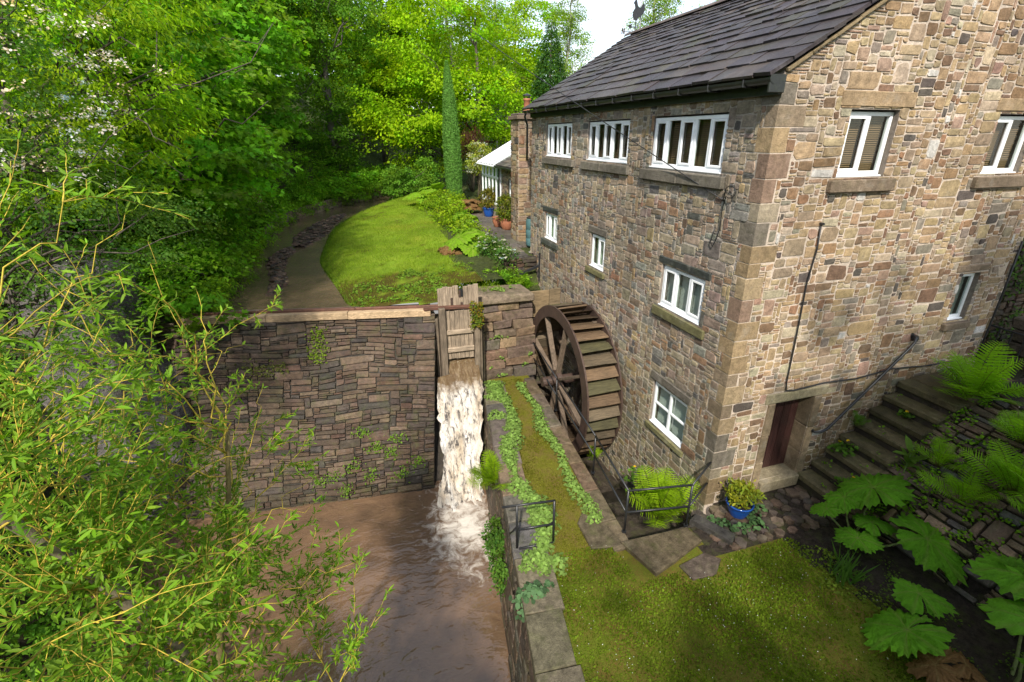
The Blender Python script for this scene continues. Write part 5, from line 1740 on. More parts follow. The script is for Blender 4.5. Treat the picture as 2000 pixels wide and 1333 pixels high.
ash = tree('ash_tree', 'yellow-green ash with feathery drooping leaves at the upper left', 'tree', (-13.2, 8.6, 2.6), 9.5,
    [(1.8, -1.9, 6.2, 2.3, 2.0, 1.3), (1.0, -2.2, 4.0, 2.3, 1.8, 1.2), (2.6, -1.0, 7.8, 2.2, 2.2, 1.6), (.2, -1.4, 8.4, 2.4, 2.2, 1.6), (2.9, -1.8, 5.0, 1.4, 1.6, .9)],
    [dict(ncl=520, lpc=56, clr=.42, L=.125, W=1.5, tm=LANCE, col=ASH, flat=.35, up=.5, shell=.6, hang=1.2)], r0=.2, seed=2, nlimb=22)
haw = None
def blossom(th_, rng, blobs, allc):
    (p, c) = cloud(rng, blobs[:1], 240, 20, .13, .032, 1.0, ROUND, (.68, .62, .55), var=.12, flat=.55, up=.75, shell=.93, cvar=.1, hang=.2)
    put('blossom', leaf_mesh('blossom', [p], 'petal'), th_, kind='stuff')
tree('hawthorn_tree', 'hawthorn with sprays of white blossom at the left edge', 'tree', (-12.2, 4.0, 2.2), 6.6,
    [(.9, -.9, 5.6, 1.9, 1.7, 1.5), (1.3, -.6, 3.8, 1.9, 1.7, 1.3), (.4, -1.0, 2.3, 1.8, 1.4, 1.2), (2.3, .3, 3.2, 1.0, 1.1, 1.1)],
    [dict(ncl=420, lpc=52, clr=.36, L=.055, W=1.3, tm=OVAL, col=(.075, .155, .02), flat=.5, up=.5, shell=.55)], r0=.14, seed=3, nlimb=22, extra=blossom)
# yellow-green maple
mapl = tree('maple_tree', 'glowing yellow-green maple with domed crown behind the cypress', 'tree', (3.6, 32.5, 3.4), 12,
    [(-2.1, -.6, 9.3, 4.2, 3.8, 3.0), (-4.8, -.6, 5.6, 3.1, 3.2, 2.3), (1.0, -.3, 5.6, 3.0, 3.2, 2.3), (-2.0, -1.8, 5.2, 3.4, 2.8, 2.6), (-3.5, -1.0, 2.6, 2.6, 2.4, 1.2), (-6.5, -.5, 4.6, 1.6, 2, 1.4)],
    [dict(ncl=270, lpc=135, clr=.95, L=.21, W=1.2, tm=OVAL, col=YEL, flat=.5, up=.6, shell=.86, hang=.5, cvar=.17)], r0=.3, seed=4, nlimb=24)
# dark ivied trees above the bend
drk = tree('alder_tree', 'dark ivy-clad alder above the stream bend, nearest of the three', 'tree', (-6.6, 33.0, 4.2), 17,
    [(0, 0, 13, 3.0, 3.0, 3.2), (-1.8, -.4, 9.5, 2.2, 2.2, 2.4), (1.9, -.6, 9.8, 2.2, 2.2, 2.2), (.2, -.8, 6.0, 2.2, 2.0, 2.6), (0, -.6, 2.6, 2.2, 1.8, 2)],
    [dict(ncl=420, lpc=60, clr=.6, L=.17, W=1.1, tm=OVAL, col=(.12, .25, .018), flat=.5, up=.5, shell=.5, cvar=.25)], r0=.3, seed=5, nlimb=26, bark=(.12, .105, .085), group=None)
copy_thing(drk, (-10.5, 31.0, 6.5), 1.3, 1.1, 'dark alder further left above the stream bend')
copy_thing(drk, (-2.6, 41.0, 5.5), 2.6, 1.25, 'tall alder filling the gap above the stream bend')
# pale tall trees on the skyline
pale = tree('birch_tree', 'tall pale birch with thin crown behind the maple', 'tree', (6.6, 38.0, 4.8), 18,
    [(0, 0, 15, 1.8, 1.8, 2.6), (-.9, .2, 11, 1.9, 1.9, 2.2), (.9, -.2, 10, 2.0, 2.0, 2.2), (0, -.4, 6.5, 2.3, 2.3, 2.2), (0, -.4, 3.4, 2, 2, 1.6)],
    [dict(ncl=330, lpc=44, clr=.52, L=.15, W=1.1, tm=OVAL, col=PALE, flat=.6, up=.45, shell=.3, hang=.8, cvar=.18)], r0=.2, seed=6, nlimb=26, bark=(.32, .3, .26))
copy_thing(pale, (12.6, 36.5, 6.5), 1.0, .82, 'pale open birch standing against the sky left of the weathervane')
copy_thing(pale, (16.8, 31.0, 6.8), 2.2, .80, 'pale birch behind the ridge just right of the weathervane')
copy_thing(pale, (21.5, 29.0, 7.6), 3.4, .78, 'last pale birch showing over the ridge further right')
copy_thing(pale, (4.2, 46.0, 6.4), 4.1, 1.1, 'pale birch rising behind the top of the maple')
copy_thing(mapl, (-4.0, 45.0, 6.0), 1.9, 1.25, 'second yellow-green maple higher up behind the glowing one')
copy_thing(mapl, (-13.5, 46.0, 11.0), 2.7, 1.0, 'golden-topped tree showing below the small sky gap')
copy_thing(mapl, (11.0, 46.0, 6.8), 3.6, 1.0, 'yellow-green tree behind the conifer')
# conifer behind the roof
ci = np.random.RandomState(7)
def conifer():
    th_ = thing('conifer_tree', 'dark green conical conifer behind the far end of the roof', 'tree', (8.1, 29.5, 3.8), world=False)
    m = MB(); m.tube([(0, 0, -.5), (0, 0, 10.2)], [.2, .03], 8, (.09, .07, .05)); m.build('trunk', 'bark', th_)
    parts = []
    n = 26000
    z = 10.4 * (1 - ci.rand(n) ** .55); f = 1 - z / 10.5
    a = ci.rand(n) * 6.283
    lob = 1 + .18 * np.sin(a * 7 + np.floor(z * 2.2) * 2.1) + .1 * ci.randn(n)
    r = (2.5 * f ** .85 + .08) * lob * (1 - .45 * ci.rand(n) ** 2)
    P = np.stack([r * np.cos(a), r * np.sin(a), z - .18 * r], 1)
    out = np.stack([np.cos(a), np.sin(a), a * 0], 1)
    N = unit(np.array((0, 0, .8)) + out * .5 + .4 * ci.randn(n, 3)); T = unit(out + np.array((0, 0, -.25)) + .5 * ci.randn(n, 3))
    V, F, k = leaves(P, N, T, .20 * ci.uniform(.6, 1.3, n), 1.6, LANCE)
    C = np.array((.05, .125, .025))[None] * (1 + .3 * ci.randn(n, 1)).clip(.4, 1.8)
    put('crown', leaf_mesh('crown', [(V, F, np.repeat(C, k, 0))], 'leaf'), th_, kind='stuff')
conifer()
# slim clipped cypress
def cypress():
    rng = np.random.RandomState(8)
    th_ = thing('cypress_tree', 'tall slim columnar cypress at the end of the upper lawn', 'tree', (.15, 25.2, 3.3), world=False)
    m = MB(); m.tube([(0, 0, -.4), (0, 0, 6.8)], [.1, .02], 8, (.1, .08, .06)); m.build('trunk', 'bark', th_)
    n = 30000
    z = 7.6 * rng.rand(n); f = z / 7.6
    a = rng.rand(n) * 6.283
    prof = np.interp(f, [0, .05, .25, .5, .75, .92, 1], [.34, .44, .50, .47, .33, .17, .03])
    split = 1 - .16 * np.exp(-((a - 4.9) / .16) ** 2) * (f < .72)
    r = prof * split * (1 + .05 * rng.randn(n)) * (1 - .25 * rng.rand(n) ** 3)
    P = np.stack([r * np.cos(a) - .14 * f ** 1.5, r * np.sin(a), z], 1)
    out = np.stack([np.cos(a), np.sin(a), a * 0], 1)
    N = unit(out + .5 * rng.randn(n, 3)); T = unit(np.array((0, 0, 1.0)) + out * .4 + .45 * rng.randn(n, 3))
    V, F, k = leaves(P, N, T, .09 * rng.uniform(.6, 1.3, n), 2.4, LANCE)
    C = np.array((.17, .34, .07))[None] * (1 + .22 * rng.randn(n, 1)).clip(.4, 1.8)
    put('crown', leaf_mesh('crown', [(V, F, np.repeat(C, k, 0))], 'leaf'), th_, kind='stuff')
cypress()
# trees behind the viewpoint, whose shade falls across the lower lawn, the pool and the gable
shd = tree('shade_tree', 'broad leafy tree behind the viewpoint shading the lower lawn', 'tree', (-3.4, -11.8, -.2), 9.6,
    [(-2.4, 0.4, 6.2, 2.4, 3.0, 2.4), (.8, .2, 6.8, 2.4, 3.0, 2.6), (2.8, .6, 5.2, 2.2, 2.6, 2.2), (-4.2, .6, 5.4, 1.8, 2.4, 2.2)],
    [dict(ncl=290, lpc=36, clr=.7, L=.24, W=1.1, tm=MAPLE, col=SYC, flat=.4, up=.6, shell=.45)], r0=.28, seed=9, nlimb=14)
copy_thing(shd, (2.6, -12.8, .3), 2.3, (1.25, 1.0, 1.85), 'taller leafy tree to the right behind the viewpoint')
copy_thing(shd, (-10.4, -10.2, -1.2), 1.2, .95, 'unseen leafy tree added behind the viewpoint to shade the lower pool')  # added out of view so that its crown darkens the near pool

# ------------------------------------------------------------------ undergrowth on the banks
rng = np.random.RandomState(21)
def ground_clumps(n, sampler, r, hgt):
    out = []
    while len(out) < n:
        x, y = sampler()
        out.append((x, y))
    P = np.array(out); Z = height(P[:, 0], P[:, 1])
    return [(x, y, z + .25 * h_, rr, rr, h_) for (x, y), z, rr, h_ in zip(P, Z, rng.uniform(*r, n), rng.uniform(*hgt, n))]
def samp_left():
    while True:
        y = rng.uniform(7.6, 36); i = np.argmin(np.abs(CL[:, 1] - y)); d = rng.exponential(2.6) + .55
        x = CL[i][0] - hw(y) - d
        if x > -26: return x, y
bl = ground_clumps(300, samp_left, (.6, 1.3), (.5, 1.3))
(p1_, _) = cloud(rng, bl, 2300, 30, .34, .13, 1.15, OVAL, (.15, .32, .016), flat=.5, up=.6, shell=.6, low=0.0, cvar=.3)
bl2 = [b for b in bl if rng.rand() < .5]
(p2_, _) = cloud(rng, bl2, 420, 30, .3, .17, 1.0, MAPLE, (.14, .30, .016), flat=.4, up=.7, shell=.85, low=0.1, cvar=.25)
put('undergrowth', leaf_mesh('undergrowth', [p1_, p2_], 'leaf'), label='dense green undergrowth covering the far bank of the stream', cat='undergrowth', kind='stuff')
# ferny fringe hanging along the left bank
def fringe():
    pts = []
    for i in range(len(CL)):
        a = CL[max(i - 1, 0)]; b = CL[min(i + 1, len(CL) - 1)]; t_ = (b - a) / np.linalg.norm(b - a); nn_ = np.array((t_[1], -t_[0]))
        if 8 < CL[i][1] < 33:
            for _ in range(7):
                q = CL[i] - nn_ * (hw(CL[i][1]) + rng.uniform(.0, .7)) + rng.randn(2) * .2
                pts.append((q[0], q[1], zr(CL[i][1]) + rng.uniform(.1, .75), .32, .32, .28))
    (p, _) = cloud(rng, pts, 900, 30, .2, .12, 1.2, LANCE, (.18, .33, .016), flat=.6, up=.4, shell=.4, hang=1.0, cvar=.25)
    put('bank_fringe', leaf_mesh('bank_fringe', [p], 'leaf'), label='fringe of hanging grass and leaves along the stream edge', cat='undergrowth', kind='stuff')
fringe()
# far wood closing the valley
far_bl = []
for k in range(60):
    x = rng.uniform(-60, 2); y = rng.uniform(52, 85)
    far_bl.append((x, y, height(np.array([x]), np.array([y]))[0] + rng.uniform(3, 9), rng.uniform(3, 5), 4, rng.uniform(3.5, 6)))
for k in range(22):
    x = rng.uniform(-6, 16); y = rng.uniform(54, 72)
    far_bl.append((x, y, height(np.array([x]), np.array([y]))[0] + rng.uniform(2, 8), rng.uniform(3, 5), 4, rng.uniform(3.5, 5.5)))
for k in range(46):
    x = rng.uniform(-45, -17); y = rng.uniform(8, 55)
    far_bl.append((x, y, height(np.array([x]), np.array([y]))[0] + rng.uniform(2, 7), rng.uniform(2.2, 3.6), 3, rng.uniform(2.6, 4.5)))
(pf, _) = cloud(rng, far_bl, 3300, 26, 1.15, .42, 1.1, OVAL, (.14, .26, .016), flat=.5, up=.55, shell=.7, low=-.3, cvar=.3)
put('far_wood', leaf_mesh('far_wood', [pf], 'leaf'), label='hanging wood on the hillside closing the valley', cat='wood', kind='stuff')

# ------------------------------------------------------------------ grass
def grass(name, n, sampler, hfun, L, col, label, tm=BLADE, W=1.0, up=1.0, var=.3, lay=.5):
    P2 = sampler(n)
    P = np.c_[P2, hfun(P2[:, 0], P2[:, 1])]
    n = len(P)
    T = unit(np.array((0, 0, up)) + lay * rng.randn(n, 3) * np.array((1, 1, .2)))
    N = unit(rng.randn(n, 3) * np.array((1, 1, .3)) + np.array((0, 0, .3)))
    V, F, k = leaves(P, N, T, L * rng.uniform(.5, 1.4, n), W, tm)
    pn = vnoise(np.c_[P2 * 1.0, P2[:, 0] * 0], 1.3, 3)
    C = np.array(col)[None] * (1 + var * rng.randn(n, 1) * .6 + .35 * pn[:, None]).clip(.35, 1.9)
    put(name, leaf_mesh(name, [(V, F, np.repeat(C.clip(.003, .9), k, 0))], 'leaf'), label=label, cat='grass', kind='stuff')
def samp_lawn(n):
    out = []
    x = rng.uniform(-9, -1.5, n * 3); y = 7.0 + 22 * rng.rand(n * 3) ** 1.35
    d, s, sy = river(x, y)
    m_ = (s > 0) & (d > hw(sy) + .05) & (x < lawn_edge(y) + .15) & ~((y < 7.75 + np.clip(-x - 4.3, 0, 9) * .2 - .9) )
    m_ &= ~((x > -4.6) & (y < 7.0))
    q = np.c_[x, y][m_]
    nn = vnoise(np.c_[q, q[:, :1] * 0], .9, 3); n2 = vnoise(np.c_[q, q[:, :1] * 0] + 30, 2.2, 3)
    front = 1 - sstep(8.0, 12.0, q[:, 1] + nn * 1.6)
    bare = sstep(-.05, .3, n2 + front * .8 - .32)
    q = q[rng.rand(len(q)) > bare * .85]
    return q[:n]
grass('lawn_grass', 42000, samp_lawn, height, .075, (.21, .31, .018), 'short bright grass of the upper lawn beside the stream', W=1.3)
def samp_front(n):
    x = rng.uniform(-7.2, -1.7, n); y = 7.0 + rng.rand(n) * 3.2
    d, s, sy = river(x, y)
    m_ = (s > 0) & (d > hw(sy) - .05) & (y > 7.35 + np.clip(-x - 4.3, 0, 9) * .2 - .35) & ~((x > -4.6) & (y < 7.2)) & ~((x > -3.1) & (y < 8.2))
    q = np.c_[x, y][m_]
    return q[vnoise(np.c_[q, q[:, :1] * 0] + 11, 1.7, 3) > .1]
P2 = samp_front(5600)
P = np.c_[P2, height(P2[:, 0], P2[:, 1]) + rng.uniform(.0, .06, len(P2))]
n = len(P)
V, F, k = leaves(P, unit(np.array((0, -.25, 1.0)) + .45 * rng.randn(n, 3)), rng.randn(n, 3), .075 * rng.uniform(.6, 1.5, n), 1.2, OVAL)
put('bank_weeds', leaf_mesh('bank_weeds', [(V, F, np.repeat(np.array((.14, .24, .025))[None] * (1 + .3 * rng.randn(n, 1)).clip(.4, 1.8), k, 0))], 'leaf'), label='patchy leafy weeds on the bare bank at the front of the upper lawn', cat='weeds', kind='stuff')
def samp_low(n):
    x = rng.uniform(-4.4, 2.3, n * 2); y = rng.uniform(-5.6, -.3, n * 2)
    e = .55 + .35 * np.sin(y * 1.7 + .6) + .22 * (y + 1.5)
    inb = (x > e + .75) & (y < -.9) | ((y > -1.25) & (x > -.75))
    m_ = (x > path_x(y) + .55) & ~inb & ~((x > -2.3) & (x < -.55) & (y > -1.3))
    q = np.c_[x, y][m_]
    q = q[rng.rand(len(q)) < np.clip(.6 + 1.2 * vnoise(np.c_[q, q[:, :1] * 0], 1.6, 3), .3, 1)]
    return q[:n]
low_h = lambda x, y: np.zeros_like(x) - .012
grass('lower_grass', 46000, samp_low, low_h, .034, (.145, .21, .016), 'mossy clover-strewn grass of the lower lawn', tm=OVAL, W=1.5, lay=1.1)
q = samp_low(450)
V, F, k = leaves(np.c_[q, np.full(len(q), .04)], unit(np.array((0, 0, 1.0)) + .3 * rng.randn(len(q), 3)), rng.randn(len(q), 3), .0095 * rng.uniform(.7, 1.3, len(q)), 1.3, ROUND)
put('lawn_daisies', leaf_mesh('lawn_daisies', [(V, F, np.tile((.7, .7, .66), (len(V), 1)))], 'petal'), label='tiny white flowers scattered through the lower lawn', cat='flowers', kind='stuff')
def samp_path(n):
    y = rng.uniform(-.8, 6.6, n); t_ = rng.rand(n)
    a = path_x(y) + .5; b = pit_x(y) - .35
    q = np.c_[a + (b - a) * t_, y]
    return q[rng.rand(n) < np.clip(.5 + 1.2 * vnoise(np.c_[q, q[:, :1] * 0], 1.9, 3), .05, 1)]
grass('path_grass', 16000, samp_path, lambda x, y: x * 0 - .012, .03, (.17, .17, .02), 'short yellowing moss and grass along the middle of the path', tm=OVAL, W=1.3, lay=1.0)

# ------------------------------------------------------------------ low leafy ground cover in patches
def cover(label, spots, dens, L, col, hgt=.07, tm=ROUND, name='ground_cover', cat='plant', zf=None, mat='leaf', W=1.0, tilt=.35):
    """spots: list of (x, y, z, rx, ry)"""
    parts = []
    for (x, y, z, rx, ry) in spots:
        n = max(6, int(dens * math.pi * rx * ry))
        a = rng.rand(n) * 6.283; r = rng.rand(n) ** .5
        wob = 1 + .22 * np.sin(a * 3 + x * 9) + .15 * np.sin(a * 5 + y * 7)
        px, py = x + rx * r * np.cos(a) * wob, y + ry * r * np.sin(a) * wob
        pz = z + hgt * (1 - r ** 2) * rng.uniform(.55, 1.1, n) + .015
        P = np.stack([px, py, pz], 1)
        N = unit(np.stack([np.cos(a) * r * .6, np.sin(a) * r * .6, np.ones(n)], 1) + tilt * rng.randn(n, 3))
        V, F, k = leaves(P, N, rng.randn(n, 3), L * rng.uniform(.6, 1.3, n), W, tm)
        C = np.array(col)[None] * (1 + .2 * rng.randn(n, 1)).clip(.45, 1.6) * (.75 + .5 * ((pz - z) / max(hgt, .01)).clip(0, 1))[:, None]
        parts.append((V, F, np.repeat(C, k, 0)))
    put(name, leaf_mesh(name, parts, mat), label=label, cat=cat, kind='stuff')
LM = (.21, .32, .075)
strip1 = []
for y_ in np.arange(-.55, 6.5, .17):
    u = path_x(y_) + .42 + .2 * math.sin(y_ * 1.55 + .8) + rng.uniform(-.05, .05)
    w_ = .2 + .08 * math.sin(y_ * 2.3)
    if 3.55 < y_ < 3.75 or 5.0 < y_ < 5.15: continue
    strip1.append((u, y_, 0.02, w_, .17))
strip1 += [(path_x(1.6) + .2, 1.6, .03, .2, .2), (path_x(4.6) + .15, 4.6, .03, .25, .22), (path_x(5.5) + .2, 5.6, .03, .25, .2), (path_x(6.3) + .3, 6.3, .03, .25, .2), (-3.85, -.35, .02, .28, .25), (-3.5, -.5, .02, .2, .2)]
cover('winding ribbon of pale green round-leaved plants along the river side of the path', strip1, 1150, .052, LM, .11)
strip2 = []
for y_ in np.arange(.3, 6.2, .2):
    strip2.append((pit_x(y_) - .42 + .06 * math.sin(y_ * 3), y_, .02, .15 + .04 * math.sin(y_ * 2.1), .16))
cover('narrow ribbon of pale green plants along the railing side of the path', strip2, 1000, .048, LM, .09)
cover('pale round-leaved tufts growing on the ledges of the pier', [(-2.3, 6.82, .06, .2, .06), (-2.6, 6.85, .33, .18, .05), (-2.2, 7.5, 2.63, .24, .14), (-1.75, 7.6, 2.63, .08, .06), (-2.35, 7.0, 1.26, .25, .06), (-2.15, 6.92, .62, .1, .04), (-1.5, 6.85, .3, .14, .05), (-2.3, 6.8, .62, .08, .05), (-1.35, 6.85, .62, .1, .05)], 900, .06, LM, .09)
cover('grey-green trailing plant hanging over the river coping below the frame', [(path_x(-.95) + .18, -.95, .03, .28, .16), (path_x(-.95) - .1, -.95, -.12, .1, .16), (path_x(-1.2) - .05, -1.15, -.2, .08, .1)], 700, .075, (.11, .2, .09), .1)
cover('grey-green round-leaved plants spreading round the blue pot', [(-.05, -.62, .03, .16, .14), (.15, -.8, .03, .2, .12), (.5, -.85, .03, .22, .14), (.72, -.62, .03, .16, .12), (.95, -.5, .03, .12, .1), (-.2, -.48, .03, .1, .1)], 420, .07, (.12, .22, .085), .1)
cover('dark purple low plant at the foot of the door step', [(1.05, -.28, .02, .22, .08)], 700, .03, (.05, .03, .05), .05)
for (lab, sp, c_) in (('small leafy weeds rooted low in the weir wall near the cascade', [(5.9, .9), (6.4, 1.1), (6.9, .8), (7.4, 1.3), (7.0, 1.5), (6.2, .55), (7.7, .75), (5.5, .8), (8.1, 1.0), (7.55, 1.7), (6.7, 1.95), (5.2, 1.2)], (.15, .26, .03)), ('pale moss patches high on the weir wall', [(4.0, 3.75), (4.6, 3.8), (4.3, 3.68)], (.15, .17, .04)), ('bright green creeper hanging from the weir crest', [(5.55, 4.55), (5.6, 4.35), (5.58, 4.15), (5.62, 3.98)], (.2, .3, .025))):
    parts = []
    for (u, v) in sp:
        n = 70
        L0 = np.c_[u + .13 * rng.randn(n), v + .09 * rng.randn(n), rng.uniform(.02, .1, n)]
        P = weir_map(L0)
        V, F, k = leaves(P, unit(np.array((0, -.7, .7)) + .5 * rng.randn(n, 3)), rng.randn(n, 3), .06 * rng.uniform(.6, 1.3, n), 1.2, OVAL)
        parts.append((V, F, np.repeat(np.array(c_)[None] * (1 + .25 * rng.randn(n, 1)).clip(.4, 1.6), k, 0)))
    put('wall_weeds', leaf_mesh('wall_weeds', parts, 'leaf'), label=lab, cat='weeds', kind='stuff')
# creeper on the sluice
P = np.c_[rng.uniform(-3.35, -3.0, 260), rng.uniform(6.22, 6.36, 260), rng.uniform(1.95, 2.75, 260)]
V, F, k = leaves(P, unit(np.array((-.2, -.7, .5)) + .5 * rng.randn(260, 3)), rng.randn(260, 3), .075, 1.2, OVAL)
C = np.array([(.16, .2, .02), (.22, .16, .02), (.1, .16, .02)])[rng.randint(0, 3, 260)]
put('sluice_creeper', leaf_mesh('sluice_creeper', [(V, F, np.repeat(C, k, 0))], 'leaf'), label='yellow-green creeper hanging over the right end of the sluice rail', cat='creeper', kind='stuff')
cover('low green weeds along the steps and rockery', [(3.0, -.75, .62, .1, .08), (3.95, -.6, 1.5, .07, .06), (2.75, -.95, .2, .16, .12)] + [(2.36 + i * .315 + rng.uniform(-.02, .06), rng.uniform(-1.0, -.15), .31 + i * .265 - rng.uniform(.0, .2), .05, .1) for i in range(8) for _ in range(2)] + [tuple(rk_map(np.array([(rng.uniform(0, 5), rng.uniform(.3, 3.0), .05)]))[0]) + (rng.uniform(.1, .24), rng.uniform(.08, .2)) for _ in range(230)], 420, .055, (.15, .31, .016), .12, tm=OVAL, W=1.3)
cover('yellow-green mossy weeds at the border of the lower lawn', [(.95 + .25 * math.sin(i), -1.6 - i * .16, .0, .2, .14) for i in range(14)], 420, .05, (.13, .19, .02), .09, tm=OVAL, W=1.2)
P = np.c_[rng.uniform(6.9, 8.6, 900), rng.uniform(.16, .3, 900), rng.uniform(2.2, 5.2, 900)]
P = P[vnoise(P, 1.2, 2) > 0.0]; n = len(P)
V, F, k = leaves(P, unit(np.array((0, -.8, .5)) + .4 * rng.randn(n, 3)), rng.randn(n, 3), .09, 1.2, OVAL)
put('ivy', leaf_mesh('ivy', [(V, F, np.repeat(np.array((.06, .12, .02))[None] * (1 + .3 * rng.randn(n, 1)).clip(.4, 1.6), k, 0))], 'leaf'), label='ivy climbing the yard wall at the right edge', cat='ivy', kind='stuff')

cover('scattered moss and seedlings on the dark soil bed below the rockery', [(rng.uniform(1.2, 2.3), rng.uniform(-4.5, -1.6), .0, rng.uniform(.06, .2), rng.uniform(.06, .2)) for _ in range(40)], 320, .04, (.08, .13, .02), .04, tm=OVAL, W=1.2)
ed = []
for i in range(len(CL)):
    a = CL[max(i - 1, 0)]; b = CL[min(i + 1, len(CL) - 1)]; t_ = (b - a) / np.linalg.norm(b - a); nn_ = np.array((t_[1], -t_[0]))
    if 7.6 < CL[i][1] < 31:
        for _ in range(260):
            ed.append(CL[i] + nn_ * (hw(CL[i][1]) + abs(rng.randn()) * .22) + t_ * rng.uniform(-.45, .45))
ed = np.array(ed)
P = np.c_[ed, height(ed[:, 0], ed[:, 1])]; n = len(P)
V, F, k = leaves(P, rng.randn(n, 3), unit(np.array((-.55, -.2, .75)) + .45 * rng.randn(n, 3)), .16 * rng.uniform(.5, 1.4, n), .9, BLADE)
put('edge_grass', leaf_mesh('edge_grass', [(V, F, np.repeat(np.array((.15, .25, .025))[None] * (1 + .3 * rng.randn(n, 1)).clip(.4, 1.8), k, 0))], 'leaf'), label='longer grass fringing the stream edge of the upper lawn', cat='grass', kind='stuff')
# ------------------------------------------------------------------ ferns
def frond_mesh(rng, L, col, arch=.55, np_=20):
    s = np.linspace(0, 1, 14)
    x = L * (s * (1 - .25 * arch * s)); z = L * (arch * 1.1 * s * (1 - .62 * s) + .12 * s)
    sp = np.stack([x, np.zeros(14), z], 1)
    m = MB(); m.tube(sp, np.linspace(.006, .0015, 14), 4, (.13, .14, .03))
    parts = [(np.concatenate(m.V), [np.array([f for f in m.F if len(f) == 4])], np.concatenate(m.C))]
    si = np.linspace(.13, .985, np_ * 2); side = np.tile((1, -1), np_)
    P = np.stack([np.interp(si, s, x), si * 0, np.interp(si, s, z)], 1)
    tan = unit(np.stack([np.interp(si + .02, s, x) - P[:, 0] + 1e-3, si * 0, np.interp(si + .02, s, z) - P[:, 2]], 1))
    B = np.stack([si * 0, side * 1.0, si * 0], 1)
    T = unit(B + tan * .35 + np.array((0, 0, -.12)))
    N = unit(np.cross(tan, np.array((0, 1.0, 0))) * -1 + .1 * rng.randn(len(si), 3))
    N = np.where(N[:, 2:3] < 0, -N, N)
    pl = L * .26 * np.sin(np.clip(si * 1.08, 0, 1) * math.pi) ** .6 * (1.12 - .4 * si) + .01
    zig = [(0, 0)] + [(t, .085 * (1 - t * .75) * (1 if i % 2 else .55)) for i, t in enumerate(np.linspace(.06, .94, 8))] + [(1, 0)]
    zz = zig + [(a, -b) for (a, b) in zig[-2:0:-1]]
    k9 = len(zig)
    fcs = []
    nz = len(zz)
    for i in range(1, 8): fcs.append((i, nz - i, nz - i - 1, i + 1))
    fcs.append((0, nz - 1, 1)); fcs.append((8, nz - 8, 9))
    FT = tmpl(zz, fcs, .1)
    V, F, k = leaves(P, N, T, pl, 1.0, FT)
    C = np.array(col)[None] * (1 + .1 * rng.randn(len(si), 1)).clip(.6, 1.4)
    parts.append((V, F, np.repeat(C, k, 0)))
    return leaf_mesh('frond', parts, 'leaf')
FR = {}
for nm, c_ in (('bright', (.24, .38, .012)), ('mid', (.19, .38, .016)), ('deep', (.10, .24, .02))):
    FR[nm] = [frond_mesh(np.random.RandomState(50 + i), .8, c_, .55 + .25 * i) for i in range(3)]
def fern(label, loc, n, size, kind='mid', spread=(0, 6.283), tilt=0.0, seed=0, lift=.35):
    r_ = np.random.RandomState(seed)
    th_ = thing('fern', label, 'fern', loc, world=False)
    for i in range(n):
        me = FR[kind][r_.randint(3)]
        o = put('frond', me, th_)
        a = spread[0] + (spread[1] - spread[0]) * (i + r_.rand() * .8) / n
        s_ = size / .8 * r_.uniform(.65, 1.1)
        o.scale = (s_, s_, s_)
        o.rotation_euler = (r_.uniform(-.3, .3), -lift * r_.uniform(-.2, 1.5) + tilt, a)
        o.location = (r_.uniform(-.05, .05), r_.uniform(-.05, .05), 0)
    return th_
fern('big bright fern filling the near end of the wheel pit', (-.85, .2, -.35), 30, 1.2, 'bright', seed=1, lift=.6)
fern('bright fern sprouting from the river wall beside the cascade', (path_x(2.2) - .2, 2.2, -.3), 18, .95, 'bright', (1.6, 4.9), seed=2, lift=.6)
fern('large fern arching over the top of the steps', (5.1, -1.1, 2.1), 24, 1.35, 'mid', seed=3, lift=.45)
fern('spreading fern on the right of the rockery', (3.7, -2.75, 1.5), 22, 1.05, 'mid', seed=4, lift=.3)
fern('fern growing on the rockery above the gunnera', (3.2, -2.35, 1.15), 14, .75, 'mid', seed=5, lift=.3)
fern('small fern against the gable beside the handrail', (3.5, -.15, 1.3), 9, .38, 'deep', seed=6, lift=.4)
fern('young fern in the wheel pit below the buckets', (-1.35, 2.3, -.2), 8, .45, 'bright', seed=7, lift=.5)
fern('fern at the waterline low on the river wall', (path_x(-2.3) - .25, -2.3, -1.4), 9, .5, 'mid', (1.6, 4.9), seed=8, lift=.4)
fern('fern growing beside the mill below the far window', (-.75, 9.3, 1.95), 16, .85, 'mid', seed=9, lift=.7)
fern('low fern midway up the rockery beside the comfrey', (3.6, -1.7, 1.35), 12, .6, 'mid', seed=11, lift=.35)
fern('lush fern near the right edge of the rockery', (4.3, -2.3, 2.1), 16, .9, 'mid', seed=12, lift=.35)
fern('fern at the right edge below the lush one', (3.3, -3.3, 1.4), 14, .8, 'mid', seed=13, lift=.3)
fern('fern in the bottom right corner under the gunnera', (2.6, -3.6, .8), 10, .6, 'deep', seed=10, lift=.3)

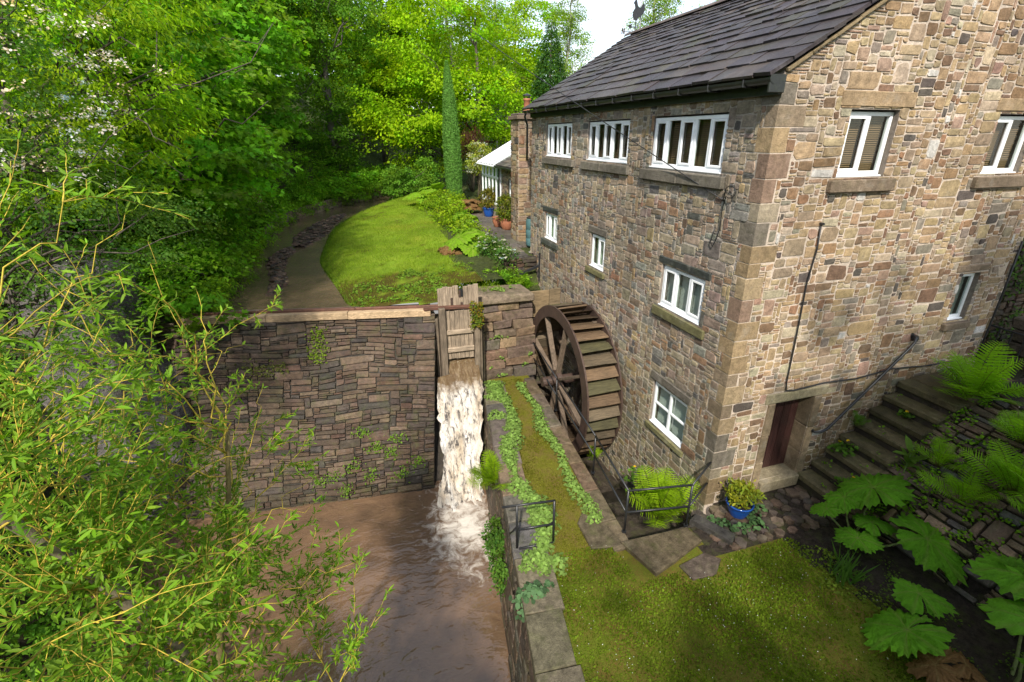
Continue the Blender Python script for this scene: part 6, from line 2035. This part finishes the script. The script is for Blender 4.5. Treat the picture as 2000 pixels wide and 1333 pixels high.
# ------------------------------------------------------------------ gunnera and other bold-leaved plants
def big_leaf(rng, col, vein, lobes=7, wav=.10, deep=.13):
    nr, na = 7, 84
    a = np.linspace(-math.pi * .985, math.pi * .985, na)
    lobe = 1 - deep * (1 - np.abs(np.cos(a * lobes / 2)) ** .7) + .085 * np.sin(a * lobes * 4.0) + .02 * rng.randn(na)
    env = .82 + .2 * np.cos(a * .5)
    lr = 1 + .14 * np.interp(a, np.linspace(-3.2, 3.2, 9), rng.randn(9))
    R = lobe * env * lr
    dr = .12 * np.interp(a, np.linspace(-3.2, 3.2, 7), rng.randn(7))
    V = [(0, 0, 0)]; C = [vein]
    vm = np.abs(np.cos(a * lobes / 2)) ** 40
    for i in range(1, nr + 1):
        f = i / nr
        for j in range(na):
            r = R[j] * f if f > .55 else (env[j] * f * (1 - (f / .55)) + R[j] * f * (f / .55))
            z = .20 * f - .34 * f ** 2.2 + wav * f * (np.abs(np.cos(a[j] * lobes / 2)) ** .6 - .6) * -.8 + .035 * f * rng.randn() + dr[j] * f * f
            V.append((r * math.cos(a[j]), r * math.sin(a[j]), z))
            k = min(1, vm[j] * (1.1 - f * .7) + .10 * (rng.rand() < .15))
            C.append(np.array(col) * (1 - k) * rng.uniform(.82, 1.15) + np.array(vein) * k)
    F = []
    for j in range(na - 1): F.append((0, 1 + j, 2 + j))
    for i in range(nr - 1):
        for j in range(na - 1):
            p = 1 + i * na + j
            F.append((p, p + na, p + na + 1, p + 1))
    return make_mesh('leaf', np.array(V), F, 'leaf_large', np.array(C), True)
GV = (.2, .30, .05)
GL = {'mid': [big_leaf(np.random.RandomState(60 + i), (.125, .34, .014), GV, 7, .17, .19) for i in range(5)],
      'bright': [big_leaf(np.random.RandomState(70 + i), (.20, .38, .015), (.3, .38, .06), 7, .16, .2) for i in range(3)],
      'red': [big_leaf(np.random.RandomState(80 + i), (.24, .13, .05), (.3, .2, .08), 5, .1, .45) for i in range(2)]}
STK = None
def bold(name, label, cat, loc, lvs, kind, seed=0):
    """lvs: (dx, dy, dz, radius, azimuth of the leaf tip, tilt)"""
    r_ = np.random.RandomState(seed)
    th_ = thing(name, label, cat, loc, world=False)
    for (dx, dy, dz, R, az, tl) in lvs:
        o = put('leaf', GL[kind][r_.randint(len(GL[kind]))], th_)
        R = R * (1.08 if kind == 'mid' else 1.3) * r_.uniform(.92, 1.08); o.location = (dx, dy, dz); o.scale = (R, R, R)
        o.rotation_euler = (r_.uniform(-.28, .28), tl + r_.uniform(-.15, .2), az)
        m = MB(); m.tube(limb_path(r_, (dx * .15, dy * .15, -.1), (dx, dy, dz), 6, .1, .0), np.linspace(.024, .013, 6), 7, (.16, .2, .06)); m.build('stalk', 'twig', th_, smooth=True)
    return th_
bold('gunnera', 'large gunnera clump with broad lobed leaves below the steps', 'plant', (2.05, -1.75, 0), [(.42, .32, .92, .58, .9, .2), (-.05, .45, .72, .36, 2.0, .3), (-.5, .4, .6, .28, 2.6, .35), (-.4, -.2, .42, .36, 3.5, .3), (.5, -.7, .6, .58, -.6, .2), (.1, -.05, .5, .34, 1.2, .2)], 'mid', 1)
bold('gunnera', 'gunnera with two jagged leaves at the lower edge of the lawn', 'plant', (1.1, -3.4, 0), [(-.4, -.1, .42, .55, 2.9, .28), (.3, .25, .5, .42, .9, .2)], 'mid', 2)
bold('gunnera', 'huge gunnera leaves cut off by the bottom right corner', 'plant', (1.75, -4.35, 0), [(.0, .05, 1.05, .74, 2.0, .15), (.85, .6, 1.0, .62, .6, .2), (.1, -.5, .75, .5, -2.2, .25)], 'mid', 3)
bold('purple_leaved_plant', 'purplish broad-leaved plant at the bottom edge', 'plant', (.95, -3.98, 0), [(-.25, .05, .28, .26, 2.6, .35), (.1, -.1, .32, .24, -.4, .3), (-.1, -.25, .2, .22, -2.2, .3)], 'red', 4)
bold('gunnera', 'bright young gunnera at the near end of the upper flower border', 'plant', (-1.95, 11.9, 2.7), [(-.45, .15, .75, .55, 2.9, .4), (.55, .25, .8, .5, .3, .4), (-.1, -.5, .5, .42, -1.7, .5), (.05, .5, .85, .45, 1.5, .4)], 'bright', 5)
bold('gunnera', 'bright yellow-green gunnera at the foot of the cypress', 'plant', (-1.7, 22.8, 3.05), [(-.6, .1, 1.0, .62, 2.8, .5), (.1, .4, 1.15, .62, 1.4, .4), (.6, .1, .95, .58, .2, .5), (-.1, -.5, .7, .55, -1.6, .55)], 'bright', 6)
bold('gunnera', 'small bright gunnera midway along the flower border', 'plant', (-1.3, 16.8, 3.0), [(-.35, .1, .5, .4, 2.9, .4), (.35, .2, .55, .42, .3, .4), (0, -.35, .4, .36, -1.7, .5)], 'bright', 7)
bold('rodgersia', 'bronze-leaved rodgersia at the lawn edge of the flower border', 'plant', (-2.75, 12.0, 2.66), [(.3 * math.cos(a), .35 * math.sin(a), .35 + .1 * math.cos(a * 3), .26, a, .45) for a in np.linspace(0, 5.6, 8)], 'red', 8)
bold('rodgersia', 'coppery rodgersia by the patio beyond the middle of the border', 'plant', (-.1, 20.9, 3.05), [(.55 * math.cos(a) * (1 + .3 * (i % 2)), .55 * math.sin(a), .55 + .15 * math.cos(a * 3), .34, a, .45) for i, a in enumerate(np.linspace(0, 6.0, 11))], 'red', 9)
# comfrey with upright oval leaves
BL = leaf_mesh('leaf', [(lambda o: (o[0], o[1], np.tile((.13, .24, .03), (len(o[0]), 1))))(leaves(np.zeros((1, 3)), np.array([(-.5, 0, .85)]), np.array([(1., 0, .55)]), .34, .8, OVAL))], 'leaf_large')
cf = thing('comfrey', 'upright plant with large oval leaves on the rockery', 'plant', (3.35, -1.35, 1.05), world=False)
for i in range(13):
    o = put('leaf', BL, cf); o.rotation_euler = (0, rng.uniform(-.5, .35), i * 2.4); o.location = (0, 0, .05 + .03 * i); s_ = rng.uniform(.6, 1.1); o.scale = (s_,) * 3
m = MB(); m.tube([(0, 0, -.1), (.01, 0, .55)], .012, 6, (.12, .2, .04)); m.build('stem', 'twig', cf)
def poppy(label, loc, n=26, s=.16, fl=2):
    th_ = thing('poppy_plant', label, 'plant', loc, world=False)
    P = rng.randn(n * 3, 3) * s * np.array((.6, .6, .35)) + np.array((0, 0, s * .7))
    V, F, k = leaves(P, unit(np.array((0, 0, 1.0)) + .45 * rng.randn(len(P), 3)), rng.randn(len(P), 3), .075, 1.2, MAPLE)
    put('foliage', leaf_mesh('foliage', [(V, F, np.repeat(np.array((.10, .21, .025))[None] * (1 + .2 * rng.randn(len(P), 1)), k, 0))], 'leaf'), th_)
    for i in range(fl):
        c_ = rng.uniform(-.1, .1, 3) * s * 5 + np.array((0, 0, s * 1.5))
        V, F, k = leaves(np.tile(c_, (4, 1)), np.array([(0, 0, 1.0)] * 4) + .25 * rng.randn(4, 3), np.array([(1, 0, .3), (0, 1, .3), (-1, 0, .3), (0, -1, .3)]), .035, 1.2, ROUND)
        put('flower', leaf_mesh('flower', [(V, F, np.tile((.75, .5, .01), (len(V), 1)))], 'petal'), th_)
poppy('yellow poppy on the first steps below the handrail', (3.0, -.35, .85))
poppy('yellow poppy at the foot of the steps above the gunnera', (2.62, -.85, .4))
poppy('leafy yellow poppy in the wheel pit below the lowest window', (-.6, 1.55, -.45), 36, .24, 1)
poppy('tiny yellow poppy on the upper steps', (4.15, -.62, 1.65), 12, .1, 1)
# iris tuft
it = thing('iris_clump', 'tuft of sword-like green leaves at the edge of the lower lawn', 'plant', (1.05, -2.25, 0), world=False)
IB = leaf_mesh('blade', [(lambda o: (o[0], o[1], np.tile((.085, .18, .03), (len(o[0]), 1))))(leaves(np.zeros((1, 3)), np.array([(1., 0, .15)]), np.array([(-.15, 0, 1.)]), .52, .75, BLADE))], 'leaf')
for i in range(46):
    o = put('blade', IB, it); o.location = (rng.uniform(-.2, .2), rng.uniform(-.2, .2), 0); o.rotation_euler = (rng.uniform(-.5, .5), rng.uniform(-.5, .5), rng.uniform(0, 6.28)); s_ = rng.uniform(.6, 1.15); o.scale = (s_,) * 3
it2 = thing('iris_clump', 'tuft of yellow-green iris blades above the left end of the weir', 'plant', (-11.0, 8.6, 2.5), world=False)
for i in range(40):
    o = put('blade', IB, it2); o.location = (rng.uniform(-.5, .5), rng.uniform(-.25, .25), 0); o.rotation_euler = (rng.uniform(-.4, .4), rng.uniform(-.4, .4), rng.uniform(0, 6.28)); s_ = rng.uniform(.8, 1.5); o.scale = (s_,) * 3

# ------------------------------------------------------------------ shrubs
def shrub(name, label, loc, blobs, spec, mat='leaf', stems=10, bark=(.1, .08, .05), seed=0, cat='shrub'):
    r_ = np.random.RandomState(seed)
    th_ = thing(name, label, cat, loc, world=False)
    parts = []; cs = []
    for sp in spec:
        (p, c) = cloud(r_, blobs, **sp); parts.append(p); cs.append(c)
    m = MB()
    for i in range(stems):
        b = cs[0][r_.randint(len(cs[0]))]
        m.tube(limb_path(r_, (r_.uniform(-.06, .06), r_.uniform(-.06, .06), -.1), b, 6, .15), np.linspace(.02, .005, 6) * (1 + max(b[2], 0) * .4), 5, bark)
    m.build('stems', 'twig', th_, smooth=True)
    put('foliage', leaf_mesh('foliage', parts, mat), th_, kind='stuff')
    return th_
shrub('potted_shrub', 'yellow-green leafy shrub growing in the blue pot at the mill corner', (.42, -.46, .3), [(0, 0, .22, .30, .27, .2)], [dict(ncl=75, lpc=13, clr=.075, L=.085, W=.85, tm=OVAL, col=(.26, .29, .02), flat=.8, up=.35, shell=.6, hang=-.6, cvar=.15)], 'leaf_glossy', 26, seed=1)
shrub('potted_shrub', 'round golden-green bush in the terracotta pot on the patio', (.48, 15.2, 3.55), [(0, 0, .5, .5, .5, .55)], [dict(ncl=120, lpc=22, clr=.12, L=.08, W=1.1, tm=OVAL, col=(.16, .2, .02), flat=.8, up=.4, shell=.7, hang=.2)], seed=2)
shrub('potted_shrub', 'thin yellowish shrub in the blue pot near the conservatory', (.72, 19.2, 3.5), [(0, 0, .55, .5, .5, .5)], [dict(ncl=80, lpc=18, clr=.15, L=.09, W=1.0, tm=OVAL, col=(.2, .18, .02), flat=.8, up=.4, shell=.5, hang=.2)], seed=3)
shrub('cow_parsley', 'white-flowered cow parsley spilling over the border by the patio', (-1.35, 11.2, 2.7), [(0, 0, .45, .55, .7, .45), (.2, -1.0, .3, .4, .5, .35)], [dict(ncl=150, lpc=20, clr=.16, L=.07, W=1.2, tm=OVAL, col=(.09, .18, .03), flat=.6, up=.5, shell=.5), dict(ncl=60, lpc=16, clr=.05, L=.028, W=1, tm=ROUND, col=(.7, .7, .68), flat=.3, up=.9, shell=.95, low=0.0, cvar=.05)], seed=4, cat='plant')
shrub('border_plants', 'mixed green border plants along the right side of the upper lawn', (-1.6, 15, 2.95), [(.1, -1.0, .3, .7, .9, .5), (.0, .8, .35, .7, .9, .55), (-.1, 2.6, .4, .8, 1.0, .7), (.3, 4.4, .45, .9, 1.0, .75), (-.2, 6.4, .5, 1.0, 1.1, .85), (.9, 6.0, .5, .6, .8, .8)], [dict(ncl=420, lpc=24, clr=.2, L=.1, W=1.2, tm=OVAL, col=(.21, .33, .014), flat=.6, up=.55, shell=.6, cvar=.3)], seed=5, cat='plants')
shrub('low_border', 'leafy green plants at the foot of the garden wall beside the pier', (-2.0, 8.9, 2.35), [(0, 0, .15, .8, .7, .4), (-.9, .3, .15, .7, .6, .3), (.7, .3, .0, .5, .6, .45)], [dict(ncl=230, lpc=22, clr=.17, L=.09, W=1.2, tm=OVAL, col=(.16, .30, .016), flat=.6, up=.55, shell=.5, cvar=.25)], seed=6, cat='plants')
shrub('border_shrub', 'bushy green shrub left of the cypress at the lawn end', (-3.0, 28.8, 3.2), [(0, 0, .9, 1.3, 1.2, 1.0), (1.4, .3, .8, 1.1, 1.1, .9), (2.3, 0.6, 1.3, .9, 1, 1.2)], [dict(ncl=300, lpc=30, clr=.28, L=.13, W=1.1, tm=OVAL, col=(.13, .27, .025), flat=.6, up=.5, shell=.6)], seed=7)
shrub('border_shrub', 'pale variegated shrub on bare stems right of the cypress', (2.0, 26.0, 3.1), [(0, 0, 2.2, .9, .9, .6), (0, .2, 3.0, .7, .7, .5)], [dict(ncl=90, lpc=26, clr=.26, L=.12, W=1.1, tm=OVAL, col=(.30, .34, .05), flat=.5, up=.5, shell=.6), dict(ncl=40, lpc=20, clr=.2, L=.09, W=1.1, tm=OVAL, col=(.5, .5, .4), flat=.5, up=.5, shell=.9)], seed=8)
shrub('border_shrub', 'dark green bush between the cypress and the conservatory', (3.0, 24.0, 3.1), [(0, 0, 1.1, .9, 1.0, 1.2), (-.3, -1, .6, .7, .7, .7)], [dict(ncl=180, lpc=28, clr=.25, L=.1, W=1.1, tm=OVAL, col=(.05, .13, .02), flat=.7, up=.45, shell=.7)], seed=9)
shrub('border_shrub', 'dull red weeping shrub behind the cypress', (2.4, 29.5, 3.3), [(0, 0, 3.2, .8, .8, 1.3)], [dict(ncl=120, lpc=26, clr=.22, L=.2, W=.7, tm=LANCE, col=(.16, .07, .045), flat=1.2, up=.1, shell=.5, hang=2.5)], seed=10)
shrub('bank_shrub', 'pinkish blossoming shrub low on the far bank', (-10.9, 20.5, 3.4), [(0, 0, .7, .8, .8, .8)], [dict(ncl=70, lpc=26, clr=.2, L=.08, W=1.2, tm=ROUND, col=(.42, .32, .24), flat=.6, up=.5, shell=.8), dict(ncl=60, lpc=20, clr=.22, L=.11, W=1.1, tm=OVAL, col=(.08, .16, .02), flat=.6, up=.5, shell=.5)], seed=11)
shrub('river_shrub', 'leafy plant hanging from the river wall below the fern', (path_x(1.2) - .12, 1.3, -1.0), [(-.12, 0, .2, .2, .5, .4), (-.15, -.6, -.1, .2, .4, .5)], [dict(ncl=90, lpc=18, clr=.12, L=.08, W=1.1, tm=OVAL, col=(.085, .18, .025), flat=.7, up=.4, shell=.4)], seed=12, cat='plant')

# ------------------------------------------------------------------ willow in the left foreground
def willow():
    rng = np.random.RandomState(90)
    th_ = thing('willow_tree', 'willow with slender leaves and yellow twigs filling the lower left', 'tree', (-7.9, -3.0, -2.2))
    OLIVE = (.20, .155, .055); YELW = (.48, .36, .04)
    m = MB()
    trunk = catmull([(-7.8, -3.0, -2.4), (-7.9, -2.9, .6), (-8.05, -2.85, 2.6), (-8.35, -2.95, 3.9), (-8.62, -3.15, 4.8), (-8.9, -3.4, 5.6), (-9.3, -3.5, 6.6), (-9.5, -3.4, 7.6)], 5)
    m.tube(trunk, np.linspace(.085, .008, len(trunk)), 10, (.17, .14, .09)); 
    trunk2 = catmull([(-8.6, -1.6, -2.4), (-8.5, -1.7, 0), (-8.2, -1.8, 1.8), (-7.9, -1.7, 3.0), (-7.7, -1.5, 4.2)], 5)
    m.tube(trunk2, np.linspace(.06, .02, len(trunk2)), 8, OLIVE)
    trunk3 = catmull([(-7.8, -3.0, -.6), (-7.5, -2.65, .3), (-7.2, -2.55, .9), (-6.95, -2.5, 1.4)], 5)
    m.tube(trunk3, np.linspace(.04, .006, len(trunk3)), 8, OLIVE)
    m.build('trunk', 'bark', th_, smooth=True)
    TG = [(-7.79, -2.62, 6.75), (-8.24, -2.4, 6.52), (-7.88, -1.65, 6.19), (-8.13, -3.12, 6.05), (-8.13, -0.84, 5.38), (-7.94, -0.35, 4.69), (-8.27, -2.71, 5.4), (-7.81, -0.44, 3.89), (-7.36, -0.32, 3.11), (-8.24, -1.73, 4.41), (-7.04, -0.81, 2.05), (-7.89, -1.35, 3.23), (-8.28, -2.81, 4.33), (-7.44, -1.92, 2.13), (-6.71, -2.44, 1.84), (-7.93, -2.72, 3.24), (-8.25, -3.64, 4.33), (-7.56, -3.14, 2.73), (-8.04, -3.58, 3.65), (-7.09, -2.87, 2.06), (-8.22, -3.47, 5.32), (-7.99, -0.35, 5.45), (-8.91, -1.48, 4.09), (-8.86, -2.59, 3.99), (-8.44, -1.73, 3.02), (-8.48, -2.51, 5.57), (-8.48, -3.18, 4.75), (-8.47, -2.91, 3.98), (-8.25, -3.82, 4.16), (-8.46, -1.87, 4.8), (-8.34, -1.9, 3.79), (-8.03, -2.12, 3.01), (-8.06, -3.16, 3.47), (-8.42, -1.85, 5.37), (-8.66, -2.35, 4.55), (-8.19, -1.14, 3.7), (-7.65, -1.32, 2.53), (-8.78, -3.04, 4.08), (-7.81, -2.64, 2.7)]
    allt = np.vstack([trunk[8:], trunk2[6:], trunk3[3:]])
    tw = MB()
    LP, LT, LN = [], [], []
    def shoot(a, b, r, leafy=True, sag=.05, dens=26):
        L = np.linalg.norm(np.array(b) - np.array(a))
        n = max(5, int(L * 7))
        P = limb_path(rng, a, b, n, .09, sag)
        tw.tube(P, np.linspace(r, .0022, n), 5, np.array(YELW) * rng.uniform(.65, 1.15) if r < .012 else np.array(OLIVE) * rng.uniform(.9, 1.3))
        if leafy:
            k = int(L * dens)
            f = np.sort(rng.uniform(.12, 1, k)); f = np.r_[f, 1, 1, .99]
            for ff in f:
                q = np.array([np.interp(ff * (n - 1), np.arange(n), P[:, j]) for j in range(3)])
                i = min(int(ff * (n - 1)), n - 2); tg = P[i + 1] - P[i]; tg /= np.linalg.norm(tg) + 1e-9
                dr = rng.randn(3); dr -= tg * (dr @ tg); dr /= np.linalg.norm(dr) + 1e-9
                LP.append(q); LT.append(tg * .75 + dr * .75 + np.array((0, 0, -.12))); LN.append(np.array((0, 0, 1.0)) + .55 * rng.randn(3) + np.array((0, -.2, 0)))
        return P
    for tg in TG:
        tg = np.array(tg)
        dd = np.linalg.norm((allt - tg) * np.array((1, 1, .6)), axis=1) + .8 * (allt[:, 2] > tg[2] - .2)
        a = allt[np.argsort(dd)[rng.randint(0, 3)]]
        P = shoot(a, tg, .0095, True, .06, 9)
        for s_ in range(2 if tg[1] > -.9 else ((4 if tg[0] > -7.2 else (6 if tg[1] > -1.8 else 10)) if tg[2] < 4.7 else (6 if tg[2] < 5.6 else 2))):
            f = rng.uniform(.35, 1.0)
            q = P[min(int(f * (len(P) - 1)), len(P) - 1)]
            dirv = unit((tg - a)[None])[0] * .6 + rng.randn(3) * np.array((.65, .65, .45)) + np.array((.12, .1, .25))
            dirv /= np.linalg.norm(dirv)
            e = q + dirv * rng.uniform(.35, 1.15)
            P2 = shoot(q, e, rng.uniform(.0035, .006), True, .05, 30)
            for s2 in range(3):
                q2 = P2[rng.randint(1, len(P2))]
                d2 = dirv * .6 + rng.randn(3) * .5
                shoot(q2, q2 + d2 / np.linalg.norm(d2) * rng.uniform(.15, .45), .0025, True, .03, 44)
    # long bare yellow wands crossing the view
    for (a, b) in (((-8.6, -3.2, 4.7), (-7.5, -.9, 4.9)), ((-8.7, -3.1, 5.0), (-7.75, -2.3, 6.5)), ((-8.2, -2.8, 3.2), (-7.0, -.9, 3.0)), ((-8.1, -2.9, 3.0), (-6.6, -2.0, 2.6)), ((-8.5, -3.0, 4.2), (-7.3, -1.6, 4.0)), ((-8.6, -2.9, 4.6), (-8.0, -1.0, 5.5)), ((-8.0, -2.0, 2.2), (-7.4, -1.0, 4.4)), ((-8.3, -3.0, 3.6), (-7.0, -1.6, 3.2))):
        shoot(a, b, .009, True, .06, 5)
    tw.build('twigs', 'twig', th_, smooth=True)
    LP, LT, LN = map(np.array, (LP, LT, LN))
    n = len(LP)
    V, F, k = leaves(LP, LN, LT, .078 * rng.uniform(.45, 1.45, n), 1.15, LANCE)
    C = np.array((.16, .295, .012))[None] * (1 + .22 * rng.randn(n, 1)).clip(.45, 1.7) * (1 + .06 * rng.randn(n, 3))
    put('crown', leaf_mesh('crown', [(V, F, np.repeat(C.clip(.003, .9), k, 0))], 'leaf_glossy'), th_, kind='stuff')
    print('willow leaves', n)
willow()
# brambles and leaves under the willow on the pool bank
bl = [(-9.6, -2.6, -1.2, 1.4, 1.6, .9), (-10.8, -.4, -1.0, 1.5, 1.6, 1.1), (-11.8, 2.2, -.9, 1.2, 1.6, 1.0), (-8.4, -4.2, -1.4, 1.3, 1.2, .9), (-12.2, 4.6, -.6, .9, 1.0, 1.2), (-13.6, 6.6, 4.0, 1.5, 1.3, .7), (-14.6, 3.6, 1.6, 1.6, 2.0, 1.1), (-13.4, 1.0, .6, 1.4, 1.8, 1.0)]
(p, _) = cloud(np.random.RandomState(4), bl, 640, 30, .3, .12, 1.1, OVAL, (.09, .20, .016), flat=.5, up=.6, shell=.5)
put('bank_bramble', leaf_mesh('bank_bramble', [p], 'leaf'), label='dark leafy brambles on the pool bank beneath the willow', cat='brambles', kind='stuff')
# clean helper flags
for o in scene.objects:
    if '_world' in o: del o['_world']
